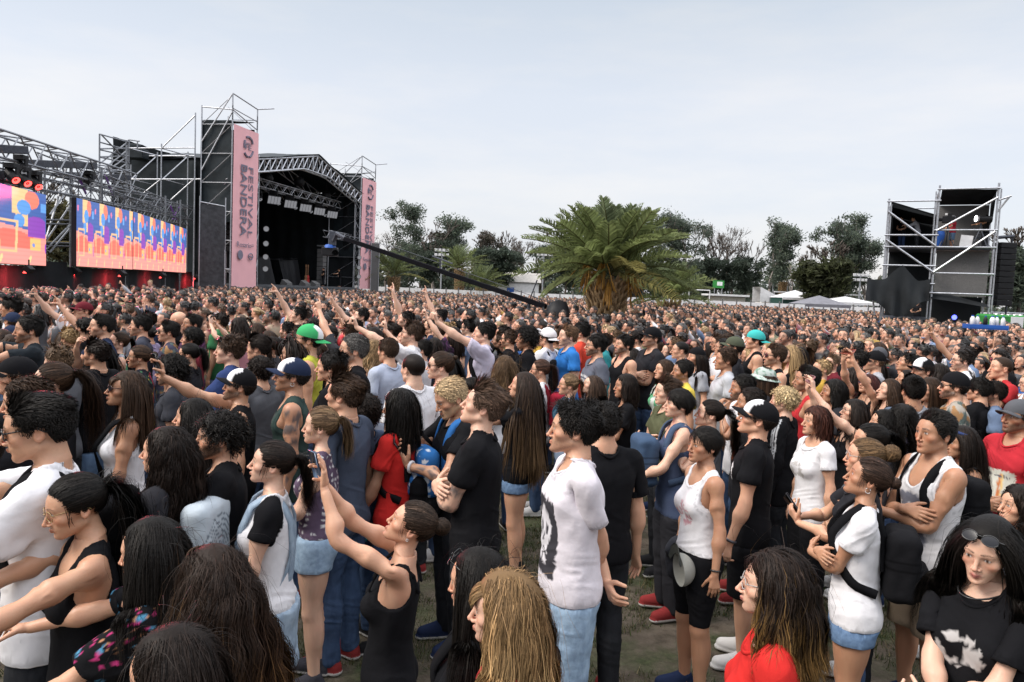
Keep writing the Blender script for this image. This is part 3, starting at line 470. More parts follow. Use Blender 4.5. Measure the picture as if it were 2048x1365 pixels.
    for a, b in (((92, 480, 33), (135, 330, 36)), ((100, 430, 33), (150, 360, 36)), ((90, 485, 33.5), (145, 405, 36)), ((92, 500, 33), (150, 440, 36)), ((100, 505, 33), (150, 445, 37)), ((90, 440, 33), (150, 441, 36.5)), ((90, 448, 33), (150, 449, 36.5)), ((88, 485, 33), (148, 487, 36.5)), ((90, 492, 33), (148, 493, 36.5)), ((60, 330, 31), (10, 360, 29)), ((180, 385, 38), (205, 340, 39)), ((230, 380, 42), (250, 372, 44)), ((205, 375, 40), (330, 400, 48)), ((210, 390, 40), (340, 410, 49)), ((260, 400, 45), (370, 420, 53)), ((262, 412, 45), (372, 414, 53)), ((290, 395, 46), (388, 415, 54)), ((150, 350, 36), (262, 352, 46)), ((160, 372, 36), (262, 375, 46)), ((120, 352, 35), (260, 340, 46))): m.tube(at(*a), at(*b), .045)
    m.build('scaffold_frame', 'greysteel', g_)
    m = MB()
    for (u, v, Y), (u2, v2, Y2) in (((-40, 296, 28), (53, 301, 30)), ((33, 326, 31), (190, 332, 38)), ((118, 350, 36), (258, 356, 44)), ((-30, 345, 28), (78, 372, 32))): p, q = at(u, v, Y), at(u2, v2, Y2); c = (p+q)/2; d = q-p; m.box(c, (np.linalg.norm(d)/2, .12, .16), R=frame(d, V3(0, 0, 1)) @ np.array([[1, 0, 0], [0, 0, 1], [0, -1, 0]]))
    m.build('cable_tray', 'darksteel', g_); m = MB()
    for a, b in (((158, 355, 37), (172, 388, 37.5)), ((210, 350, 40), (226, 392, 41)), ((340, 410, 50), (352, 440, 51)), ((362, 410, 52), (345, 440, 52))): m.tube(at(*a), at(*b), .06)
    m.build('purple_tube', 'purple', g_); m = MB()
    for a, b in (((120, 440, 35), (95, 480, 34)), ((90, 484, 33.2), (148, 486, 36.7))): m.tube(at(*a), at(*b), .05)
    m.build('yellow_tube', 'yellow', g_); q = MB(); 
    for i, (u, v, Y) in enumerate(((42, 335, 30), (178, 362, 37), (24, 352, 29), (48, 359, 30), (70, 366, 31))): f = stage_lamp(at(u, v, Y), (.8, -.3, -.7), ['black moving lamp high on the roof grid, above three lower ones', 'lone black moving lamp above the middle screen', 'left one of three black moving lamps with added red glow above the left screen', 'middle one of three black moving lamps with added red glow above the left screen', 'right one of three black moving lamps with added red glow above the left screen'][i], 'moving lamps above the screens', 'moving'); [c.data.materials.__setitem__(0, MAT['lamp_red']) for c in f.children if i > 1 and c.name.startswith('lens')]  # the three lower lamps get an added red lens glow
    tb = MB().sheet(at(88, 520, 33.5), at(150, 518, 36), at(135, 505, 36), at(95, 510, 33.5), 8, 6, .1, 5)
    # ---- camera crane
    cr = empty('camera_crane', 'long black camera crane reaching over the crowd towards the stage', 'camera crane', None); bs, tp = at(1092, 614, 25.5), at(690, 478, 31); d = nrm(tp-bs); R_ = frame(d, V3(0, 0, 1)); m = MB()
    n = 14; Rb = np.stack([R_[:, 0], R_[:, 2], R_[:, 1]], 1); m.box((bs+tp)/2, (np.linalg.norm(tp-bs)/2, .075, .085), R=np.stack([R_[:, 0], R_[:, 2], -R_[:, 1]], 1)); m.build('boom', 'matblack', cr)
    m = MB(); mid = bs*.30+tp*.70; m.path([tp, tp+V3(0, 0, .15), mid+V3(0, 0, .33), bs+V3(0, 0, .2)], .010, 4); m.tube(bs*.52+tp*.48+V3(0, 0, .45), bs*.52+tp*.48-V3(0, 0, .1), .03).tube(bs*.58+tp*.42+V3(0, 0, .42), bs*.48+tp*.52+V3(0, 0, .46), .03); m.build('tension_cable', 'darksteel', cr)
    m = MB(); m.path([tp, tp+d*.5+V3(0, 0, .1), tp+d*.75-V3(0, 0, .35), tp+d*.7-V3(0, 0, .75)], .10, 7); m.box(tp+d*.75-V3(0, 0, .15), (.13, .10, .3)); m.build('remote_head', 'darksteel', cr); c = tp+d*.9-V3(0, 0, .75); m = MB(); m.box(c, (.32, .2, .18)).lathe(c+V3(.25, -.25, -.02), [(.10, -.1), (.12, .1), (.14, .2)], 10, (.4, -1, -.2)); m.build('camera_body', 'plastic_black', cr); MB().lathe(c+V3(0, 0, .15), [(.26, 0), (.22, .13), (.02, .18)], 12).build('rain_cover', 'blue', cr, True)
    m = MB(); cw = bs-d*.5; P, F = MB().lathe(cw-V3(0, 0, .25), [(.02, .62), (.28, .55), (.45, .2), (.48, -.2), (.30, -.4), (.02, -.42)], 18).p[0][:2]; P = P+nrm(P-cw)*(.07*vnoise(P, 5, 3))[:, None]; m.raw(P, F); m.build('weight_cover', 'plastic_black', cr, True); pv = bs*.93+tp*.07; MB().tube((pv[0], pv[1], 1.5), pv+V3(0, 0, .1), .06).tube((pv[0]-.6, pv[1]-.4, 0), (pv[0], pv[1], 1.5), .04).tube((pv[0]+.6, pv[1]-.4, 0), (pv[0], pv[1], 1.5), .04).tube((pv[0], pv[1]+.7, 0), (pv[0], pv[1], 1.5), .04).tube(pv, pv+V3(.25, .1, .75), .025).build('tripod', 'darksteel', cr)
# ---------------------------------------------------------------- control tower on the right
def build_tower():
    Y = 38.0; Xl, Xm, Xr = at(1768, 500, Y)[0], at(1872, 500, Y)[0]-.05, at(1984, 500, Y)[0]; dep = 3.2; Xc = (Xl+Xr)/2; Xl, Xm, Xr = [Xc+(x-Xc)*.87 for x in (Xl, Xm, Xr)]; was = set(bpy.data.objects); own = ('control_tower', 'video_camera', 'follow_spot', 'white_board', 'covered_lamp', 'mixing_desk')
    t = empty('control_tower', 'two bay scaffold tower for lights and cameras, half wrapped in black', 'tower'); Zp = lambda v, u=1870: at(u, v, Y)[2]
    zA, zB = Zp(397, 1768), Zp(381, 1930); fl = Zp(497, 1930); m = MB()
    for x, z in ((Xl, zA+.15), (Xm, zB+.2), (Xr, zB+.25)): 
        for y in (Y, Y+dep): m.tube((x, y, 0), (x, y, z), .055)
        m.tube((x-.14 if x == Xm else x+.12, Y, 0), (x-.14 if x == Xm else x+.12, Y, z-.3), .04)
    for z in (zA, Zp(468, 1810), fl, Zp(530, 1810), Zp(566, 1810), 1.15, .4): m.tube((Xl-.1, Y-.06, z), (Xm+.1, Y-.06, z), .045); m.tube((Xl, Y+dep, z), (Xm, Y+dep, z), .04)
    for z in (zB, Zp(463, 1930), fl, Zp(549, 1930), Zp(589, 1930), 1.35, .5): m.tube((Xm-.1, Y-.06, z), (Xr+.1, Y-.06, z), .045); m.tube((Xm, Y+dep, z), (Xr, Y+dep, z), .04); m.tube((Xr, Y, z), (Xr, Y+dep, z), .04); m.tube((Xm, Y, z), (Xm, Y+dep, z), .04)
    e = lambda x, z: (x, Y-.10, z)
    for a, b in ((e(Xl, Zp(418, 1775)), e(Xm, Zp(492, 1872))), (e(Xl, Zp(476, 1770)), e(Xm, Zp(545, 1868))), (e(Xm, Zp(462, 1875)), e(Xr, Zp(402, 1990))), (e(Xm, Zp(545, 1870)), e(Xr, Zp(468, 1985))), ((Xr, Y, zB-.6), (Xr+.55, Y, zB-.4)), ((Xr, Y, zB-1.2), (Xr+.5, Y, zB-.4)), ((Xl, Y, .2), (Xl-.4, Y-.2, 2.6))): m.tube(a, b, .05)
    m.build('scaffold_frame', 'steel', t); m = MB(); m.box(((Xl+Xm)/2, Y+dep/2, fl-.05), ((Xm-Xl)/2, dep/2, .05)).box(((Xm+Xr)/2, Y+dep/2, fl-.05), ((Xr-Xm)/2-.1, dep/2, .06)).box(((Xl+Xr)/2, Y+dep/2, .95), ((Xr-Xl)/2, dep/2, .05)); m.build('deck', 'darksteel', t)
    m = MB(); i = .1; yb = Y+dep-.15
    m.sheet((Xl+i, yb, .9), (Xm, yb, .9), (Xm, yb, zA-.9), (Xl+i, yb, zA-.3), 24, 30, .06, 71); m.sheet((Xl+i, Y+.1, fl), (Xl+i, yb, fl), (Xl+i, yb, zA), (Xl+i, Y+.1, zA), 12, 16, .05, 72); m.sheet((Xl+i, Y+.1, zA), (Xm, Y+.1, zA-.75), (Xm, yb, zA-.95), (Xl+i, yb, zA-.35), 12, 12, .06, 73, .1); m.sheet((Xl+i, Y+.15, zA-.02), (Xm-.1, Y+.15, zA-.75), (Xm-.1, Y+.15, zA-.85), (Xl+i, Y+.15, zA-.25), 12, 4, .02, 74)
    m.sheet((Xm, yb, .9), (Xr-i, yb, .9), (Xr-i, yb, 3.0), (Xm, yb, 3.0), 20, 14, .06, 75); m.sheet((Xm+i, Y+.05, zB-.05), (Xr-.05, Y+.05, zB-.05), (Xr-i, yb, zB-.45), (Xm+i, yb, zB-.45), 20, 14, .08, 76); m.sheet((Xr-.05, Y+1.2, fl+1.4), (Xr-.05, yb, fl+1.4), (Xr-.05, yb, zB-.2), (Xr-.05, Y+.1, zB-.1), 8, 10, .04, 78); m.build('black_sheeting', 'blackcloth', t, True)
    m = MB(); m.sheet((Xm+i, yb-.05, fl), (Xr-i, yb-.05, fl), (Xr-i, yb-.05, zB-.46), (Xm+i, yb-.05, zB-.46), 24, 24, .04, 79); m.sheet((Xm+i, Y+.7, 3.0), (Xr-.1, Y+.7, 3.0), (Xr-.1, Y+.7, fl-.15), (Xm+i, Y+.7, fl-.15), 24, 18, .05, 80); m.build('mesh_cloth', 'mesh', t, True)
    m = MB(); xa, xb = Xl-.75, Xm-.1; zt = Zp(555, 1810)
    P = []; nu, nv = 30, 14; u, v = np.meshgrid(np.linspace(0, 1, nu), np.linspace(0, 1, nv), indexing='ij'); pk = np.maximum(0, 1-np.abs(u-.55)/.25); z = zt-.05+.62*pk*v-1.35*(1-v)-.35*np.sin(u*math.pi)*(1-v)+.28*np.sin(u*2.6*math.pi+.4)*(1-v)-.10*np.sin(u*3*math.pi)*v; y = Y-.25-(1-v)*.45-.22*np.sin(u*17+v*3)*(1-v)-.12*np.sin(u*31)*(1-v); X_ = xa+(xb-xa)*u
    P = np.stack([X_, y, z], -1).reshape(-1, 3); P += (vnoise(P, 1.6, 8)*.07)[:, None]*V3(0, 1, .4); I = np.arange(nu*nv).reshape(nu, nv); m.raw(P, np.stack([I[:-1, :-1], I[1:, :-1], I[1:, 1:], I[:-1, 1:]], -1).reshape(-1, 4)); m.sheet((Xm, Y-.15, 2.85), (Xr, Y-.15, 2.45), (Xr, Y+.3, 2.6), (Xm, Y+.2, 3.25), 16, 6, .1, 82); m.build('awning', 'blackcloth', t, True)
    # the delay loudspeaker beside it
    o = empty('speaker_array', 'black hanging loudspeaker array right of the control tower', 'loudspeaker', None, (0, 0, 0)); m = MB(); z1, z0 = Zp(482, 2005), Zp(612, 2000); xc = at(2004, 550, 39)[0]
    for k in range(11): z = z1+(z0-z1)*(k+.5)/11; m.box((xc, 39, z), (.44, .35, (z1-z0)/22*.93), .1)
    m.build('cabinet', 'plastic_black', o); MB().tube((xc-.4, 39, z1+.25), (xc+.45, 39, z1+.35), .09).tube((xc+.5, 39.2, 0), (xc+.5, 39.2, z1+.4), .05).tube((xc-.6, 39.6, z1+.3), (Xr, 39.6, z1+.2), .05).build('rigging', 'darksteel', o)
    # green cabin and lamps low at the right edge
    c = empty('portable_toilet', 'green plastic cabin at the foot of the control tower', 'cabin', None, (at(2003, 640, 36)[0], 36, 0)); MB().box((0, 0, 1.08), (.95, .6, 1.08)).build('shell', 'green', c); MB().box((.35, -.61, 1.8), (.3, .012, .28)).build('notice', 'white', c); MB().box((-.3, -.62, .8), (.3, .02, .6)).build('door', 'green', c)
    tr = MB().truss((at(1985, 628, 40)[0], 40, 2.1), (at(2075, 628, 40)[0], 40, 2.1), .3, .03, .3).build('lighting_truss', 'steel'); tag(tr, 'low truss with a row of lit lamps behind the green cabin', 'truss')
    for k in range(7): p = (at(1990+k*12, 627, 39.7)[0], 39.7, 2.05); f = empty('stage_lamp', 'small lit lamp in the row on the low truss', 'stage lamp', 'lit lamps on the low truss', p); MB().lathe((0, 0, 0), [(.02, -.15), (.10, -.14), (.13, .1)], 10, (-.2, -1, 0)).build('housing', 'plastic_black', f); MB().lathe((0, -.09, 0), [(.001, 0), (.12, .01)], 10, (-.2, -1, 0)).build('lens', 'lamp_white', f)
    ZF = fl
    # equipment on the upper deck
    def tripod(name, label, p, cat): f = empty(name, label, cat, None, tuple(p)); MB().tube((0, 0, 1.05), (-.35, -.2, 0), .03).tube((0, 0, 1.05), (.35, -.2, 0), .03).tube((0, 0, 1.05), (0, .4, 0), .03).tube((0, 0, 1.0), (0, 0, 1.3), .04).build('tripod', 'darksteel', f); return f
    x = at(1895, 450, Y)[0]; f = tripod('video_camera', 'black video camera on a tripod in front of the operator in red', (x, Y+.9, ZF), 'camera'); MB().box((0, 0, 1.48), (.28, .14, .17)).lathe((-.28, 0, 1.48), [(.08, 0), (.1, .2), (.12, .35)], 10, (-1, -.15, 0)).box((.05, 0, 1.72), (.1, .08, .07)).build('camera_body', 'plastic_black', f); MB().box((-.1, 0, 1.75), (.06, .05, .05)).build('viewfinder', 'white', f)
    x = at(1952, 450, Y)[0]; f = tripod('follow_spot', 'lit follow spot on a stand beside the operator in black', (x, Y+.9, ZF), 'spotlight'); MB().lathe((.25, 0, 1.5), [(.02, -.25), (.15, -.2), (.17, .45), (.02, .5)], 12, (-1, -.45, 0)).build('housing', 'plastic_black', f); MB().lathe((-.22, -.2, 1.5), [(.001, 0.02), (.16, .03)], 12, (-1, -.45, 0)).build('lens', 'lamp_white', f)
    x = at(1925, 490, Y)[0]; o = MB().box((x, Y+.5, ZF+.32), (.27, .04, .32), R=ry(6)).build('white_board', 'white'); tag(o, 'white panel leaning on the upper tower deck', 'panel')
    x = at(1877, 465, Y)[0]; o = MB().lathe((x+.1, Y+.9, ZF+.55), [(.02, .4), (.2, .34), (.25, .15), (.2, -.1), (.07, -.5)], 12).build('covered_lamp', 'blue', smooth=True); tag(o, 'lamp under a blue cover on the tower deck', 'lamp')
    o = empty('mixing_desk', 'dark mixing desk behind the lower rail of the control tower', 'mixing desk', None, ((Xl+Xm)/2, Y+.8, 1.0)); MB().box((0, 0, .7), (1.1, .35, .08), R=rx(12)).build('console', 'darksteel', o); MB().box((-.9, .1, .3), (.05, .3, .3)).box((.9, .1, .3), (.05, .3, .3)).build('leg', 'darksteel', o)
    f = empty('stage_lamp', 'small blue lamp glowing low in the right tower bay', 'stage lamp', None, (at(1930, 627, Y)[0], Y+1.0, 1.9)); MB().lathe((0, 0, 0), [(.02, -.15), (.12, -.12), (.14, .1)], 10, (-.2, -1, 0)).build('housing', 'plastic_black', f); MB().lathe((0, -.1, 0), [(.001, 0), (.13, .02)], 10, (-.2, -1, 0)).build('lens', 'lamp_blue', f)
    M = Matrix.Translation((Xc, Y, 0)) @ Matrix.Rotation(-math.atan2(Xc, Y)*.95, 4, 'Z') @ Matrix.Translation((-Xc, -Y, 0))      # it faces the field, not the compass
    bpy.context.view_layer.update()
    for o in list(bpy.data.objects):
        if o not in was and o.parent is None and o.name.split('.')[0] in own: o.matrix_world = M @ o.matrix_world
    return Xl, Xm, Xr, Y, ZF, M
# ---------------------------------------------------------------- trees
def bare_tree(seed, H, spread=.55, levels=6, r0=.30, low=0):
    rng = np.random.default_rng(seed); m = MB(); tips = []
    def grow(p, d, L_, r, lv):
        q = p+d*L_*.5+rng.normal(0, .04*L_, 3); e = p+d*L_; m.path([p, q, e], np.array([r, r*.85, r*.66]), 5 if lv < 2 else 3)
        if lv >= levels: tips.append(e); return
        if lv >= levels-2 or (low and lv >= 2 and rng.random() < low): tips.append(e)
        n = 2 if lv == 0 or rng.random() < .55 else 3
        for k in range(n): a = rng.normal(0, 1, 3); a -= d*(a @ d); dd = nrm(d+nrm(a)*spread*rng.uniform(.6, 1.3)+V3(0, 0, .12)); grow(e, dd, L_*rng.uniform(.62, .86), max(r*.62, .033), lv+1)
    grow(V3(0, 0, 0), nrm(V3(rng.normal(0, .06), rng.normal(0, .06), 1)), H*.27, r0, 0); return m, np.array(tips)
def leaf_cloud(rng, cen, rad, n, size, cols, flat=.75):
    i = rng.integers(0, len(cen), n); u = nrm(rng.normal(size=(n, 3)))*(rng.random((n, 1))**.45); p = cen[i]+u*rad[i][:, None]*V3(1, 1, flat); a = nrm(rng.normal(size=(n, 3))); b = nrm(np.cross(a, rng.normal(size=(n, 3)))); s = size*rng.uniform(.5, 1.3, (n, 1)); t = nrm(np.cross(a, b))
    P = np.stack([p-a*s, p+b*s*.35, p+a*s, p-b*s*.35], 1).reshape(-1, 3); cl = rng.normal(0, .22, len(cen)); c = np.array(cols)[rng.integers(0, len(cols), n)]*np.exp(cl[i]+rng.normal(0, .18, n))[:, None]; return P, np.arange(n*4).reshape(-1, 4), np.repeat(c, 4, 0)
GUM = [(.085, .110, .080), (.110, .135, .095), (.068, .088, .070)]; DARK = [(.055, .074, .055), (.070, .088, .066)]  # leaf greens lightened in place of distance haze
def leafy_tree(seed, H, loc, label, name='gum_tree', spread=.40, n=5200, size=.20, cols=GUM, rad=(.45, 1.15), low=False, width=1.0, group='trees behind the fence'):
    rng = np.random.default_rng(seed); m, tips = bare_tree(seed, H*1.0, spread, 6, H*.016, 1); 
    if low: tips = tips*V3(1, 1, .75)
    r = empty(name, label, 'tree', group, loc); tr = m.build('trunk', 'palegum' if not low else 'bark', r, True); tips = tips[rng.random(len(tips)) < .5]; k = H/max(tips[:, 2].max(), 1); tips = np.concatenate([tips, tips[::2]*V3(.85, .85, .78), tips[::3]*V3(.7, .7, .58)]) 
    P, F, C = leaf_cloud(rng, tips, rng.uniform(*rad, len(tips))*H/12, int(n*1.25), size, cols); c = MB().raw(P, F, C).build('crown', 'leaf', r); r.scale = (k*width, k*width, k); return r
def frond(L_, droop, rng, nl=34, w=.55, col=(.08, .12, .04)):
    """a palm frond along +X, bending down"""
    S = 9; s = np.linspace(0, 1, S); x = L_*s*(1-.15*droop*s); z = L_*(.0*s-.55*droop*s*s); path = np.stack([x, 0*x, z], 1); P1, F1 = tube(path, .032*(1-.8*s)+.006, 4); c1 = np.tile(np.array((.13, .13, .05)), (len(P1), 1))
    t = np.linspace(.16, .99, nl); bx = np.interp(t, s, x); bz = np.interp(t, s, z); ln = w*np.sin(np.pi*np.clip(t*.80+.17, 0, 1))**.7+.05; P, F, C = [], [], []; i = 0
    for sd in (1, -1):
        a = rng.uniform(.75, 1.15, nl); out = np.stack([.62*a, sd*.72+0*a, .32+rng.normal(0, .12, nl)], 1); out = nrm(out); b = np.stack([bx, 0*bx, bz], 1); e = b+out*ln[:, None]-V3(0, 0, 1)*(ln*.22*(1+droop))[:, None]; md = b+out*(ln*.55)[:, None]; wv = V3(.027, 0, .0)
        q = np.stack([b-wv, b+wv, md+wv*1.3, md-wv*1.3, md-wv*1.3, md+wv*1.3, e+wv*.2, e-wv*.2], 1).reshape(-1, 3); P.append(q); F.append(np.arange(i, i+nl*8).reshape(-1, 4)); i += nl*8; C.append(np.repeat(np.array(col)*np.exp(rng.normal(0, .25, (nl, 1))), 8, 0))
    return join([(P1, F1, c1), (np.concatenate(P), np.concatenate(F), np.concatenate(C))])
def palm(loc, label, k=1.0, nf=70, seed=1, trunk_h=2.2, tr=.55, fruit=True, nl=34, Lf=3.3):
    rng = np.random.default_rng(seed); r = empty('palm_tree', label, 'palm', 'palms', loc); m = MB(); rings = 26; z = np.linspace(-.1, trunk_h, rings); rad = tr*(.82+.30*sstep(.3, 1, z/trunk_h)+.06*rng.random(rings)); m.lathe((0, 0, 0), list(zip(rad, z)), 20)
    for q in range(int(190*min(1, tr/.4))):                     # old cut leaf bases
        a = q*2.39996; zz = trunk_h*(q/190/min(1, tr/.4))*1.0; rr = tr*(.85+.3*sstep(.3, 1, zz/trunk_h)); d = V3(math.cos(a), math.sin(a), 0); m.path([d*rr*.9+V3(0, 0, zz-.06), d*(rr+.10)+V3(0, 0, zz+.10), d*(rr+.19+.06*rng.random())+V3(0, 0, zz+.27)], np.array([.075, .055, .022]), 5)
    m.build('trunk', 'palmbark', r, True); parts = []
    for q in range(nf):
        f = (q+.5)/nf; el = math.radians(86-80*f**1.1+rng.normal(0, 5)); az = q*2.39996+rng.normal(0, .15); L_ = Lf*k*rng.uniform(.86, 1.08)*(.66+.42*min(f*1.7, 1)); col = np.array((.15, .18, .07))*(1+.22*rng.normal()); 
        if f > .80 and rng.random() < .22: col = np.array((.30, .27, .10))
        elif f < .3: col = np.array((.17, .205, .11))
        P, F, C = frond(L_, (.16+.50*f+.15*rng.random()), rng, nl, .62*k, np.clip(col, .012, 1)); R_ = rz(math.degrees(az)) @ ry(-math.degrees(el)) @ rx(rng.normal(0, 25)); parts.append((P @ R_.T+V3(math.cos(az)*tr*.45, math.sin(az)*tr*.45, trunk_h+.15+.5*k*(1-f)), F, C))
    P, F, C = join(parts); MB().raw(P, F, C).build('fronds', 'leaf', r)
    if fruit:
        parts = []
        for q in range(16):
            a = rng.uniform(0, 6.28); d = V3(math.cos(a), math.sin(a), 0); z0 = trunk_h+rng.uniform(-.1, .75); base = d*tr*.8+V3(0, 0, z0)
            for w in range(13): e = base+d*rng.uniform(.25, .75)+np.append(rng.normal(0, .14, 2), -rng.uniform(.25, 1.0)); md = (base+e)/2+d*.15+V3(0, 0, .16); parts.append((*tube([base, md, e], .016, 3), np.array((.42, .23, .05))*math.exp(rng.normal(0, .25))))
        P, F, C = join(parts); MB().raw(P, F, C).build('fruit_stalks', 'leaf', r)
    return r
def build_trees():
    surf('palmbark', (.26, .175, .095), .95, 7, .45, .6, .05)
    palm(tuple(at(1212, 620, 26.0)[:2])+(0,), 'big date palm with orange fruit stalks standing in the crowd', 1.0, 66, 3, 2.85, .54, True, 44, 2.8)
    palm(tuple(at(1338, 600, 47)[:2])+(0,), 'date palm half hidden right behind the big palm', 1.0, 44, 4, 2.0, .5, False, 26, 2.7)
    for i, (u, Y, h, s, lab) in enumerate(((787, 78, 3.2, 5, 'small palm left of the camera crane, beside the far banner'), (918, 88, 4.6, 6, 'taller of the two far palms above the white fence'), (962, 86, 2.4, 7, 'lower of the two far palms above the white fence'), (1565, 105, 5.2, 8, 'far palm before the dead trunk, right of the tall gum'))): palm(tuple(at(u, 590, Y)[:2])+(0,), lab, 1.0, 38, s, h, .45, False, 18, 3.3)
    X = lambda u, Y: (*at(u, 590, Y)[:2], 0)
    # bare winter trees in the row
    protos = []; ords = ['first', 'second', 'third', 'fourth', 'fifth', 'sixth', 'seventh', 'eighth', 'ninth']
    bare = [(745, 118, 10.5), (772, 122, 11), (975, 118, 9.5), (1000, 121, 10.5), (1022, 117, 10), (1052, 120, 10.5), (1075, 116, 9.5), (1432, 112, 13), (1462, 114, 14)]
    labs = ['bare grey tree just right of the far pink banner', 'bare round tree above the palm by the far banner', 'bare tree left of the three round ones by the big palm', 'bare round crowned tree over the white fence, left of centre', 'bare tree between two other round bare ones over the fence', 'bare tree whose twigs reach the big palm\'s left fronds', 'bare tree right behind the big palm\'s left fronds', 'tall bare tree with upright branches right of the big palm', 'tall half bare tree beside the green board']
    for i, (u, Y, H) in enumerate(bare):
        if i < 3 or i == 7:
            r = empty('bare_tree', labs[i], 'tree', 'bare trees behind the fence', X(u, Y)); m, tips = bare_tree(40+i, H, .62 if i < 7 else .34, 6, .26); m.build('trunk', 'bark', r, True); rng = np.random.default_rng(i); P, F, C = leaf_cloud(rng, tips, np.full(len(tips), .55), 900, .10, [(.10, .085, .065), (.075, .07, .05)]); MB().raw(P, F, C).build('crown', 'leaf', r); k = H/tips[:, 2].max(); r.scale = (k, k, k); protos.append(r)
        else: src = protos[i % 3] if i < 7 else protos[3]; copy_tree(src, X(u, Y), 1.3*i, src.scale[0]*H/{0: 10.5, 1: 11, 2: 9.5, 3: 13}[protos.index(src)], labs[i])
    T = leafy_tree
    T(11, 14.5, X(862, 108), 'tall gum tree with three feathery tops left of the crane', n=8500, size=.19, width=1.15); T(12, 11, X(925, 112), 'wide brownish tree right of the three topped gum', cols=[(.05, .05, .035), (.06, .055, .04)], n=7000, width=1.3); T(13, 9, X(835, 104), 'dark tree low behind the small palm', cols=DARK, low=True, n=5000, width=1.2)
    T(14, 8, X(985, 104), 'round dark green tree behind the far palms', cols=DARK, low=True, n=5000); T(15, 14.5, X(1325, 112), 'slim gum tree behind the right side of the big palm', n=4200, width=.8); T(16, 14.2, X(1360, 104), 'dense dark gum tree right of the big palm', cols=DARK+GUM, n=8000, width=.95)
    T(17, 13.5, X(1535, 102), 'tall gum with irregular crown standing alone by the white tent', n=8500, width=.95); T(18, 13.5, X(1680, 98), 'left of the two gums beside the control tower', n=9000, width=1.0); T(19, 14, X(1733, 96), 'right of the two gums, half behind the control tower', n=9000, width=1.0); T(20, 7.5, X(1672, 90), 'bushy olive green tree below the two gums', cols=[(.06, .07, .03), (.05, .055, .028)], low=True, n=7000, width=1.3)
    T(21, 8.5, X(1490, 108), 'dark conifer shaped tree left of the lone gum', cols=DARK, low=True, n=4500, width=.7); T(22, 8, X(1625, 108), 'dark tree with open twigs left of the two gums', cols=DARK, low=True, n=3500, width=.8); T(23, 9, X(2035, 80), 'green tree at the right edge behind the loudspeaker array', cols=GUM, low=True, n=8000, width=1.2); T(24, 9, X(2090, 84), 'willow green tree cut by the right edge', cols=[(.07, .085, .045)], low=True, n=6000, width=1.2); T(25, 9.5, X(1130, 110), 'dark tree behind the left fronds of the big palm', cols=DARK, low=True, n=5000, width=1.1); T(26, 9, X(1270, 110), 'dark tree hidden behind the big palm', cols=DARK, low=True, n=5000, width=1.1)
    T(27, 9, X(115, 75), 'olive tree seen through the scaffold between two screens', cols=[(.06, .055, .025)], low=True, n=5000, width=1.5); T(28, 8, X(1420, 106), 'dark bushy tree under the tall bare one', cols=DARK, low=True, n=4500, width=1.1)
    r = empty('dead_tree', 'dead bare trunk standing right of the lone gum', 'tree', None, X(1582, 100)); m, _ = bare_tree(77, 9.5, .3, 3, .22); m.build('trunk', 'palegum', r, True)
    rng = np.random.default_rng(9); c = np.stack([rng.uniform(-95, 150, 900), rng.uniform(122, 150, 900), rng.uniform(.1, 1, 900)], 1); c[:, 2] *= 7.6+3.0*vnoise(c*V3(1, 0, 0), .11, 3)+1.8*vnoise(c*V3(1, 0, 0), .4, 4); P, F, C = leaf_cloud(rng, c, rng.uniform(1.1, 2.6, 900), 120000, .50, DARK+GUM+[(.11, .10, .08)]); o = MB().raw(P, F, C).build('far_woods', 'leaf'); tag(o, 'dark woodland closing the far side of the field', 'woods', kind='stuff')
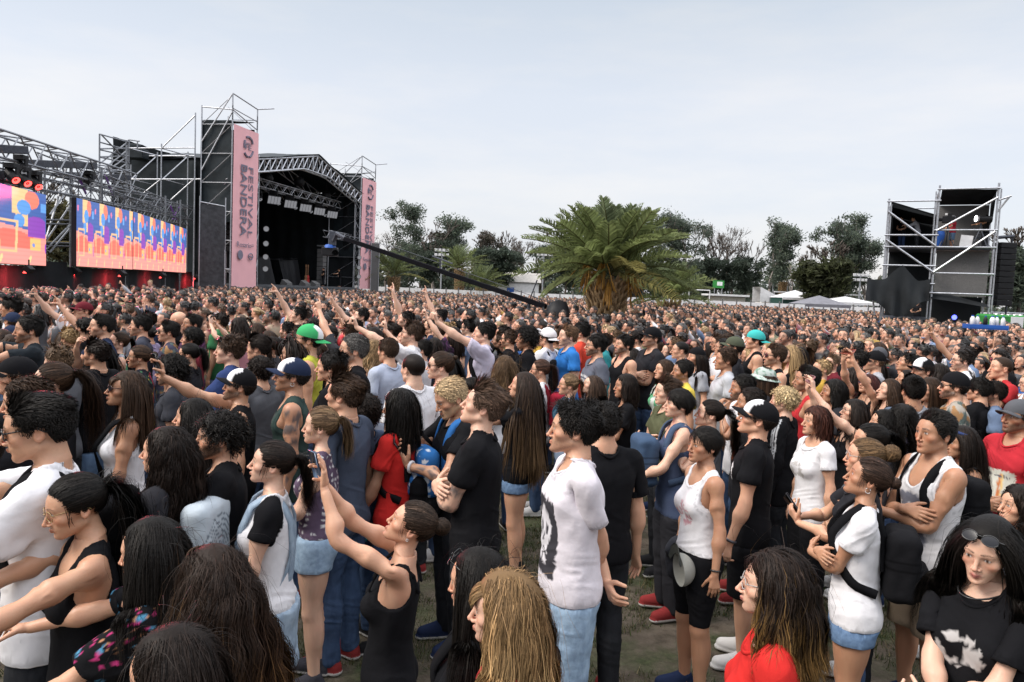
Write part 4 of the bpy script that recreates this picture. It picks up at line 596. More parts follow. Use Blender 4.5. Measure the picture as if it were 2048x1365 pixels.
# ---------------------------------------------------------------- fence and small things at the far side
def build_far():
    f = empty('fence', 'long white panel fence closing the far side of the field', 'fence'); a, b = at(700, 590, 88)[:2], at(2150, 600, 74)[:2]; n = 52; m = MB(); q = MB(); d = (b-a)/n; ang = math.atan2(d[1], d[0])
    rng = np.random.default_rng(2)
    for k in range(n): c = a+d*(k+.5); m.box((*c, 1.12), (np.linalg.norm(d)/2-.03, .03, 1.05), ang+rng.normal(0, .01)); q.box((*(a+d*k), 1.2), (.06, .06, 1.2), ang)
    m.build('panel', 'white', f); q.build('post', 'mesh', f)
    def tent(u, Y, w, dd, h, hr, wall, roof, label, name='gazebo_tent'):
        x, y = at(u, 600, Y)[:2]; r = empty(name, label, 'tent', None, (x, y, 0)); R_ = MB(); v = np.array([(-w, -dd, h), (w, -dd, h), (w, dd, h), (-w, dd, h), (0, 0, hr)]); R_.raw(v, [np.array([(0, 1, 4), (1, 2, 4), (2, 3, 4), (3, 0, 4)])]); R_.box((0, -dd, h-.1), (w, .03, .14)); R_.build('roof', roof, r); m = MB()
        for sx in (-1, 1):
            for sy in (-1, 1): m.tube((sx*w*.97, sy*dd*.97, 0), (sx*w*.97, sy*dd*.97, h), .05)
        m.build('leg', 'steel', r)
        if wall: MB().box((0, dd*.9, h/2), (w*.95, .03, h/2)).box((w*.95, 0, h/2), (.03, dd*.9, h/2)).box((-w*.95, 0, h/2), (.03, dd*.9, h/2)).box((0, -dd*.93, h*.62), (w*.95, .03, h*.34)).build('side_wall', wall, r)
    tent(1589, 93, 2.4, 2.4, 2.9, 3.9, 'tentgreen', 'white', 'white roofed tent with dark green walls behind the fence'); tent(1638, 70, 2.1, 2.1, 2.25, 3.1, None, 'tentgrey', 'grey gazebo in front of the white fence'); tent(1690, 86, 3.0, 2.0, 2.6, 3.3, None, 'white', 'pale wide gazebo left of the control tower')
    x, y = at(1539, 600, 98)[:2]; r = empty('hut', 'small hut with a slanting white roof left of the white tent', 'hut', None, (x, y, 0)); MB().box((0, 0, 1.1), (1.6, 1.4, 1.1)).build('wall', 'plaster', r); MB().raw(np.array([(-1.8, -1.6, 4.2), (1.9, -1.6, 2.4), (1.9, 1.6, 2.4), (-1.8, 1.6, 4.2), (-1.8, -1.6, 2.2), (-1.8, 1.6, 2.2)]), [np.array([(0, 1, 2, 3)]), np.array([(0, 4, 1), (3, 2, 5)])]).build('roof', 'white', r)
    x, y = at(1452, 600, 97)[:2]; r = empty('hut', 'low flat roofed hut behind the fence under the green board', 'hut', None, (x, y, 0)); MB().box((0, 0, 1.4), (2.2, 1.2, 1.4)).build('wall', 'plaster', r); MB().box((-.2, -.2, 2.9), (2.7, 1.6, .12)).build('roof', 'white', r)
    x, y, z = at(1437, 569, 99); r = empty('billboard', 'green board with a white square on posts', 'board', None, (x, y, 0)); MB().box((0, 0, z), (.75, .05, .5)).build('board', 'green', r); MB().box((.15, -.06, z+.08), (.35, .02, .25)).build('notice', 'white', r); MB().tube((-.5, 0, 0), (-.5, 0, z), .05).tube((.5, 0, 0), (.5, 0, z), .05).build('post', 'steel', r)
    x, y = at(1398, 600, 93)[:2]; o = MB().tube((x-1.3, y, 0), (x-1.3, y, 3.4), .07).tube((x+1.3, y, 0), (x+1.3, y, 3.4), .07).tube((x-1.3, y, 3.4), (x+1.3, y, 3.4), .07).build('goal_frame', 'white'); tag(o, 'white football goal frame behind the fence', 'goal')
    for i, (u, v, Y, lab) in enumerate(((884, 503, 96, 'floodlight mast among the trees left of the palm'), (1088, 503, 100, 'floodlight mast behind the left fronds of the big palm'), (1721, 553, 92, 'floodlight mast left of the control tower'))):
        x, y, z = at(u, v, Y); r = empty('floodlight_mast', lab, 'lamp post', 'floodlight masts', (x, y, 0)); MB().tube((0, 0, 0), (0, 0, z), .10, 8).tube((-.9, 0, z), (.9, 0, z), .05).tube((-.9, 0, z-.6), (.9, 0, z-.6), .05).build('mast', 'steel', r); m = MB(); [m.box((-.75+.5*k, -.1, z+.15-.6*j), (.18, .1, .16)) for k in range(4) for j in range(2)]; m.build('lamp_head', 'white', r)
    x, y = at(1035, 590, 100)[:2]; r = empty('house', 'small white house glimpsed behind the trees above the crane base', 'house', None, (x, y+8, 0)); MB().box((0, 0, 1.8), (3, 3, 1.8)).build('wall', 'white', r); MB().raw(np.array([(-3.3, -3.3, 3.6), (3.3, -3.3, 3.6), (3.3, 3.3, 3.6), (-3.3, 3.3, 3.6), (-3.3, 0, 5.0), (3.3, 0, 5.0)]), [np.array([(0, 1, 5, 4), (2, 3, 4, 5)]), np.array([(0, 4, 3), (1, 2, 5)])]).build('roof', 'plaster', r); MB().box((-1, -3.02, 1.6), (.5, .03, 1.2)).build('door', 'blue', r)
    # stand of seats, hazy, between tent and tower
    x, y = at(1690, 600, 93)[:2]; r = empty('grandstand', 'tubular stand with pale seats far behind the grey gazebo', 'stand', None, (x, y+4, 0)); m = MB(); 
    for k in range(7): m.tube((-6+k*2, 0, 0), (-6+k*2, 5, 4), .06).tube((-6+k*2, 5, 0), (-6+k*2, 5, 4.6), .06).tube((-6+k*2, 0, 3), (-4+k*2, 0, 0), .04).tube((-6+k*2, 0, 0), (-4+k*2, 0, 3), .04)
    m.build('frame', 'steel', r); m = MB(); [m.box((0, .6+.9*k, .9+.7*k), (6, .2, .08)) for k in range(5)]; m.build('seat_row', 'white', r)
build_ground(); build_screens(); build_stage(); TOWER = build_tower(); build_trees(); build_far()
# ---------------------------------------------------------------- the human figure: one field, one surface, one skeleton
GEN = {}
AD = nrm(V3(.7071, 0, -.7071)); AN = nrm(V3(-.7071, 0, -.7071))      # rest direction of the arm, rest normal of the palm
def skeleton(g):
    m = g == 'm'; J = {}
    sh = .178 if m else .152; ua = .295 if m else .275; fa = .262 if m else .245; hp = .092
    J.update(pelvis=V3(0, .005, .96), spine=V3(0, .01, 1.08), chest=V3(0, .012, 1.24), neck=V3(0, .022, 1.475), head=V3(0, .012, 1.575), top=V3(0, .012, 1.74))
    for s, n in ((1, 'L'), (-1, 'R')):
        S = V3(s, 1, 1); sp = V3(sh, .012, 1.425)
        J['clav'+n] = V3(.03, .0, 1.44)*S; J['arm'+n] = sp*S; e = sp+AD*ua; w = e+AD*fa+V3(0, -.012, 0)
        J['fore'+n] = (e+V3(0, .006, 0))*S; J['hand'+n] = w*S
        k = 1.0 if m else .9
        side = V3(0, -1, 0); base = w+AD*.012
        J['knuckle'+n] = (w+AD*.09*k)*S
        for i, (off, L, sp2) in enumerate(((.027, .072, .10), (.009, .08, .025), (-.009, .074, -.05), (-.026, .058, -.14))):
            b = w+(AD*(.094-.004*abs(i-1))+side*off)*k; d = nrm(AD+side*sp2+AN*.10); b2 = b+d*L*.46*k; t = b2+nrm(d+AN*.16)*L*.54*k
            J['fa%d%s' % (i, n)] = b*S; J['fb%d%s' % (i, n)] = b2*S; J['ft%d%s' % (i, n)] = t*S
        b = w+(AD*.028+side*.020)*k+AN*.004; d = nrm(AD*.75+side*.72+AN*.22); b2 = b+d*.046*k; t = b2+nrm(d+AD*.45)*.05*k
        J['ta'+n] = b*S; J['tb'+n] = b2*S; J['tt'+n] = t*S
        J['thigh'+n] = V3(hp, .005, .92)*S; J['shin'+n] = V3(hp+.012, -.005, .50)*S; J['foot'+n] = V3(hp+.014, .022, .088)*S; J['toe'+n] = V3(hp+.03, -.13, .03)*S
    return J
BONES = [('pelvis', None, 'pelvis', 'spine', .14), ('spine', 'pelvis', 'spine', 'chest', .13), ('chest', 'spine', 'chest', 'neck', .135),
         ('neck', 'chest', 'neck', 'head', .06), ('head', 'neck', 'head', 'top', .085)]
for n in 'LR':
    BONES += [('clav'+n, 'chest', 'clav'+n, 'arm'+n, .05), ('arm'+n, 'clav'+n, 'arm'+n, 'fore'+n, .048), ('fore'+n, 'arm'+n, 'fore'+n, 'hand'+n, .036),
              ('hand'+n, 'fore'+n, 'hand'+n, 'knuckle'+n, .032)]
    for i in range(4): BONES += [('fa%d%s' % (i, n), 'hand'+n, 'fa%d%s' % (i, n), 'fb%d%s' % (i, n), .0085), ('fb%d%s' % (i, n), 'fa%d%s' % (i, n), 'fb%d%s' % (i, n), 'ft%d%s' % (i, n), .0075)]
    BONES += [('ta'+n, 'hand'+n, 'ta'+n, 'tb'+n, .011), ('tb'+n, 'ta'+n, 'tb'+n, 'tt'+n, .0095)]
    BONES += [('thigh'+n, 'pelvis', 'thigh'+n, 'shin'+n, .085), ('shin'+n, 'thigh'+n, 'shin'+n, 'foot'+n, .055), ('foot'+n, 'shin'+n, 'foot'+n, 'toe'+n, .045)]
BI = {b[0]: i for i, b in enumerate(BONES)}
HC = V3(0, .0, 1.645)              # eye-level centre of the head at rest
def head_prims(g, s=1.0):
    """(prim, k, mode) in head space (origin HC, face to -Y)"""
    m = g == 'm'; L = []
    def u(p, k=.012): L.append((p, k, 'u'))
    def c(p, k=.006): L.append((p, k, 's'))
    u(p_ell((0, .010, .026), (.0745, .0985, .0885)))
    u(p_ell((0, -.040, .018), (.062, .056, .055)), .03)
    u(p_ell((0, -.043, -.036), (.0575, .0505, .074)), .022)
    u(p_ell((0, -.070, -.066), (.036, .0275, .033)), .016)
    u(p_ell((0, -.072, -.090), (.026, .022, .020)), .014)
    jw = .050 if m else .044
    for sx in (1, -1):
        u(p_cone((sx*jw, .004, -.058), (sx*.014, -.074, -.099 if m else -.096), .017, .015 if m else .013), .022)
        u(p_ell((sx*.046, -.060, -.026), (.020, .022, .017)), .022)
    u(p_ell((0, -.083, -.101 if m else -.097), (.021 if m else .016, .017, .015)), .014)
    for sx in (1, -1): c(p_ell((sx*.031, -.107, -.001), (.017, .016, .0115)), .014)      # sockets
    for sx in (1, -1):
        u(p_cone((sx*.012, -.0905, .0165), (sx*.043, -.080, .018), .0075 if m else .0055, .006 if m else .0045), .012)      # brow
        u(p_ell((sx*.0315, -.0785, -.001), (.0135, .0135, .0135)), .002)                  # eyeball
        u(p_cone((sx*.020, -.0895, .0065), (sx*.043, -.0835, .0052), .0034, .0030), .004)   # upper lid
        u(p_cone((sx*.021, -.0880, -.0088), (sx*.041, -.0835, -.0078), .0030, .0026), .005)  # lower lid
    nl = 1.0 if m else .9
    u(p_cone((0, -.0925, .008), (0, -.0925-.0255*nl, -.0375), .0078*nl, .0092*nl), .010)
    u(p_ell((0, -.0925-.0270*nl, -.0400), (.0098*nl, .0085, .0085*nl)), .006)
    for sx in (1, -1):
        u(p_ell((sx*.0135*nl, -.1025, -.0435), (.0078*nl, .0095, .0068*nl)), .006)
        c(p_ell((sx*.0068*nl, -.1080, -.0505), (.0040, .0050, .0030)), .003)
    for sx in (1, -1): u(p_cone((0, -.1020, -.0655), (sx*.021, -.0925, -.0685), .0058, .0022), .006)
    for sx in (1, -1): u(p_cone((0, -.1005, -.0765), (sx*.019, -.0930, -.0720), .0070, .0028), .006)
    c(p_cone((-.021, -.0985, -.0702), (.021, -.0985, -.0702), .0016, .0016), .003)
    c(p_ell((0, -.1055, -.0555), (.0035, .005, .007)), .005)
    c(p_ell((0, -.1070, -.0865), (.016, .010, .005)), .012)
    for sx in (1, -1):
        R = Matrix.Rotation(math.radians(14*sx), 3, 'Z') @ Matrix.Rotation(math.radians(-12), 3, 'X')
        u(p_ell((sx*.077, .014, -.012), (.0085, .0195, .0315), R), .006)
        c(p_ell((sx*.085, .010, -.010), (.0065, .0115, .0185), R), .004)
        u(p_ell((sx*.0765, .003, -.016), (.006, .006, .008)), .004)
    return L
def off(p, o, sc=1.0):
    fn, lo, hi = p; o = np.array(o)
    return (lambda X, Y, Z: fn((X-o[0])/sc, (Y-o[1])/sc, (Z-o[2])/sc)*sc), np.array(lo)*sc+o, np.array(hi)*sc+o
HS = {'m': 1.0, 'f': .955}
def body_prims(g):
    """[(tag, prim, k)]"""
    m = g == 'm'; J = skeleton(g); L = []
    def u(t, p, k=.03): L.append((t, p, k))
    u('neck', p_cone((0, .020, 1.60), (0, .030, 1.44), .053 if m else .043, .060 if m else .050, (1, 1, 1)))
    if m:
        u('torso', p_ell((0, .012, 1.29), (.152, .108, .205))); u('torso', p_cone((-.105, .012, 1.375), (.105, .012, 1.375), .075, .075), .05)
        u('torso', p_ell((0, .005, 1.10), (.135, .098, .17)), .06); u('torso', p_ell((0, .008, .955), (.155, .112, .125)), .06)
        for s in (1, -1): u('torso', p_ell((s*.075, -.070, 1.315), (.075, .04, .058)), .04); u('torso', p_ell((s*.08, .065, 1.33), (.07, .05, .10)), .05)
    else:
        u('torso', p_ell((0, .012, 1.30), (.132, .095, .185))); u('torso', p_cone((-.085, .012, 1.375), (.085, .012, 1.375), .062, .062), .05)
        u('torso', p_ell((0, .005, 1.11), (.112, .085, .16)), .06); u('torso', p_ell((0, .008, .95), (.165, .115, .125)), .07)
        for s in (1, -1): u('torso', p_ell((s*.068, -.078, 1.275), (.056, .050, .060)), .045)
    for s in (1, -1):
        S = V3(s, 1, 1)
        u('torso', p_ell((s*.075, .062, .905), (.085, .075, .085)), .04)
        u('neck', p_cone((s*.03, .028, 1.490), J['armL']*S+V3(-.02*s, .008, .018), .040, .036), .04)
        a, e, w = J['armL']*S, J['foreL']*S, J['handL']*S; k = 1.0 if m else .84
        u('arm', p_ell(a+V3(.002*s, 0, -.006), (.055*k, .056*k, .056*k)), .04)
        u('arm', p_cone(a, e, .049*k, .037*k), .03); u('arm', p_ell(a+(e-a)*.5+V3(0, -.010, 0), (.046*k,)*3), .04)
        u('arm', p_cone(e, w, .037*k, .0265*k), .03); u('arm', p_ell(e+(w-e)*.28, (.041*k, .040*k, .041*k)), .05)
        h, kn, an, kk = J['hipL'] if 'hipL' in J else J['thighL']*S, J['shinL']*S, J['footL']*S, 1.0 if m else 1.02
        u('leg', p_cone(h, kn, .086*kk, .056), .04); u('leg', p_ell(h+(kn-h)*.35, (.082*kk, .085*kk, .17)), .05)
        u('leg', p_cone(kn, an, .054, .035), .02); u('leg', p_ell(kn+(an-kn)*.32+V3(0, .022, 0), (.052, .050, .12)), .04)
        t = J['toeL']*S
        u('foot', p_cone(an+V3(0, .03, -.045), t, .036, .026), .03); u('foot', p_cone(an+V3(0, 0, -.01), t+V3(0, .05, .01), .034, .026), .03)
    return L
def hand_prims(g):
    J = skeleton(g); L = []; k = 1.0 if g == 'm' else .86
    for s in (1, -1):
        S = V3(s, 1, 1)
        w = J['handL']
        for i in range(4):
            b = J['fa%dL' % i]; L.append((p_cone((w+(b-w)*.12)*S, b*S, .0155*k, .0125*k, None), .010))
        for i in range(4):
            r = (.0088, .0092, .0088, .0078)[i]*k
            L.append((p_cone(J['fa%dL' % i]*S, J['fb%dL' % i]*S, r*1.06, r), .004)); L.append((p_cone(J['fb%dL' % i]*S, J['ft%dL' % i]*S, r, r*.80), .003))
        L.append((p_cone((w+AD*.015)*S, J['taL']*S, .016*k, .0165*k), .012)); L.append((p_cone(J['taL']*S, J['tbL']*S, .0150*k, .0112*k), .008)); L.append((p_cone(J['tbL']*S, J['ttL']*S, .0108*k, .0085*k), .003))
    return L
def rest_weights(P, g, n_keep=4):
    J = skeleton(g); D = np.empty((len(P), len(BONES)), F4)
    for i, (n, par, a, b, r) in enumerate(BONES):
        A, B = J[a], J[b]; ba = B-A; t = np.clip((P-A)@ba/(ba@ba), 0, 1)
        D[:, i] = np.linalg.norm(P-A-t[:, None]*ba, axis=1)/r
    W = 1/np.maximum(D, .05)**7
    # the head stays rigid above the jaw line; fingers never pull on anything but hands
    hd = sstep(1.515, 1.56, P[:, 2]+.35*np.maximum(-P[:, 1]-.02, 0)); out = np.abs(P[:, 0]) < .13
    q = hd*out; W *= (1-q)[:, None]; W[:, BI['head']] = np.maximum(W[:, BI['head']], q*1e6)
    for n in 'LR':
        s = 1 if n == 'L' else -1; near = ((P*V3(s, 1, 1)-J['handL'])@AD) > .02; near &= P[:, 0]*s > .3
        for b in BONES:
            if b[0][0] in 'ft' and b[0][1] in 'ab0123' and b[0].endswith(n) and b[0][:2] in ('fa', 'fb', 'ta', 'tb'): W[~near, BI[b[0]]] = 0
    W[W < W.max(1, keepdims=True)*.004] = 0
    return (W/W.sum(1, keepdims=True)).astype(F4)
def head_local(P, g): return (P-HC)/HS[g]
def build_template(g, h, targets):
    J = skeleton(g); x = J['ttL'][0]+.10 if False else abs(J['ft1L'][0])+.05
    f = Field((-x, -.23, -.02), (x, .22, 1.80), h)
    for t, p, k in body_prims(g): f.add(p, k)
    for p, k in hand_prims(g): f.add(p, k)
    for p, k, md in head_prims(g): f.add(off(p, HC, HS[g]), k*HS[g], 0, md)
    P, Q = surfnet(f.v, f.lo, h)
    # centre faces and hands for decimation
    q = head_local(P, g); keep = np.zeros(len(P))
    face = (P[:, 2] > 1.50) & (np.abs(P[:, 0]) < .12)
    keep[face] = .6; keep[face & (q[:, 1] < -.055)] = 1.0; keep[face & (np.abs(q[:, 0]) > .068) & (np.abs(q[:, 2]+.01) < .045)] = .9
    keep[np.abs(P[:, 0]) > J['handL'][0]-.01] = .8
    out = []
    for ratio, fac in targets:
        P2, T = decimate(P, Q, keep, ratio, fac) if fac else decimate(out[1][0], out[1][1], None, ratio); out.append((P2, T, rest_weights(P2, g)))
    return out
# ---------------------------------------------------------------- posing
def solve(g, pose):
    J = skeleton(g); G = {}; Q = {}
    le, tw = pose.get('lean', 0), pose.get('twist', 0)
    sh = pose.get('shift', (0, 0, 0))
    G['pelvis'] = rz(tw*.2) @ rx(le*.3); Q['pelvis'] = J['pelvis']+V3(*sh)
    def chain(n, par, key, R): G[n] = G[par] @ R; Q[n] = Q[par]+G[par] @ (J[key]-J[[b[2] for b in BONES if b[0] == par][0]])
    chain('spine', 'pelvis', 'spine', rz(tw*.3) @ rx(le*.35)); chain('chest', 'spine', 'chest', rz(tw*.5) @ rx(le*.35))
    hy, hp, hr = pose.get('head', (0, 0, 0))
    chain('neck', 'chest', 'neck', rz(hy*.4) @ rx(-hp*.4-le*.5) @ ry(hr*.4)); chain('head', 'neck', 'head', rz(hy*.6) @ rx(-hp*.6-le*.4) @ ry(hr*.6))
    for n, s in (('L', 1), ('R', -1)):
        S = V3(s, 1, 1); a = pose.get('arm'+n, {})
        T = np.array(a.get('t', (.265, -.01, .86)), float)*S; pole = np.array(a.get('pole', (.35, 1, -.1)), float)*S
        lift = np.clip((T[2]-1.25)*38, 0, 24); fw = np.clip((-T[1]-.15)*30, -5, 14)
        chain('clav'+n, 'chest', 'clav'+n, (ry(-lift) if s > 0 else ry(lift)) @ rz(-fw*s))
        Q['arm'+n] = Q['clav'+n]+G['clav'+n] @ (J['arm'+n]-J['clav'+n])
        ru, rf = J['fore'+n]-J['arm'+n], J['hand'+n]-J['fore'+n]; L1, L2 = np.linalg.norm(ru), np.linalg.norm(rf)
        v = T-Q['arm'+n]; d = min(np.linalg.norm(v), (L1+L2)*.995); u = nrm(v)
        ca = (L1*L1+d*d-L2*L2)/(2*L1*d); ca = np.clip(ca, -1, 1); pp = nrm(pole-u*(pole@u))
        e = Q['arm'+n]+u*L1*ca+pp*L1*math.sqrt(1-ca*ca); w = Q['arm'+n]+u*d
        rp = V3(0, 1, 0)
        G['arm'+n] = frame(e-Q['arm'+n], pp) @ frame(ru, rp).T; G['fore'+n] = frame(w-e, pp) @ frame(rf, rp).T
        Q['fore'+n] = e; Q['hand'+n] = w
        hd, hn = AD*S, AN*S
        if 'dir' in a:
            dd = nrm(np.array(a['dir'], float)*S); pn = np.array(a.get('palm', (-1, 0, 0)), float)*S
            G['hand'+n] = frame(dd, pn) @ frame(hd, hn).T
        else: G['hand'+n] = G['fore'+n] @ rax(hd, a.get('roll', 0)*s)
        # half of the turn of the hand already happens in the forearm
        cu = a.get('curl', 14); cu = (cu,)*4 if np.isscalar(cu) else cu
        ax = np.cross(hd, hn)
        for i in range(4):
            A, B = 'fa%d%s' % (i, n), 'fb%d%s' % (i, n)
            G[A] = G['hand'+n] @ rax(ax, cu[i]); Q[A] = w+G['hand'+n] @ (J[A]-J['hand'+n])
            G[B] = G['hand'+n] @ rax(ax, cu[i]*2.1); Q[B] = Q[A]+G[A] @ (J[B]-J[A])
        th = a.get('thumb', 12); tax = np.cross(nrm(J['tb'+n]-J['ta'+n]), hn)
        G['ta'+n] = G['hand'+n] @ rax(tax, th); Q['ta'+n] = w+G['hand'+n] @ (J['ta'+n]-J['hand'+n])
        G['tb'+n] = G['hand'+n] @ rax(tax, th*2); Q['tb'+n] = Q['ta'+n]+G['ta'+n] @ (J['tb'+n]-J['ta'+n])
        # leg
        l = pose.get('leg'+n, (0, 0, 0, 8)); Q['thigh'+n] = Q['pelvis']+G['pelvis'] @ (J['thigh'+n]-J['pelvis'])
        T = J['foot'+n]+V3(l[0]*s, l[1], l[2]); r1, r2 = J['shin'+n]-J['thigh'+n], J['foot'+n]-J['shin'+n]; L1, L2 = np.linalg.norm(r1), np.linalg.norm(r2)
        v = T-Q['thigh'+n]; d = min(np.linalg.norm(v), (L1+L2)*.9995); u = nrm(v); ca = np.clip((L1*L1+d*d-L2*L2)/(2*L1*d), -1, 1)
        pole = V3(s*.1, -1, 0); pp = nrm(pole-u*(pole@u)); e = Q['thigh'+n]+u*L1*ca+pp*L1*math.sqrt(1-ca*ca); w = Q['thigh'+n]+u*d
        G['thigh'+n] = frame(e-Q['thigh'+n], -pp) @ frame(r1, rp).T; G['shin'+n] = frame(w-e, -pp) @ frame(r2, rp).T
        Q['shin'+n] = e; Q['foot'+n] = w; G['foot'+n] = rz(l[3]*s)
    Gm = np.stack([G[b[0]] for b in BONES]); Qm = np.stack([Q[b[0]] for b in BONES]); Jm = np.stack([J[b[2]] for b in BONES])
    t = Qm-np.einsum('bij,bj->bi', Gm, Jm)
    qr = np.array([list(Matrix(m.tolist()).to_quaternion()) for m in Gm])
    qt = np.concatenate([np.zeros((len(t), 1)), t], 1)
    def mul(a, b):
        w1, x1, y1, z1 = a.T; w2, x2, y2, z2 = b.T
        return np.stack([w1*w2-x1*x2-y1*y2-z1*z2, w1*x2+x1*w2+y1*z2-z1*y2, w1*y2-x1*z2+y1*w2+z1*x2, w1*z2+x1*y2-y1*x2+z1*w2], 1)
    return {'q': qr, 'd': .5*mul(qt, qr), 'G': G, 'Q': Q, 'T': t, 'g': g}
def skin(P, W, X):
    q, d = X['q'], X['d']
    qm = q[W.argmax(1)]; sg = np.sign(qm @ q.T); sg[sg == 0] = 1
    w = W*sg; Q = w @ q; D = w @ d; n = np.linalg.norm(Q, axis=1, keepdims=True); Q /= n; D /= n
    r, v = Q[:, :1], Q[:, 1:]
    out = P+2*np.cross(v, np.cross(v, P)+r*P)
    out = out+2*(r*D[:, 1:]-D[:, :1]*v+np.cross(v, D[:, 1:]))
    Gm = np.stack([X['G'][b[0]] for b in BONES]); lin = np.einsum('vb,bij->vij', W, Gm); L = np.einsum('vij,vj->vi', lin, P)+W @ X['T']
    return out*.22+L*.78
def bone_pt(X, bone, p):
    """a rest-space point carried rigidly by one bone"""
    i = BI[bone]; return np.asarray(p, float) @ X['G'][bone].T+X['T'][i]
# ---------------------------------------------------------------- clothes, cut from the same figure
def _ell(P, c, r): 
    q = (P-np.array(c))/np.array(r); k0 = np.linalg.norm(q, axis=-1); k1 = np.linalg.norm(q/np.array(r), axis=-1); return k0*(k0-1)/np.maximum(k1, 1e-6)
CUT = {   # hem, sleeve length (None: no sleeve), neck ellipsoid (centre, radii)
    'tshirt': (.835, .17, ((0, -.022, 1.512), (.072, .085, .060))), 'loose_tee': (.865, .20, ((0, -.022, 1.512), (.074, .085, .060))), 'vneck_tee': (.86, .15, ((0, -.075, 1.50), (.085, .085, .10))), 'wide_tee': (.86, .14, ((0, -.03, 1.505), (.10, .10, .065))),
    'crop_tee': (.93, .13, ((0, -.022, 1.512), (.085, .085, .060))), 'jacket': (.78, .53, ((0, -.03, 1.52), (.068, .085, .065))),
    'tank': (.80, None, ((0, -.07, 1.49), (.078, .13, .115))), 'crop_tank': (.98, None, ((0, -.06, 1.49), (.085, .15, .10))), 'long_tank': (.76, None, ((0, -.08, 1.48), (.075, .11, .15))),
    'cami': (.80, None, ((0, -.02, 1.475), (.105, .24, .105))),
}
LEGW = {'jeans': (.055, 1.02, 0), 'shorts': (.50, 1.0, .012), 'mini_shorts': (.775, 1.03, .006), 'biker': (.53, 1.02, -.004), 'trousers': (.05, 1.0, .008), 'skirt': (.60, 1.03, 0)}
def region(kind, P, g):
    """negative inside the piece of cloth"""
    J = skeleton(g); ax = np.abs(P[..., 0]); z = P[..., 2]
    if kind in CUT:
        hem, sl, (nc, nr) = CUT[kind]; r = np.maximum(hem-z, -_ell(P, nc, nr)); r = np.maximum(r, z-1.56)
        nw = nr[0]/.072; cyl = (np.hypot(P[..., 0]/(.076*nw), (P[..., 1]-.012)/.088)-1)*.07; r = np.maximum(r, -np.maximum(cyl, 1.458+.32*P[..., 1]-z))
        if sl is None:
            c = (.212, .0, 1.375) if g == 'm' else (.186, .0, 1.375)
            if kind == 'cami': c = (.188, .0, 1.395)
            if kind == 'cami':
                r = np.maximum(r, -_ell(P*V3(1, 1, 1)*1.0 if False else np.stack([ax, P[..., 1], z], -1), c, (.098, .2, .115)))
            else: r = np.maximum(r, -_ell(np.stack([ax, P[..., 1], z], -1), c, (.078, .16, .135)))
        else:
            t = (ax-J['armL'][0])*.7071-(z-J['armL'][2])*.7071
            r = np.where(ax > .215, np.maximum(r, t-sl), r)
        return r
    lo, hi, _ = LEGW[kind]; return np.maximum(lo-z, z-hi)
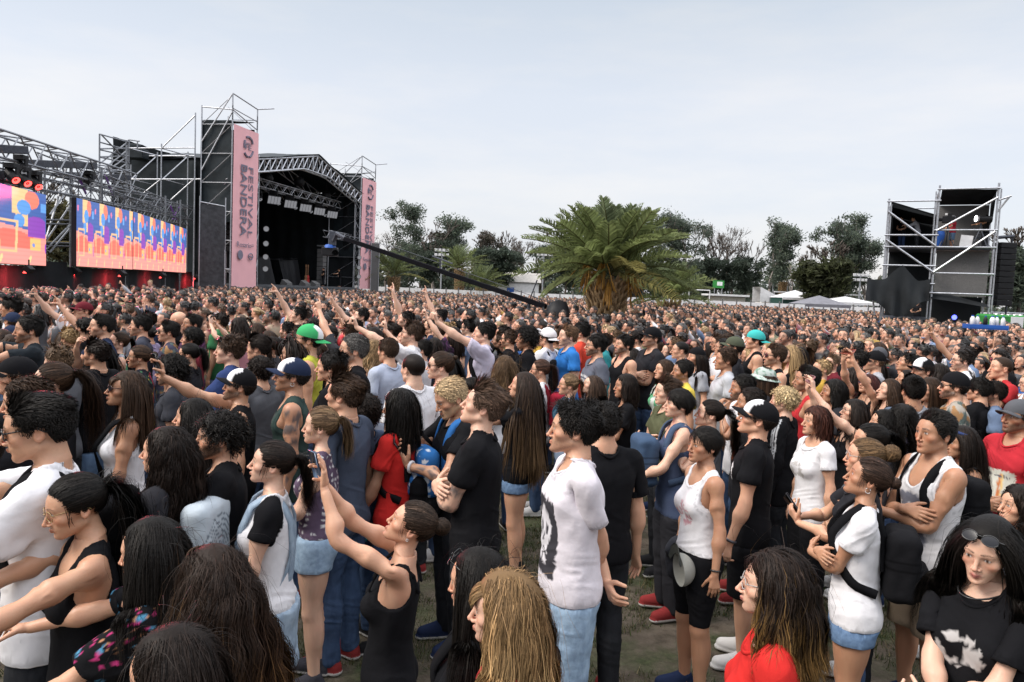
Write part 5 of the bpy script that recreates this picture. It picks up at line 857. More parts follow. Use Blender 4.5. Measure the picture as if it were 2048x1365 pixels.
def build_garment(kind, g, targets, h=.0065, seed=1):
    J = skeleton(g); up = kind in CUT; m = g == 'm'
    if up:
        hem, sl, _ = CUT[kind]; f = Field((-.62 if (sl or 0) > .3 else -.42, -.27, hem-.03), (.62 if (sl or 0) > .3 else .42, .25, 1.58), h)
    else: f = Field((-.32, -.26, LEGW[kind][0]-.03), (.32, .28, LEGW[kind][1]+.03), h)
    inf = .007 if kind in ('tank', 'cami', 'crop_tank', 'biker') else .010
    for t, p, k in body_prims(g):
        if t in (('torso', 'neck', 'arm') if up and CUT[kind][1] else ('torso', 'neck') if up else ('torso', 'leg')) or (up and t == 'leg'): f.add(p, k, inf)
    if up:
        sq = (1.42, .98, 1) if m else (1.36, .98, 1)
        ease = {'tank': .0, 'cami': -.012, 'tshirt': .006, 'loose_tee': .022, 'long_tank': .012, 'jacket': .02, 'wide_tee': .008, 'crop_tank': .004}.get(kind, .004)+(.0 if m else -.004)
        f.add(p_cone((0, .008, 1.30), (0, .008, .70), .101+ease, .113+ease*1.3, sq), .05)
        if CUT[kind][1]:
            sl = CUT[kind][1]
            for s in (1, -1):
                S = V3(s, 1, 1); a = J['armL']*S; d = AD*S; k = 1 if m else .88
                if sl < .3: f.add(p_cone(a+d*.09, a+d*(sl+.05), .050*k, (.068+(.012 if kind == 'loose_tee' else 0))*k), .05)
                else: f.add(p_cone(a, J['foreL']*S, .070*k, .060*k), .05); f.add(p_cone(J['foreL']*S, J['handL']*S, .060*k, .048*k), .03)
    else:
        for s in (1, -1):
            S = V3(s, 1, 1); hh, kn, an = J['thighL']*S, J['shinL']*S, J['footL']*S
            if kind == 'jeans': f.add(p_cone(kn, an, .064, .054), .03)
            if kind == 'trousers': f.add(p_cone(hh, kn, .098, .082), .05); f.add(p_cone(kn, an, .082, .074), .03)
            if kind == 'shorts': f.add(p_cone(hh, kn, .100, .096), .05)
            if kind == 'mini_shorts': f.add(p_cone(hh, hh+(kn-hh)*.4, .098, .104), .04)
        if kind == 'skirt': f.add(p_cone((0, .01, .98), (0, .01, .55), .112, .165, (1.35, 1.05, 1)), .08)
    G = np.stack(np.meshgrid(*f.ax, indexing='ij'), -1); r = region(kind, G, g).astype(F4)
    cav = np.maximum(f.v+.0155, -(r+.03)); v = np.maximum(np.maximum(f.v, r), -cav)
    if kind == 'cami':
        f2 = Field(f.lo, f.lo+h*(np.array(f.n)-1), h)
        for s in (1, -1):
            pts = [(.080, -.108, 1.345), (.080, -.085, 1.42), (.085, -.03, 1.475), (.085, .03, 1.482), (.080, .085, 1.44), (.07, .115, 1.36)]
            for a, b in zip(pts[:-1], pts[1:]): f2.add(p_cone(V3(*a)*V3(s, 1, 1), V3(*b)*V3(s, 1, 1), .009, .009), .004)
        n_ = np.minimum(v.shape, f2.v.shape); v = np.minimum(v[:n_[0], :n_[1], :n_[2]], f2.v[:n_[0], :n_[1], :n_[2]])
    P, Q = surfnet(v, f.lo, h)
    for _ in range(4): P = lap(P, Q)
    N = vnormals(P, Q)
    # folds
    a = vnoise(P*V3(1.2, 1.2, .55), 15, seed)+.6*vnoise(P*V3(1, 1, .5), 31, seed+3)
    rd = 1-np.abs(vnoise(P*V3(1, 1, .7)+V3(.3, 0, 0)*np.sin(P[:, 2:3]*9), 11, seed+7))*2
    amp = .0045 if kind in ('tank', 'cami', 'biker', 'mini_shorts') else .0060
    P = P+N*((a*.6+rd*.5)*amp+(.0 if kind != 'biker' else -.003))[:, None]
    ring = None
    if up and CUT[kind][1]:          # a ribbed collar lying on the shoulders
        nw = CUT[kind][2][1][0]/.072; th = np.linspace(0, 2*math.pi, 36, endpoint=False); x, y = .080*nw*np.cos(th), .012+.092*np.sin(th); ij = [np.clip(np.round((c-f.lo[k])/h).astype(int), 0, f.n[k]-1) for k, c in enumerate((x, y))]
        zz = np.array([f.ax[2][np.nonzero((f.v[i, j] < .002) & (f.ax[2] < 1.54))[0].max()] if (f.v[i, j] < .002).any() else 1.45 for i, j in zip(*ij)])
        zz = np.minimum(zz, 1.466+.32*y+.012)
        for _ in range(4): zz = (np.roll(zz, 1)+2*zz+np.roll(zz, -1))/4
        ring = tube(np.stack([x, y, zz], 1), .0085, 6, True)
    out = []
    for ratio in targets:
        P2, T = decimate(P, Q, None, ratio)
        if ring: T = np.concatenate([T, ring[1][0][:, :3]+len(P2), ring[1][0][:, [0, 2, 3]]+len(P2)]); P2 = np.concatenate([P2, ring[0]])
        out.append((P2, T, rest_weights(P2, g)))
    return out
def build_shoe(g):
    J = skeleton(g); t = J['toeL']; a = J['footL']; h = .006
    f = Field((a[0]-.09, -.20, -.03), (a[0]+.10, .13, .17), h)
    f.add(p_cone(a+V3(0, .025, -.045), t+V3(0, .0, .012), .045, .040), .03); f.add(p_cone(a+V3(0, .004, .01), t+V3(0, .04, .02), .043, .034), .03)
    f.add(p_cone(a+V3(0, .03, -.070), t+V3(0, -.005, -.012), .046, .045, (1, 1, .55)), .006)
    Z = f.ax[2][None, None, :]; v = np.maximum(f.v, np.maximum(-.002-Z, Z-(a[2]+.035)))
    P, Q = surfnet(v, f.lo, h); P2, T = decimate(P, Q, None, .35); return P2, T, rest_weights(P2, g)
_TPL = {}
BT = {'body': [(.16, 1.0), (.045, 1.0), (.13, 0), (.042, 0)]}
def tpl(kind, g, lod):
    k = (kind, g)
    if k not in _TPL:
        if kind == 'body': _TPL[k] = build_template(g, .004, BT['body'])
        elif kind == 'shoe': s = build_shoe(g); _TPL[k] = [s, s]
        else: _TPL[k] = build_garment(kind, g, (.34, .07), seed=len(_TPL)+1)
    return _TPL[k][lod]
# ---------------------------------------------------------------- hair, hats, glasses
CC, CR = V3(0, .010, .026), V3(.0765, .1005, .0905)
def scalp_mask(p, back=0):
    zl = np.interp(p[:, 1], [-.10, -.078, -.060, -.040, -.012, .004, .030, .045, .112], [.080, .070, .056, .004, -.012, .012, .0, -.045, -.060])
    return p[:, 2]-zl+vnoise(p, 60, 5)*.004
def scalp_roots(n, rng, ext=0.0):
    d = nrm(rng.normal(size=(n*4, 3))); p = CC+d*CR; p = p[(scalp_mask(p) > -ext)]
    p = p[:n]; return p, nrm((p-CC)/CR**2)
def scalp_shell(thick, nseg=(28, 18), bump=0, seed=1, ext=.0, zmin=None):
    th = np.linspace(0, 2*math.pi, nseg[0], endpoint=False); ph = np.linspace(.02, math.pi*.80, nseg[1])
    A, B = np.meshgrid(th, ph, indexing='ij'); d = np.stack([np.sin(B)*np.cos(A), np.sin(B)*np.sin(A), np.cos(B)], -1).reshape(-1, 3)
    base = CC+d*CR; m = scalp_mask(base)+ext
    t = thick*sstep(-.004, .018, m)+.0015
    if bump: t = t*(1+bump*vnoise(base, 55, seed)+.5*bump*vnoise(base, 110, seed+1))
    P = base+nrm((base-CC)/CR**2)*np.maximum(t, -.006)[:, None]
    I = np.arange(nseg[0]*nseg[1]).reshape(nseg); a = I[:, :-1]; b = np.roll(I, -1, 0)[:, :-1]; c = np.roll(I, -1, 0)[:, 1:]; e = I[:, 1:]
    Q = np.stack([a, e, c, b], -1).reshape(-1, 4); ok = (m[Q] > -.004).all(1)
    return P, Q[ok]
class HeadX:
    """the posed head and shoulders as hair meets them (person space)"""
    def __init__(s, X, g, jig):
        s.X, s.g, s.k = X, g, HS[g]; s.G = X['G']['head']; s.t = X['T'][BI['head']]; s.jig = jig
        J = skeleton(g); Q = X['Q']; ch = bone_pt(X, 'chest', V3(0, .02, 1.25)); nk = bone_pt(X, 'neck', J['neck']); 
        m = 1 if g == 'm' else .88
        aL, aR = Q['armL'], Q['armR']
        s.caps = [(nk, bone_pt(X, 'head', V3(0, .02, 1.60)), .058*m), (ch, bone_pt(X, 'chest', V3(0, .03, 1.40)), .115*m), (aL*.8+aR*.2, aR*.8+aL*.2, .070*m), (aL, aL*.6+aR*.4, .066*m), (aR, aR*.6+aL*.4, .066*m),
                  (ch+V3(.07, 0, 0)*m, bone_pt(X, 'chest', V3(.05, .03, 1.38)), .095*m), (ch-V3(.07, 0, 0)*m, bone_pt(X, 'chest', V3(-.05, .03, 1.38)), .095*m)]
    def to(s, p): return (s.jig(p)*s.k+HC) @ s.G.T+s.t
    def back(s, P): return ((P-s.t) @ s.G-HC)/s.k
    def dirs(s, d): return d @ s.G.T
    def push(s, P, lay, guard):
        q = s.back(P); e = (q-CC)/(CR+lay[:, None]+.002); r = np.linalg.norm(e, axis=1); m = r < 1
        q = np.where(m[:, None], CC+(q-CC)/np.maximum(r, .05)[:, None], q)
        c2, r2 = V3(0, -.040, -.036), V3(.066, .058, .080); e = (q-c2)/(r2+lay[:, None]*.5); r = np.linalg.norm(e, axis=1); m = (r < 1); q = np.where(m[:, None], c2+(q-c2)/np.maximum(r, .05)[:, None], q)
        fm = (q[:, 2] < .062) & (q[:, 1] < guard); q[:, 1] = np.where(fm, np.minimum(guard, q[:, 1]+.012), q[:, 1])
        P = (q*s.k+HC) @ s.G.T+s.t
        for a, b, rad in s.caps:
            ba = b-a; t = np.clip((P-a) @ ba/(ba @ ba), 0, 1); v = P-a-t[:, None]*ba; d = np.linalg.norm(v, axis=1); R = rad+lay*.8
            mm = (d < R)[:, None]; P = np.where(mm, a+t[:, None]*ba+v/np.maximum(d, 1e-4)[:, None]*R[:, None], P)
        return P
def ribbons(path, width, center, cols, taper=.35):
    """path (N,S,3) -> flat tapering strips"""
    N, S, _ = path.shape; T = np.gradient(path, axis=1); out = path-center[None, None]
    side = nrm(np.cross(nrm(T), nrm(out))); s = np.linspace(0, 1, S); w = np.minimum(1, (1-s)*3+taper)*np.minimum(1, s*6+.5)
    o = side*(width[:, None]*w[None])[..., None]*.5
    P = np.stack([path-o, path+o], 2).reshape(-1, 3); I = np.arange(N*S*2).reshape(N, S, 2)
    Q = np.stack([I[:, :-1, 0], I[:, :-1, 1], I[:, 1:, 1], I[:, 1:, 0]], -1).reshape(-1, 4)
    C = np.repeat(cols.reshape(N*S, 3), 2, 0)
    return P, Q, C
def curlify(path, amp, freq, rng, ci=None):
    N, S, _ = path.shape; T = nrm(np.gradient(path, axis=1)); a = nrm(np.cross(T, V3(.3, .2, 1))); b = np.cross(T, a)
    s = np.concatenate([np.zeros((N, 1)), np.cumsum(np.linalg.norm(np.diff(path, axis=1), axis=2), 1)], 1)
    if ci is not None:
        K = ci.max()+1; k0, k1 = rng.uniform(0, 6.28, K), rng.uniform(.8, 1.25, K); ph = (k0[ci]+rng.normal(0, .35, N))[:, None]+s*freq*(k1[ci]*rng.uniform(.96, 1.04, N))[:, None]; amp = amp*rng.uniform(.6, 1.25, (N, 1))
    else: ph = rng.uniform(0, 6.28, (N, 1))+s*freq*rng.uniform(.75, 1.3, (N, 1))
    A = amp*np.minimum(1, s*25)
    return path+a*(A*np.cos(ph))[..., None]+b*(A*np.sin(ph))[..., None]
def make_hair(style, hx, rng, col, lod, tip=None, **kw):
    """-> P, list of quads, cols in person space"""
    col = np.array(col, float); tip = col*1.25 if tip is None else np.array(tip, float)
    Ps, Qs, Cs = [], [], []; nv = 0
    fine = kw.get('fine', 1); dens = {0: fine, 1: .22, 2: .03}[lod]; big = {0: fine**-.85, 1: 2.0, 2: 4.0}[lod]
    def put(P, Q, C):
        nonlocal nv
        Ps.append(P); Qs.append(Q+nv); Cs.append(C); nv += len(P)
    def shade(N, S, spread=.42):
        v = np.exp(rng.normal(0, spread, (N, 1, 1))-.1); s = np.linspace(0, 1, S)[None, :, None]; k = kw.get('ombre', .3)
        mix = sstep(k, 1, s*np.ones((N, 1, 1))+rng.normal(0, .12, (N, 1, 1)))
        return (col*(1-mix)+tip*mix)*v
    hc = hx.to(CC[None])[0]
    def shell(t, bump=0, dark=.8, ext=0):
        P, Q = scalp_shell(t, ((30, 20), (18, 12), (12, 9))[lod], bump, rng.integers(1, 99), ext); put(hx.to(P), Q, np.tile(col*dark, (len(P), 1)))
    vol = kw.get('vol', .012); L = kw.get('len', .04); part = kw.get('part', .012)
    if style in ('short', 'quiff', 'messy', 'buzz'):
        shell({'short': .009, 'quiff': .010, 'messy': .011, 'buzz': .003}[style], .3)
        if style == 'buzz': return np.concatenate(Ps), Qs, np.concatenate(Cs)
        N = int(2600*dens); p, n = scalp_roots(N, rng); N = len(p); S = 6 if lod == 0 else 4
        top = sstep(.03, .085, p[:, 2]); fr = sstep(.0, -.07, p[:, 1])
        ln = L*(.35+.65*top)*rng.uniform(.7, 1.25, N)
        if style == 'quiff': ln = L*(.18+.82*top)*(1+.5*fr)*rng.uniform(.75, 1.2, N)
        comb = V3(*kw.get('comb', (.25, .35, 0)))+np.zeros((N, 3))
        comb[:, 2] -= (1-top)*1.0
        if style == 'quiff': comb = np.stack([np.full(N, .25), .15*fr+1.0*(1-fr), 1.0*fr*top-1.1*(1-top)], 1)
        if style == 'messy': cl = nrm(rng.normal(0, 1, (40, 3))); ce = p[rng.integers(0, N, 40)]; ci = ((p[:, None]-ce[None])**2).sum(2).argmin(1); comb = comb*.75+cl[ci]*.5
        d = nrm(n*kw.get('lift', .30)+comb*.8+rng.normal(0, .14, (N, 3)))
        sh = .012 if style != 'short' else .010; path = [p+n*.003]
        for i in range(S-1):
            d = nrm(d+comb*.22-n*.10-V3(0, 0, .12*(1 if style != 'quiff' else .25))+rng.normal(0, .06, (N, 3))); q = path[-1]+d*(ln/(S-1))[:, None]
            e = (q-CC)/(CR+sh*sstep(-.5, 1.5, np.full(N, i))[:, None]+rng.uniform(0, .006, (N, 1))); r = np.linalg.norm(e, axis=1); q = np.where((r < 1)[:, None], CC+(q-CC)/r[:, None], q); path.append(q)
        path = np.stack(path, 1); P = hx.to(path.reshape(-1, 3)).reshape(N, S, 3)
        if style == 'messy': P = curlify(P, .004, 130, rng)
        put(*ribbons(P, rng.uniform(.0035, .0065, N)*big, hc, shade(N, S)))
    elif style in ('curly', 'afro'):
        r = {'curly': .030, 'afro': .05}[style]*kw.get('scale', 1)
        shell(r*.62, .55, .55, .004)
        N = int(1300*dens); p, n = scalp_roots(N, rng, .004); N = len(p); S = 9 if lod == 0 else 5
        ln = r*rng.uniform(.8, 1.7, N)*(1.0+.3*sstep(0, .08, p[:, 2])); d = nrm(n+rng.normal(0, .45, (N, 3)))
        s = np.linspace(0, 1, S); path = p[:, None]+d[:, None]*(ln[:, None]*s)[..., None]+V3(0, 0, -1)*(ln[:, None]*s*s*.45)[..., None]
        path = hx.to(path.reshape(-1, 3)).reshape(N, S, 3); path = curlify(path, .0075*(1 if lod == 0 else .8), 420, rng)
        put(*ribbons(path, rng.uniform(.004, .0065, N)*big, hc, shade(N, S, .45), .7))
    elif style in ('long', 'wavy', 'bob'):
        shell(vol*.7, .1, .75)
        N = int(kw.get('n', 2600)*dens); p, n = scalp_roots(N, rng); N = len(p); S = (14, 8, 6)[lod]
        L = kw.get('len', .5); ln = L*rng.uniform(.82, 1.08, N); lay = rng.uniform(.002, vol, N)
        side = np.where(p[:, 0]+rng.normal(0, .006, N) > part, 1.0, -1.0)
        guard = -.042+rng.normal(0, .010, N)-kw.get('fringe', 0)*(rng.random(N) < .3)
        if kw.get('bangs'): b = (p[:, 1] < -.05) & (np.abs(p[:, 0]) < .05)
        d = nrm(n*.25+np.stack([side*.75, .35+0*side, -.2+0*side], 1)+rng.normal(0, .10, (N, 3)))
        if kw.get('swept'): d = nrm(n*.25+np.stack([side*.25, .9+0*side, -.1+0*side], 1)+rng.normal(0, .10, (N, 3)))
        D = hx.dirs(d); P = hx.to(p+n*.003); path = [P]; st = (ln/(S-1))[:, None]; NC = 60; ce = p[rng.integers(0, N, NC)]; ci = np.concatenate([((p[a:a+1500, None]-ce[None])**2).sum(2).argmin(1) for a in range(0, N, 1500)]); clump = rng.normal(0, 1, (NC, 3))
        sw = V3(*kw.get('sway', (0, 0, 0)))
        for i in range(S-1):
            D = nrm(D*.62+V3(0, 0, -1)*.46+sw*.1+rng.normal(0, .035, (N, 3))+clump[ci]*.03); P = hx.push(path[-1]+D*st, lay, guard); D = nrm(P-path[-1])*.8+D*.2; path.append(P)
        path = np.stack(path, 1)
        if kw.get('bangs'):
            path[b] = path[b][:, :1]+(path[b]-path[b][:, :1])*.0
            s = np.linspace(0, 1, S)[None, :, None]; base = p[b][:, None]; tgt = np.stack([p[b][:, 0]*1.15, np.full(b.sum(), -.1035), rng.uniform(.014, .028, b.sum())], 1)[:, None]
            q = base*(1-s)+tgt*s+V3(0, -.018, .006)*(s*(1-s)*4); path[b] = hx.to(q.reshape(-1, 3)).reshape(-1, S, 3)
        if style == 'wavy': path = curlify(path, kw.get('amp', .012), kw.get('freq', 55), rng, ci)
        elif style == 'bob': path = curlify(path, .004, 40, rng)
        put(*ribbons(path, rng.uniform(.0035, .0075, N)*big, hc, shade(N, S), .3))
        if lod == 0:
            p, n = scalp_roots(90, rng); k_ = p[:, 1] > -.02; p, n = p[k_], n[k_]; M = len(p); D = hx.dirs(nrm(n+rng.normal(0, .5, (M, 3)))); pth = [hx.to(p+n*vol)]; lf = rng.uniform(.01, .04, M); Lf = (L*rng.uniform(.3, 1, (M, 1)))/9
            for i in range(9): D = nrm(D*.7+V3(0, 0, -.38)+rng.normal(0, .16, (M, 3))); pth.append(hx.push(pth[-1]+D*Lf, lf, np.full(M, -.03)))
            put(*ribbons(np.stack(pth, 1), np.full(M, .0014), hc, shade(M, 10)))
    elif style in ('pony', 'bun'):
        shell(.006, .05, .8)
        B = V3(*kw.get('knot', (0, .118, .045))); N = int(1200*dens); p, n = scalp_roots(N, rng); N = len(p); S = 9 if lod == 0 else 6
        s = np.linspace(0, 1, S)[None, :, None]; q = p[:, None]*(1-s)+(B+rng.normal(0, .006, (N, 1, 3)))*s
        e = (q-CC)/(CR+.006+rng.uniform(0, .006, (N, 1, 1))); r = np.linalg.norm(e, axis=2, keepdims=True); q = np.where(r < 1, CC+(q-CC)/np.maximum(r, .2), q)
        P = hx.to(q.reshape(-1, 3)).reshape(N, S, 3); put(*ribbons(P, rng.uniform(.004, .008, N)*big, hc, shade(N, S, .5), .8))
        if kw.get('wisps', 1) and lod == 0:
            M = 26; wp = np.where(rng.random((M, 1)) < .5, 1, -1)*V3(.066, 0, 0)+V3(0, -.035, .03)+rng.normal(0, .012, (M, 3)); D = hx.dirs(np.tile(V3(0, -.2, -1), (M, 1))); pth = [hx.to(wp)]
            for i in range(6): D = nrm(D+rng.normal(0, .25, (M, 3))+V3(0, 0, -.3)); pth.append(hx.push(pth[-1]+D*.014, np.full(M, .004), np.full(M, -.05)))
            put(*ribbons(np.stack(pth, 1), np.full(M, .0016), hc, shade(M, 7)))
        Bp = hx.to(B[None])[0]
        if style == 'pony':
            N = int(520*dens)+20; S = 14 if lod == 0 else 8; L = kw.get('len', .35); P = Bp+hx.dirs(rng.normal(0, .011, (N, 3))); D = nrm(hx.dirs(np.tile(V3(0, 1.0, .55), (N, 1)))+rng.normal(0, .28, (N, 3))); path = [P]
            ln = L*rng.uniform(.7, 1.08, N); lay = rng.uniform(.004, .028, N)
            for i in range(S-1): D = nrm(D*.72+V3(0, 0, -1)*.42+rng.normal(0, .05, (N, 3))); P = hx.push(path[-1]+D*(ln/(S-1))[:, None], lay, np.full(N, .02)); D = nrm(P-path[-1])*.8+D*.2; path.append(P)
            path = np.stack(path, 1); path = curlify(path, kw.get('amp', .006), kw.get('freq', 45), rng, rng.integers(0, 14, N)); put(*ribbons(path, rng.uniform(.004, .008, N)*big, Bp-V3(0, 0, .2)+hx.dirs(V3(0, -.2, 0)), shade(N, S), .3))
        else:
            N = int(420*dens)+30; R = kw.get('scale', 1)*.034; S = 9 if lod == 0 else 6; c = B+V3(0, .020, .006); d = nrm(rng.normal(size=(N, 3))); t = nrm(np.cross(d, rng.normal(size=(N, 3))))
            a = np.linspace(0, 2.2, S)[None, :, None]; rr = R*rng.uniform(.7, 1.12, (N, 1, 1)); q = c+rr*(d[:, None]*np.cos(a)+t[:, None]*np.sin(a))
            P = hx.to(q.reshape(-1, 3)).reshape(N, S, 3); put(*ribbons(P, rng.uniform(.004, .007, N)*big, hx.to(c[None])[0], shade(N, S, .4), .8))
            u = nrm(rng.normal(size=(200, 3))); th = np.linspace(0, 2*math.pi, 12, endpoint=False); ph = np.linspace(.05, 3.09, 8); A, Bb = np.meshgrid(th, ph, indexing='ij')
            sp = (c+R*.86*np.stack([np.sin(Bb)*np.cos(A), np.sin(Bb)*np.sin(A), np.cos(Bb)], -1)).reshape(-1, 3); I = np.arange(96).reshape(12, 8); I2 = np.roll(I, -1, 0)
            put(hx.to(sp), np.stack([I[:, :-1], I[:, 1:], I2[:, 1:], I2[:, :-1]], -1).reshape(-1, 4), np.tile(col*.6, (96, 1)))
    elif style == 'dreads':
        shell(.008, .3, .7); N = int(170*max(dens, .5)); p, n = scalp_roots(N, rng); N = len(p); S = 10; ln = .30*rng.uniform(.7, 1.1, N); D = nrm(hx.dirs(n*.8+V3(0, .5, .2))); path = [hx.to(p)]
        for i in range(S-1): D = nrm(D*.7+V3(0, 0, -1)*.4+rng.normal(0, .06, (N, 3))); path.append(hx.push(path[-1]+D*(ln/(S-1))[:, None], np.full(N, .012), np.full(N, -.03)))
        put(*ribbons(np.stack(path, 1), np.full(N, .013), hc, shade(N, S), .7))
    return np.concatenate(Ps), Qs, np.concatenate(Cs)
def cap_mesh(kind, col, front=None, brim=None):
    """head space -> P, faces, cols; kind cap | backcap | bucket | beanie"""
    col = np.array(col, float); front = col if front is None else np.array(front, float); brim = col if brim is None else np.array(brim, float)
    nu, nv = 40, 12; th = np.linspace(0, 2*math.pi, nu, endpoint=False); C2 = V3(0, .008, .030); R2 = V3(.086, .111, .096 if kind != 'bucket' else .088)
    ph = np.linspace(.0, math.pi/2+.12, nv); A, B = np.meshgrid(th, ph, indexing='ij')
    P = C2+np.stack([np.sin(B)*np.cos(A)*R2[0], np.sin(B)*np.sin(A)*R2[1], np.cos(B)*R2[2]], -1).reshape(-1, 3)
    I = np.arange(nu*nv).reshape(nu, nv); I2 = np.roll(I, -1, 0); Q = np.stack([I[:, :-1], I[:, 1:], I2[:, 1:], I2[:, :-1]], -1).reshape(-1, 4)
    fr = sstep(.12, .0, np.abs(P[:, 0])-.045)*(P[:, 1] < .0)*(P[:, 2] > .03); fr = (np.abs(P[:, 0]) < .062-.25*np.maximum(0, P[:, 2]-.07)) & (P[:, 1] < -.01)
    C = np.where(fr[:, None], front, col); parts = [(P, Q, C)]
    if kind in ('cap', 'backcap'):
        u = np.linspace(-1, 1, 17); v = np.linspace(0, 1, 6); U, W = np.meshgrid(u, v, indexing='ij'); a = U*1.12
        x0, y0 = np.sin(a)*R2[0]*1.0, C2[1]-np.cos(a)*R2[1]; ext = .072*np.sqrt(np.maximum(0, 1-(U*.93)**2))
        x = x0*(1+.02*W); y = y0-ext*W; z = C2[2]-.008-.020*U*U-.012*W
        top = np.stack([x, y, z], -1).reshape(-1, 3); bot = top-V3(0, 0, .004); K = np.arange(17*6).reshape(17, 6); q = np.stack([K[:-1, :-1], K[:-1, 1:], K[1:, 1:], K[1:, :-1]], -1).reshape(-1, 4)
        e = np.concatenate([np.stack([K[:-1, -1], K[:-1, -1]+102, K[1:, -1]+102, K[1:, -1]], -1)]); parts.append((np.concatenate([top, bot]), [q[:, ::-1], q+102, e], np.tile(brim, (204, 1))))
        bt, bf = tube([C2+V3(0, 0, R2[2]+.001), C2+V3(0, 0, R2[2]+.005)], .007, 8); parts.append((bt, bf, np.tile(col, (len(bt), 1))))
    if kind == 'bucket':
        v = np.linspace(0, 1, 5); A, W = np.meshgrid(th, v, indexing='ij'); x = np.cos(A)*(R2[0]+.001+.050*W); y = C2[1]+np.sin(A)*(R2[1]+.001+.050*W); z = C2[2]-.004-.036*W
        top = np.stack([x, y, z], -1).reshape(-1, 3); K = np.arange(nu*5).reshape(nu, 5); K2 = np.roll(K, -1, 0); q = np.stack([K[:, :-1], K[:, 1:], K2[:, 1:], K2[:, :-1]], -1).reshape(-1, 4)
        parts.append((np.concatenate([top, top-V3(0, 0, .003)]), [q, q[:, ::-1]+nu*5], np.tile(col, (nu*10, 1))))
    P, Q, C = join(parts)
    if kind == 'backcap': P = (P-V3(0, .008, 0))*V3(-1, -1, 1)+V3(0, .008, 0)
    # a hat sits slightly tipped back
    a = math.radians(-6); P = P-V3(0, 0, .03); P = np.stack([P[:, 0], P[:, 1]*math.cos(a)-P[:, 2]*math.sin(a), P[:, 1]*math.sin(a)+P[:, 2]*math.cos(a)], 1)+V3(0, 0, .034)
    return P, Q, C
def glasses_mesh(kind, col, up=0):
    """frames (and dark lenses for sunglasses) in head space"""
    parts = []; th = np.linspace(0, 2*math.pi, 18, endpoint=False); w, h = (.026, .020) if kind == 'sun' else (.024, .021)
    for s in (1, -1):
        c = V3(s*.0325, -.1075, -.003); ring = c+np.stack([np.cos(th)*w, np.abs(np.cos(th)*w+s*.0)*0+(.012*(np.cos(th)*s*.5+.5)), np.sin(th)*h], 1)
        P, F = tube(ring, .0017 if kind != 'sun' else .0024, 5, True); parts.append((P, F, col))
        if kind == 'sun': L = np.concatenate([ring, ring.mean(0)[None]-V3(0, .002, 0)]); k = np.arange(18); parts.append((L, [np.stack([k, np.roll(k, -1), np.full(18, 18)], 1)], (.012, .012, .015)))
        P, F = tube([c+V3(s*w, .013, .006), V3(s*.073, -.03, .008), V3(s*.082, .012, .008), V3(s*.081, .035, -.008)], .0017 if kind != 'sun' else .0026, 5); parts.append((P, F, col))
    P, F = tube([V3(-.009, -.1105, .002), V3(0, -.1125, .004), V3(.009, -.1105, .002)], .0018, 5); parts.append((P, F, col))
    P, Q, C = join(parts)
    if up:                                   # pushed up onto the hair
        a = math.radians(-38); P = P-V3(0, 0, 0); P = np.stack([P[:, 0]*1.05, P[:, 1]*math.cos(a)-P[:, 2]*math.sin(a), P[:, 1]*math.sin(a)+P[:, 2]*math.cos(a)], 1)+V3(0, -.012, .028)
    return P, Q, C
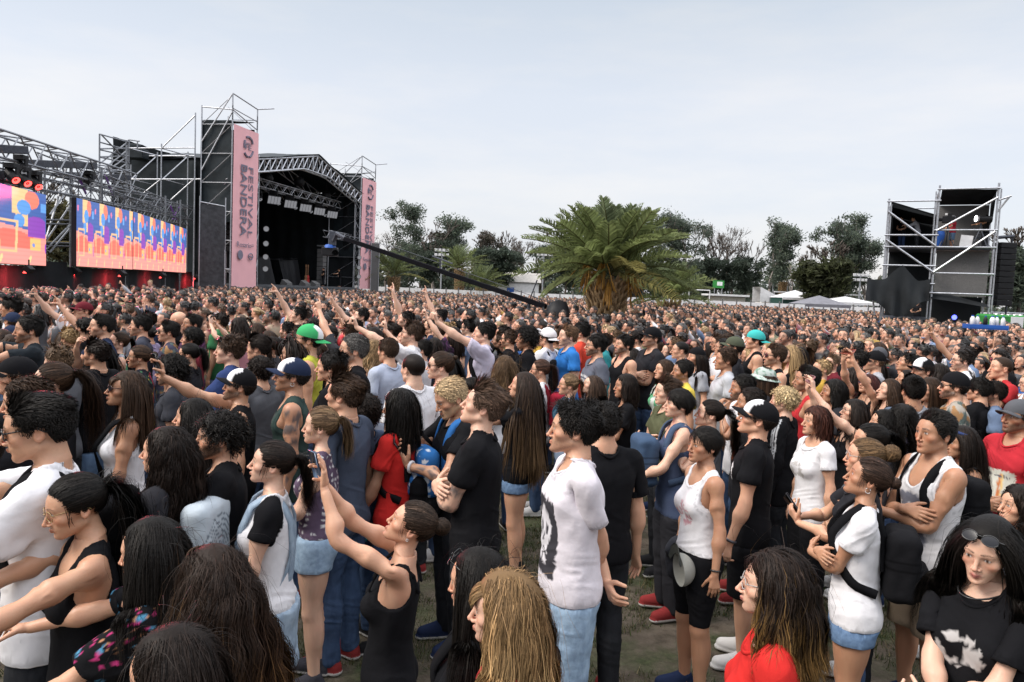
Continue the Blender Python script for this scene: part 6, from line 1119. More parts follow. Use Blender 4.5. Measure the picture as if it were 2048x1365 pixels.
# ---------------------------------------------------------------- one person = body + clothes + hair, all posed by the same skeleton
SKIN = {'light': (.57, .315, .205), 'fair': (.63, .385, .275), 'tan': (.41, .21, .125), 'olive': (.48, .262, .163), 'brown': (.31, .16, .10)}
def paint_body(P, g, sk, hair, beard=0, fade=0, tattoo=None, lips=None, bcol=None):
    q = head_local(P, g); c = np.tile(np.array(sk, float), (len(P), 1)); ax = np.abs(q[:, 0]); hd = (P[:, 2] > 1.49) & (np.abs(P[:, 0]) < .13)
    n = vnoise(P, 40, 3); c *= (1+.06*n+.05*vnoise(P, 120, 4))[:, None]; c *= 1+.07*vnoise(P, 24, 6)[:, None]*np.array([.3, 1, 1.1])
    def mix(m, col): 
        nonlocal c
        m = np.clip(m*hd, 0, 1)[:, None]; c = c*(1-m)+np.array(col)*m
    sk = np.array(sk); red = sk*np.array([1.06, .80, .76])
    mix(.8*np.exp(-((ax-.045)/.022)**2-((q[:, 2]+.03)/.02)**2)*(q[:, 1] < -.04), red); mix(.8*np.exp(-((ax)/.014)**2-((q[:, 2]+.042)/.012)**2)*(q[:, 1] < -.10), red); mix(.5*(ax > .070)*(np.abs(q[:, 2]+.01) < .04), red)
    ns = vnoise(P, 300, 9)
    if beard:
        jaw = sstep(.008, -.014, q[:, 2]+.050-.45*np.maximum(0, ax-.030)+.0*q[:, 1])*sstep(.022, .0, q[:, 1]); lip = np.exp(-((q[:, 2]+.071)/.0105)**2-(ax/.021)**2)*(q[:, 1] < -.088)
        mous = np.exp(-((q[:, 2]+.0575)/.0055)**2-(ax/.026)**4)*(q[:, 1] < -.085); m = np.maximum(jaw, mous)*(1-lip)*sstep(-.020, -.002, q[:, 2]-(-.060+(q[:, 1]-.004)*.55))
        mix(np.clip(m*beard*.86*(1+.30*ns), 0, .93), np.array(bcol if bcol is not None else hair)*1.1)
    lp = np.array(lips) if lips is not None else sk*np.array([.80, .50, .50])
    mix(.8*np.exp(-((q[:, 2]+.0655+.05*ax)/.0050)**2-(ax/.020)**4)*(q[:, 1] < -.088), lp); mix(.8*np.exp(-((q[:, 2]+.0758-.05*ax)/.0056)**2-(ax/.018)**4)*(q[:, 1] < -.088), lp*1.05)
    mix(.75*np.exp(-((q[:, 2]+.0702)/.0018)**2-(ax/.021)**4)*(q[:, 1] < -.085), lp*.35)
    ex = (ax-.0315)/.0125; lidz = .0056*(1-np.clip(ex*ex, 0, 1)); ez = q[:, 2]+.001; eye = (q[:, 1] < -.072)*(np.abs(ex) < 1)
    # socket shade painted into the skin colour around the eye
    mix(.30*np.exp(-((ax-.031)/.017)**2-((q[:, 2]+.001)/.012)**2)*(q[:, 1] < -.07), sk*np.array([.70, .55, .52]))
    op = eye*sstep(.0012, -.0006, np.abs(ez)-lidz*.85)
    mix(op, (.62, .58, .55)); mix(op*sstep(.0062, .0048, np.hypot(ax-.0315, ez)), (.035, .02, .012))
    mix(.9*eye*np.exp(-((ez-lidz*1.0-.0008)/.0016)**2), (.02, .015, .012)); mix(.35*eye*np.exp(-((ez+lidz+.0004)/.0014)**2), (.05, .03, .025))
    bz = q[:, 2]-(.0215 if g == 'm' else .0225)-.10*np.clip(ax-.012, 0, .02)+.30*np.clip(ax-.036, 0, .02); bw = (.0042 if g == 'm' else .0030)*(1-.45*sstep(.03, .05, ax))
    mix(.88*np.exp(-(bz/bw)**2)*sstep(.009, .013, ax)*sstep(.053, .047, ax)*(q[:, 1] < -.06)*(1+.3*ns), np.minimum(np.array(hair)*.9, .16))
    if fade:
        sm = scalp_mask(q); mix(np.clip(fade*sstep(-.006, .022, sm)*(1+.25*ns)*(np.linalg.norm((q-CC)/CR, axis=1) < 1.2)*(ax < .083), 0, .95), np.array(hair))
    if tattoo is not None:
        for (s0, seg, t0, t1, col) in tattoo:
            J = skeleton(g); S = V3(s0, 1, 1); a, b = (J['armL'], J['foreL']) if seg == 'u' else (J['foreL'], J['handL']); ba = (b-a)*S; t = (P-a*S) @ ba/(ba @ ba)
            far = np.linalg.norm(P-a*S-t[:, None]*ba, axis=1) < .075; pat = sstep(-.1, .25, vnoise(P, 32, 21)+.5*vnoise(P, 70, 22)); m = (far*sstep(t0-.05, t0+.03, t)*sstep(t1+.05, t1-.03, t)*pat*.8)[:, None]
            c = c*(1-m)+np.array(col)*m
    return np.clip(c, .004, 1)
def cloth_paint(P, kind, g, spec):
    """spec: colour triple, or dict(col=, print=fn(P,col))"""
    col = spec if not isinstance(spec, dict) else spec['col']; c = np.tile(np.array(col, float), (len(P), 1))
    c *= (1+.07*vnoise(P, 9, 31)+.05*vnoise(P, 70, 32))[:, None]
    if isinstance(spec, dict) and 'print' in spec: c = spec['print'](P, c)
    e = -region(kind, P, g); c *= np.where((e > .011) & (e < .020), .72, np.where(e < .004, .85, 1))[:, None]
    return np.clip(c, .002, 1)
PARTNAME = {'tshirt': 'tshirt', 'loose_tee': 'tshirt', 'vneck_tee': 'tshirt', 'wide_tee': 'tshirt', 'crop_tee': 'tshirt', 'jacket': 'jacket', 'tank': 'tank_top', 'crop_tank': 'tank_top', 'long_tank': 'tank_top', 'cami': 'camisole',
            'jeans': 'trousers', 'trousers': 'trousers', 'shorts': 'shorts', 'mini_shorts': 'shorts', 'biker': 'leggings', 'skirt': 'skirt'}
class Person: pass
def face_jig(rng, g, amt=1.0):
    a = rng.normal(0, 1, 9)*amt; sx, sy, sz = 1+.025*a[0], 1+.02*a[1], 1+.025*a[2]; nose = .0035*a[3]; chin = .004*a[4]; jaw = .05*a[5]; brow = .0015*a[6]; tipz = .003*a[7]
    def jig(q):
        q = np.array(q, float)
        w = np.exp(-(q[:, 0]/.016)**2-((q[:, 2]+.035)/.024)**2)*sstep(-.085, -.105, q[:, 1]); q[:, 1] -= nose*w; q[:, 2] += tipz*w
        w = np.exp(-((q[:, 2]+.098)/.025)**2)*sstep(-.02, -.08, q[:, 1]); q[:, 1] -= chin*w; q[:, 2] -= chin*.7*w
        q[:, 0] *= 1+jaw*sstep(-.03, -.085, q[:, 2]); w = np.exp(-((q[:, 2]-.018)/.012)**2)*sstep(-.06, -.085, q[:, 1]); q[:, 1] -= brow*w
        return q*np.array([sx, sy, sz])
    return jig
def make_person(loc, face, H, g='m', lod=1, pose=None, skin_c='light', hair=('short', (.02, .014, .01), {}), beard=0, fade=0, top=('tshirt', (.02, .02, .022)), bottom=('jeans', (.05, .07, .11)), shoes=0,
                hat=None, glasses=None, tattoo=None, seed=0, label='', group='people in the crowd', lips=None, extra=None, tops=()):
    rng = np.random.default_rng(seed+11); pose = pose or {}; X = solve(g, pose); k = H/1.76 if g == 'm' else H/1.75
    P, F, W = tpl('body', g, lod); sk = SKIN[skin_c] if isinstance(skin_c, str) else skin_c
    hc = hair[1] if hair else (.03, .02, .015); jig = face_jig(rng, g)
    q = head_local(P, g); hm = (sstep(1.50, 1.535, P[:, 2])*(np.abs(P[:, 0]) < .13))[:, None]
    Pj = P*(1-hm)+(jig(q)*HS[g]+HC)*hm
    cols = paint_body(P, g, sk, hc, beard, fade, tattoo, lips)
    # the body is drawn in a little where cloth covers it
    N = vnormals(P, F); cov = np.zeros(len(P))
    for kind in [top[0], bottom[0]]+[t[0] for t in tops]:
        if kind is None: continue
        r = region(kind, P, g); lim = (P[:, 2] < 1.5); arm = np.abs(P[:, 0]) > (.165 if g == 'm' else .145)
        if kind in CUT and CUT[kind][1] is None: lim &= ~((arm) & (P[:, 2] < 1.33))
        if kind not in CUT: lim &= np.abs(P[:, 0]) < .30
        cov = np.maximum(cov, sstep(-.006, -.03, r)*lim)
    cov *= (np.abs(P[:, 0]) < skeleton(g)['handL'][0]-.05)
    Pj = Pj-N*(cov*.011)[:, None]
    B = Person(); B.X, B.g, B.k, B.rng = X, g, k, rng
    me = raw_mesh('person', skin(Pj, W, X)*k, F, cols); me.materials.append(MAT['skin']); o = bpy.data.objects.new('person', me); link(o)
    o.location = loc; o.rotation_euler = (0, 0, -math.radians(face)); o['label'] = label; o['category'] = 'person'; o['group'] = group; B.o = o
    def child(name, P, F, C, mat):
        m = raw_mesh(name, P*k, F, C); m.materials.append(MAT[mat]); c = bpy.data.objects.new(name, m); link(c, o); return c
    B.child = child
    for kind, spec in [top, bottom]+list(tops):
        if kind is None: continue
        p, f, w = tpl(kind, g, lod); p0 = p
        if kind == bottom[0] and top[0]:          # waistband tucked under the shirt
            ax0 = V3(0, .008, 0); sc = sstep(.005, -.02, region(top[0], p, g))[:, None]; p0 = ax0+(p-ax0)*(1-sc*V3(.15, .19, 0))
        mat = 'denim' if isinstance(spec, dict) and spec.get('denim') else 'cloth'
        c = child(PARTNAME[kind], skin(p0, w, X), f, cloth_paint(p, kind, g, spec), mat)
    if shoes is not None and lod == 0:
        if shoes == 0: shoes = [(.02, .02, .022), (.02, .02, .022), (.55, .54, .53), (.05, .05, .06), (.02, .03, .07), (.22, .03, .03)][rng.integers(0, 6)]
        p, f, w = tpl('shoe', g, 0)
        for s in (1, -1):
            pp = p*V3(s, 1, 1); ff = f if s > 0 else f[:, ::-1]; ww = w if s > 0 else rest_weights(pp, g)
            cc = np.where((p[:, 2] < .022)[:, None], np.array((.55, .54, .52)) if max(shoes) < .9 else np.array(shoes), np.array(shoes)); child('shoe', skin(pp, ww, X), ff, cc, 'cloth')
    hx = HeadX(X, g, jig); B.hx = hx
    if hair:
        st = hair[0]; kw = dict(hair[2]) if len(hair) > 2 else {}
        p, f, c = make_hair(st, hx, rng, hair[1], lod, kw.pop('tip', None), **kw)
        if hat and hat[0] in ('cap', 'backcap', 'bucket', 'beanie'):      # hair is pressed down under a hat
            ql = hx.back(p); r = np.linalg.norm((ql-V3(0, .008, .03))/V3(.083, .108, .093), axis=1); m = (r > 1) & (ql[:, 2] > .018) ; ql[m] = V3(0, .008, .03)+(ql[m]-V3(0, .008, .03))/r[m][:, None]*.985; p = (ql*hx.k+HC) @ hx.G.T+hx.t
        child('hair', p, f, c, 'hair')
    if hat:
        p, f, c = cap_mesh(*hat); 
        if extra and 'hat_paint' in extra: c = extra['hat_paint'](p, c)
        child('cap' if 'cap' in hat[0] else 'bucket_hat' if hat[0] == 'bucket' else 'beanie', hx.to(p), f, c, 'cloth')
    if glasses:
        p, f, c = glasses_mesh(*glasses); child('sunglasses' if glasses[0] == 'sun' else 'glasses', hx.to(p), f, c, 'gloss')
    return B
def worn(B, name, label, parts, mat='cloth', cat=None, group=None):
    """a separate thing carried by a person: parts are (rest points, faces, colours) skinned like the body, or posed when W is 'posed'"""
    P, F, C = join([(skin(p, rest_weights(p, B.g), B.X), f, c) for p, f, c in parts]); m = raw_mesh(name, P*B.k, F, C); m.materials.append(MAT[mat]); o = bpy.data.objects.new(name, m); link(o)
    o.matrix_world = Matrix.LocRotScale(B.o.location, B.o.rotation_euler, None); o['label'] = label; o['category'] = cat or name.replace('_', ' ')
    if group: o['group'] = group
    return o
def held(B, name, label, parts, mat='gloss', cat=None, hand='L'):
    """a separate thing in a hand: parts in hand space at rest (palm centre origin, x fingers, y palm normal, z thumb side)"""
    J = skeleton(B.g); S = V3(1 if hand == 'L' else -1, 1, 1); o0 = J['hand'+hand]+(AD*.075)*S; x, y = AD*S, AN*S; z = np.array([0, -1, 0.]); R = np.stack([x, y, z], 1)
    P, F, C = join([(bone_pt(B.X, 'hand'+hand, o0+p @ R.T), f, c) for p, f, c in parts]); m = raw_mesh(name, P*B.k, F, C); m.materials.append(MAT[mat]); o = bpy.data.objects.new(name, m); link(o)
    o.matrix_world = Matrix.LocRotScale(B.o.location, B.o.rotation_euler, None); o['label'] = label; o['category'] = cat or name.replace('_', ' '); return o
def people_materials():
    def attr(nt, b):
        a = node(nt, 'ShaderNodeAttribute', attribute_name='Col'); nt.links.new(a.outputs['Color'], b.inputs['Base Color']); return a
    def bump(nt, b, scale, strength, dist, kind='ShaderNodeTexNoise', detail=3):
        tc = node(nt, 'ShaderNodeTexCoord'); t = node(nt, kind); t.inputs['Scale'].default_value = scale
        if kind == 'ShaderNodeTexNoise': t.inputs['Detail'].default_value = detail
        bp = node(nt, 'ShaderNodeBump'); bp.inputs['Strength'].default_value = strength; bp.inputs['Distance'].default_value = dist
        nt.links.new(tc.outputs['Object'], t.inputs['Vector']); nt.links.new(t.outputs[0], bp.inputs['Height']); nt.links.new(bp.outputs[0], b.inputs['Normal']); return t
    m, nt, b = mk('skin', rough=.50); attr(nt, b); t = bump(nt, b, 130, .22, .003); b.inputs['Specular IOR Level'].default_value = .42; b.inputs['Subsurface Weight'].default_value = .12; b.inputs['Subsurface Radius'].default_value = (.012, .005, .003); b.inputs['Subsurface Scale'].default_value = 1; mr = node(nt, 'ShaderNodeMapRange'); mr.inputs[3].default_value = .32; mr.inputs[4].default_value = .62; nt.links.new(t.outputs[0], mr.inputs[0]); nt.links.new(mr.outputs[0], b.inputs['Roughness']); MAT['skin'] = m
    m, nt, b = mk('cloth', rough=.88); attr(nt, b); bump(nt, b, 15, .28, .018, detail=5); b.inputs['Specular IOR Level'].default_value = .08; MAT['cloth'] = m
    m, nt, b = mk('denim', rough=.85); a = attr(nt, b); t = bump(nt, b, 30, .35, .012, detail=6); b.inputs['Specular IOR Level'].default_value = .15
    mx = node(nt, 'ShaderNodeMix', data_type='RGBA', blend_type='MULTIPLY'); mx.inputs[0].default_value = .55; cr = node(nt, 'ShaderNodeValToRGB'); cr.color_ramp.elements[0].position = .3; cr.color_ramp.elements[0].color = (.55, .6, .7, 1); cr.color_ramp.elements[1].position = .7; cr.color_ramp.elements[1].color = (1.3, 1.3, 1.3, 1)
    t2 = node(nt, 'ShaderNodeTexNoise'); t2.inputs['Scale'].default_value = 9; t2.inputs['Detail'].default_value = 8; nt.links.new(t2.outputs[0], cr.inputs[0]); nt.links.new(a.outputs['Color'], mx.inputs[6]); nt.links.new(cr.outputs[0], mx.inputs[7]); nt.links.new(mx.outputs[2], b.inputs['Base Color']); MAT['denim'] = m
    m, nt, b = mk('hair', rough=.52); attr(nt, b); bump(nt, b, 95, .35, .006, detail=5); b.inputs['Specular IOR Level'].default_value = .13; b.inputs['Anisotropic'].default_value = .5; MAT['hair'] = m
    m, nt, b = mk('gloss', rough=.22); attr(nt, b); MAT['gloss'] = m
# ---------------------------------------------------------------- the crowd
people_materials()
BLK, DRK, GRY, LGR, WHT, NAVY, RED, MAR, OLV, BLUE, LBL, BEI, YEL, PUR = (.0085, .0085, .010), (.022, .022, .026), (.085, .088, .098), (.30, .31, .34), (.70, .69, .71), (.018, .026, .055), (.50, .025, .022), (.13, .018, .026), (.085, .09, .05), (.03, .10, .30), (.28, .36, .48), (.34, .26, .18), (.62, .47, .08), (.06, .03, .09)
JN = {'col': (.045, .075, .14), 'denim': 1}; LJN = {'col': (.27, .37, .48), 'denim': 1}; MJN = {'col': (.12, .19, .30), 'denim': 1}; BJN = {'col': (.018, .019, .022), 'denim': 1}
HB, HD, HBR, HLB, HBL, HGR = (.008, .0065, .0055), (.013, .0085, .0065), (.036, .020, .012), (.085, .052, .030), (.30, .20, .10), (.07, .065, .06)
def face_dir(u, v, dist): 
    p = ray(u, v)*dist; return math.degrees(math.atan2(p[0], p[1]))
PLACED = []
def put(u, v, hp, f, label, g='m', lod=0, pose=None, seed=None, **kw):
    hp *= .96
    pose = dict(pose or {}); X = solve(g, pose); hc = bone_pt(X, 'head', HC); R0 = 1.76 if g == 'm' else 1.75
    d = ray(u, v); dist = .228*FPX/hp; z = CAMZ+d[2]*dist; k = z/hc[2]; lo, hi = (1.60, 1.92) if g == 'm' else (1.48, 1.78); k2 = min(max(k*R0, lo), hi)/R0
    if abs(k2-k) > 1e-6 and d[2] < -.02: dist = (k2*hc[2]-CAMZ)/d[2]
    k = k2; P = V3(0, 0, CAMZ)+d*dist; az = math.degrees(math.atan2(P[0], P[1])); th = -math.radians(f+az); c, s = math.cos(th), math.sin(th); o = k*hc
    loc = (P[0]-(c*o[0]-s*o[1]), P[1]-(s*o[0]+c*o[1]), 0); PLACED.append((loc[0], loc[1]))
    if lod == 0 and kw.get('hair') and hp > 62: hr = kw['hair']; kw['hair'] = (hr[0], hr[1], dict(hr[2], fine=min(2.0 if hp < 120 else 2.8, hp/58)))
    return make_person(loc, f+az, k*R0, g, lod, pose, seed=seed if seed is not None else int(u*7+v*3), label=label, **kw)
# ---- poses
DOWN = {}
def P_(head=(0, 4, 0), L=None, R=None, **kw): d = {'head': head, **kw}; d.update({'arm'+n: a for n, a in (('L', L), ('R', R)) if a}); return d
CROSS_L = {'t': (-.09, -.225, 1.17), 'pole': (1, .25, -.9), 'dir': (-1, .05, .12), 'palm': (0, 1, .1), 'curl': 10}; CROSS_R = {'t': (-.05, -.20, 1.225), 'pole': (1, .25, -.9), 'dir': (-1, .35, .0), 'palm': (0, .9, -.3), 'curl': 12}
def cross(h=(0, 6, 0)): return P_(h, CROSS_L, CROSS_R)
def phone2(h=(0, 8, 0), z=1.78, y=-.40, x=.055): a = {'t': (x+.02, y, z-.02), 'pole': (.8, 0, -1), 'dir': (-.25, -.1, 1), 'palm': (-.6, -.8, 0), 'curl': (16, 14, 14, 20), 'thumb': 25}; return P_(h, a, dict(a))
UP = {'t': (.20, -.38, 1.90), 'pole': (.8, .2, -.8), 'dir': (0, -.35, 1), 'palm': (0, -1, -.3), 'curl': (4, 62, 66, 68), 'thumb': 34}
UPH = {'t': (.22, -.22, 1.98), 'pole': (.9, .2, -.4), 'dir': (0, -.1, 1), 'palm': (0, -1, 0), 'curl': (4, 62, 66, 68), 'thumb': 34}
OPEN = {'t': (.22, -.40, 1.86), 'pole': (.8, .2, -.8), 'dir': (.05, -.35, 1), 'palm': (0, -1, -.3), 'curl': 8}
PH1 = {'t': (.10, -.40, 1.66), 'pole': (.8, .1, -1), 'dir': (-.1, -.2, 1), 'palm': (-.5, -.8, 0), 'curl': (22, 22, 24, 28), 'thumb': 25}
FRONT = {'t': (.10, -.34, 1.08), 'pole': (1, .4, -.4), 'dir': (-.6, -.7, .15), 'palm': (-.2, .2, -1), 'curl': 20}
READ = {'t': (.07, -.33, 1.22), 'pole': (1, .2, -.7), 'dir': (-.35, -.5, .6), 'palm': (-.5, .5, .5), 'curl': 24}
BACK = {'t': (-.04, .17, .93), 'pole': (1, .55, 0), 'dir': (-.8, .1, -.5), 'palm': (0, 1, 0), 'curl': 22}
CHIN = {'t': (.05, -.21, 1.42), 'pole': (.7, 0, -1), 'dir': (-.4, .1, 1), 'palm': (-.3, 1, 0), 'curl': 40}
REACH = {'t': (.16, -.60, 1.25), 'pole': (1, .3, -.5), 'dir': (0, -1, .0), 'palm': (-.3, 0, -1), 'curl': 22}
BELLY = {'t': (.02, -.20, 1.05), 'pole': (1, .3, -.5), 'dir': (-1, -.1, -.1), 'palm': (0, 1, 0), 'curl': 25}
# ---- prints on cloth (rest-space coordinates)
def scribble(P, x0, z0, rx_, rz_, s): return (((P[:, 0]-x0)/rx_)**2+((P[:, 2]-z0)/rz_)**2 < 1) & (P[:, 1] < 0) & (vnoise(P, s, 71)+.6*vnoise(P, s*2.1, 72) > .05)
def pr_skull(P, c):
    f = P[:, 1] < .0; x, z = P[:, 0]-.015, P[:, 2]; c[f & (np.abs(x) < .115) & (z > .97) & (z < 1.33)] = (.045, .043, .05)
    sk = ((x/.075)**2+((z-1.19)/.10)**2 < 1) | ((np.abs(x) < .045) & (z > 1.03) & (z < 1.12)); ho = (((np.abs(x)-.032)/.020)**2+((z-1.185)/.024)**2 < 1) | ((np.abs(x) < .010) & (np.abs(z-1.135) < .016)) | ((np.abs((x*60) % 1-.5) < .16) & (z < 1.095) & (z > 1.05)); c[f & sk & ~ho] = (.66, .64, .67); return c
def pr_five(P, c):
    f = P[:, 1] < .03; x, z = -P[:, 0]*1.0, P[:, 2]-.0; x = P[:, 0]; m = ((z > 1.245) & (z < 1.30) & (np.abs(x) < .13)) | ((x < -.02) & (x > -.085) & (z > 1.12) & (z < 1.30)) | ((z > 1.12) & (z < 1.165) & (x > -.085) & (x < .06))
    r = np.hypot((x+.01)/1.0, z-1.055); m |= (r > .065) & (r < .115) & (x > -.09) & ~((x < -.0) & (z > 1.06)); c[f & m] = (.16, .17, .21); return c
def pr_red(P, c): c[scribble(P, .0, 1.20, .10, .14, 22)] = (.65, .60, .58); return c
def pr_band(P, c):
    f = (P[:, 1] < 0); x, z = P[:, 0], P[:, 2]; c[f & (np.abs(x) < .115) & (z > .98) & (z < 1.28)] = (.62, .62, .55); g_ = f & (np.abs(x) < .10); c[g_ & (np.abs(x-.01-.10*(z-1.15)) < .012) & (z < 1.25) & (z > 1.02)] = (.55, .20, .08); c[g_ & (np.abs(x-.03-.10*(z-1.15)) < .006) & (z < 1.25) & (z > 1.02)] = (.75, .55, .25)
    c[g_ & (z > 1.0) & (z < 1.08) & (vnoise(P, 45, 3) > .1)] = (.05, .12, .25); c[g_ & (np.abs(z-1.235) < .010) & (np.abs(np.sin(x*160)) > .45) & (x > -.09) & (x < .09)] = (.12, .12, .14); return c
def pr_chest(P, c): c[scribble(P, .07, 1.31, .055, .05, 40)] = (.6, .58, .58); return c
def pr_mid(P, c): c[scribble(P, .0, 1.25, .09, .07, 34)] = (.45, .43, .42); return c
def pr_orange(P, c): c[scribble(P, .0, 1.25, .09, .08, 36)] = (.45, .10, .04); return c
def pr_pink(P, c): c[scribble(P, .01, 1.22, .085, .075, 60)] = (.55, .30, .34); return c
def pr_words(P, c):
    f = (P[:, 1] < 0) & (np.abs(P[:, 0]) < .12); z = P[:, 2]; c[f & (np.abs(z-1.33) < .012) & (np.abs(np.sin(P[:, 0]*120)) > .4)] = (.5, .5, .5); c[f & (np.abs(z-1.27) < .030) & (np.abs(np.sin(P[:, 0]*75+np.sin(z*90))) > .45)] = (.5, .5, .5); c[f & (np.abs(z-1.19) < .022) & (np.abs(np.sin(P[:, 0]*95+1)) > .5)] = (.45, .45, .45); return c
def pr_floral(P, c):
    a, b = vnoise(P, 17, 51), vnoise(P, 17, 52); d = vnoise(P, 34, 53); c[(a > .42)] = (.38, .03, .06); c[(b > .45)] = (.50, .36, .05); c[(d > .45) & (a < .3) & (b < .3)] = (.04, .12, .06); return c
def pr_leafy(P, c): a, b = vnoise(P, 20, 54), vnoise(P, 20, 55); c[a > .30] = (.10, .13, .12); c[b > .38] = (.30, .17, .08); return c
def pr_tropic(P, c): a, b = vnoise(P, 18, 56), vnoise(P, 22, 57); c[a > .25] = (.10, .30, .16); c[b > .35] = (.55, .58, .55); return c
def pr_raglan(P, c): c[(np.abs(P[:, 0]) > .105+.35*np.maximum(0, 1.43-P[:, 2])) ] = BLK; return c
def pr_raglan2(P, c): c[(np.abs(P[:, 0]) > .115+.3*np.maximum(0, 1.43-P[:, 2])) ] = (.10, .13, .18); return c
def pr_stripes(P, c):
    m = np.abs(P[:, 0]) > .13; y = P[:, 1]-.012; c[m & ((np.abs(y) < .006) | (np.abs(y-.020) < .006) | (np.abs(y+.020) < .006)) & ((np.abs(P[:, 0])*.7071+P[:, 2]*.7071) > 1.13)] = (.7, .7, .7); return c
def pr_bands(P, c): c[(np.sin(P[:, 2]*150) > .3)] = (.10, .04, .10); return c
def pr_embro(P, c): c[(np.abs(P[:, 0]) > .06) & (P[:, 2] > 1.38) & (vnoise(P, 110, 8) > .35)] = (.45, .22, .12); c[(np.abs(P[:, 0]) > .06) & (P[:, 2] > 1.33) & (vnoise(P, 90, 9) > .50)] = (.45, .04, .16); c[(P[:, 2] > 1.25) & (vnoise(P, 50, 10) > .55)] = (.08, .25, .40); return c
def pr_dots(P, c): c[np.hypot((P[:, 0]*26) % 1-.5, (P[:, 2]*26) % 1-.5) < .2] = (.6, .6, .6); return c
def D(col, pr=None, denim=0):
    d = {'col': col}
    if pr: d['print'] = pr
    if denim: d['denim'] = 1
    return d
# ---- things people carry
def bag_back(B, label, col, kind='backpack', front=False, straps=True, strap_col=None, z0=1.02, z1=1.40, hw=.145, dp=.085, pocket=True, plain=None):
    """a rucksack worn on the back (or in front) with two straps"""
    s = -1 if front else 1; y0 = .13*s if not front else -.135-(.02 if B.g == 'f' else 0); f = Field((-.25, min(y0, y0+s*.24)-.05, z0-.08), (.25, max(y0, y0+s*.24)+.05, z1+.1), .011); zc, hz = (z0+z1)/2, (z1-z0)/2
    f.add(p_box((0, y0+s*dp, zc), (hw, dp, hz), .055), .01)
    if pocket: f.add(p_box((0, y0+s*(dp*2+.012), zc-hz*.42), (hw*.78, .035, hz*.45), .03), .012)
    P, Q = surfnet(f.v, f.lo, f.h); P = P+vnormals(P, Q)*(.006*vnoise(P, 22, 5))[:, None]; c = np.tile(np.array(col, float), (len(P), 1)); 
    if pocket: c[(np.abs(P[:, 2]-(zc+hz*.22)) < .008) | (np.abs(P[:, 2]-(zc-hz*.0)) < .006)] *= .45
    if plain: c = plain(P, c)
    parts = [(P, Q, c)]; sc = strap_col or np.array(col)*.8
    if straps:
        w = .105 if B.g == 'm' else .092
        for x in (1, -1):
            pts = [(.085, .128, 1.18), (.09, .120, 1.36), (w, .075, 1.478), (w+.005, .0, 1.505), (w, -.075, 1.44), (w-.005, -.125-(.02 if B.g == 'f' else 0), 1.33), (w+.02, -.10, 1.20), (.155, -.02, 1.10), (.13, .10, 1.06)]
            if front: pts = [(p[0], -p[1]+.02, p[2]) for p in pts]
            q = np.array(pts)*V3(x, 1, 1); t = np.linspace(0, len(q)-1, 30); i = np.clip(t.astype(int), 0, len(q)-2); fr = (t-i)[:, None]; q = q[i]*(1-fr)+q[i+1]*fr; q = np.concatenate([q[:1], (q[:-2]+2*q[1:-1]+q[2:])/4, q[-1:]]); tp, tf = tube(q, .01, 6, flat=(.024, .007)); 
            tp, tf = strap_tube(q, .024, .006); parts.append((tp, tf, sc))
    return worn(B, kind, label, parts, cat='backpack' if kind == 'backpack' else 'bag')
def strap_tube(q, w, t):
    """a flat band that lies on the body: width across, thickness outwards"""
    T = nrm(np.gradient(q, axis=0)); out = nrm(q-np.stack([0*q[:, 0], 0*q[:, 0]+.01, np.minimum(q[:, 2], 1.36)], 1)); side = nrm(np.cross(T, out)); out = np.cross(side, T)
    P = np.stack([q+side*w+out*-t, q+side*w+out*t, q-side*w+out*t, q-side*w-out*t], 1); n = len(q); I = np.arange(n*4).reshape(n, 4); Q = np.stack([I[:-1], np.roll(I, -1, 1)[:-1], np.roll(I, -1, 1)[1:], I[1:]], -1).reshape(-1, 4); return P.reshape(-1, 3), Q
def cross_strap(B, label, col, bag=True, side=1, name='shoulder_bag'):
    pts = np.array([(-.10, .03, 1.49), (-.085, -.07, 1.45), (-.03, -.135-(.03 if B.g == 'f' else 0), 1.30), (.06, -.125, 1.16), (.145, -.08, 1.04), (.185, .02, .98), (.14, .12, 1.06), (.03, .145, 1.22), (-.07, .10, 1.40), (-.10, .03, 1.49)])*V3(side, 1, 1); t = np.linspace(0, 9, 40); i = np.clip(t.astype(int), 0, 8); q = pts[i]*(1-(t-i)[:, None])+pts[i+1]*(t-i)[:, None]; parts = [(*strap_tube(q, .016, .005), col)]
    if bag: f = Field((-.02, -.28, .70), (.33, .12, 1.10), .011); f.add(p_box((.17, -.10, .90), (.10, .055, .12), .035), .01); P, Q = surfnet(f.v, f.lo, f.h); P = P*V3(side, 1, 1); Q = Q if side > 0 else Q[:, ::-1]; parts.append((P, Q, col))
    return worn(B, name, label, parts, cat='bag')
def phone_in(B, label, hand='L', col=(.02, .02, .025), wide=False, both=False):
    h = (.075, .006, .037); P, F = boxm((0, 0, 0), h, ch=.5); 
    if both:            # held across between the two hands
        J = skeleton(B.g); pl, pr = bone_pt(B.X, 'handL', J['handL']+AD*.10), bone_pt(B.X, 'handR', (J['handL']+AD*.10)*V3(-1, 1, 1)); c = (pl+pr)/2; d = nrm(pl-pr); hd = bone_pt(B.X, 'head', HC); n = nrm(np.cross(d, np.cross(c-hd, d))); up = np.cross(n, d); P, F = boxm((0, 0, 0), (max(.075, np.linalg.norm(pl-pr)/2*.85), .038, .006), ch=.4); W = c+P @ np.stack([d, up, n])+n*.0
        m = raw_mesh('phone', W*B.k, F, np.tile(np.array(col, float), (len(P), 1))); m.materials.append(MAT['gloss']); o = bpy.data.objects.new('phone', m); link(o); o.matrix_world = Matrix.LocRotScale(B.o.location, B.o.rotation_euler, None); o['label'] = label; o['category'] = 'phone'; return o
    return held(B, 'phone', label, [(P+V3(.035, .027, .0), F, col)], hand=hand, cat='phone')
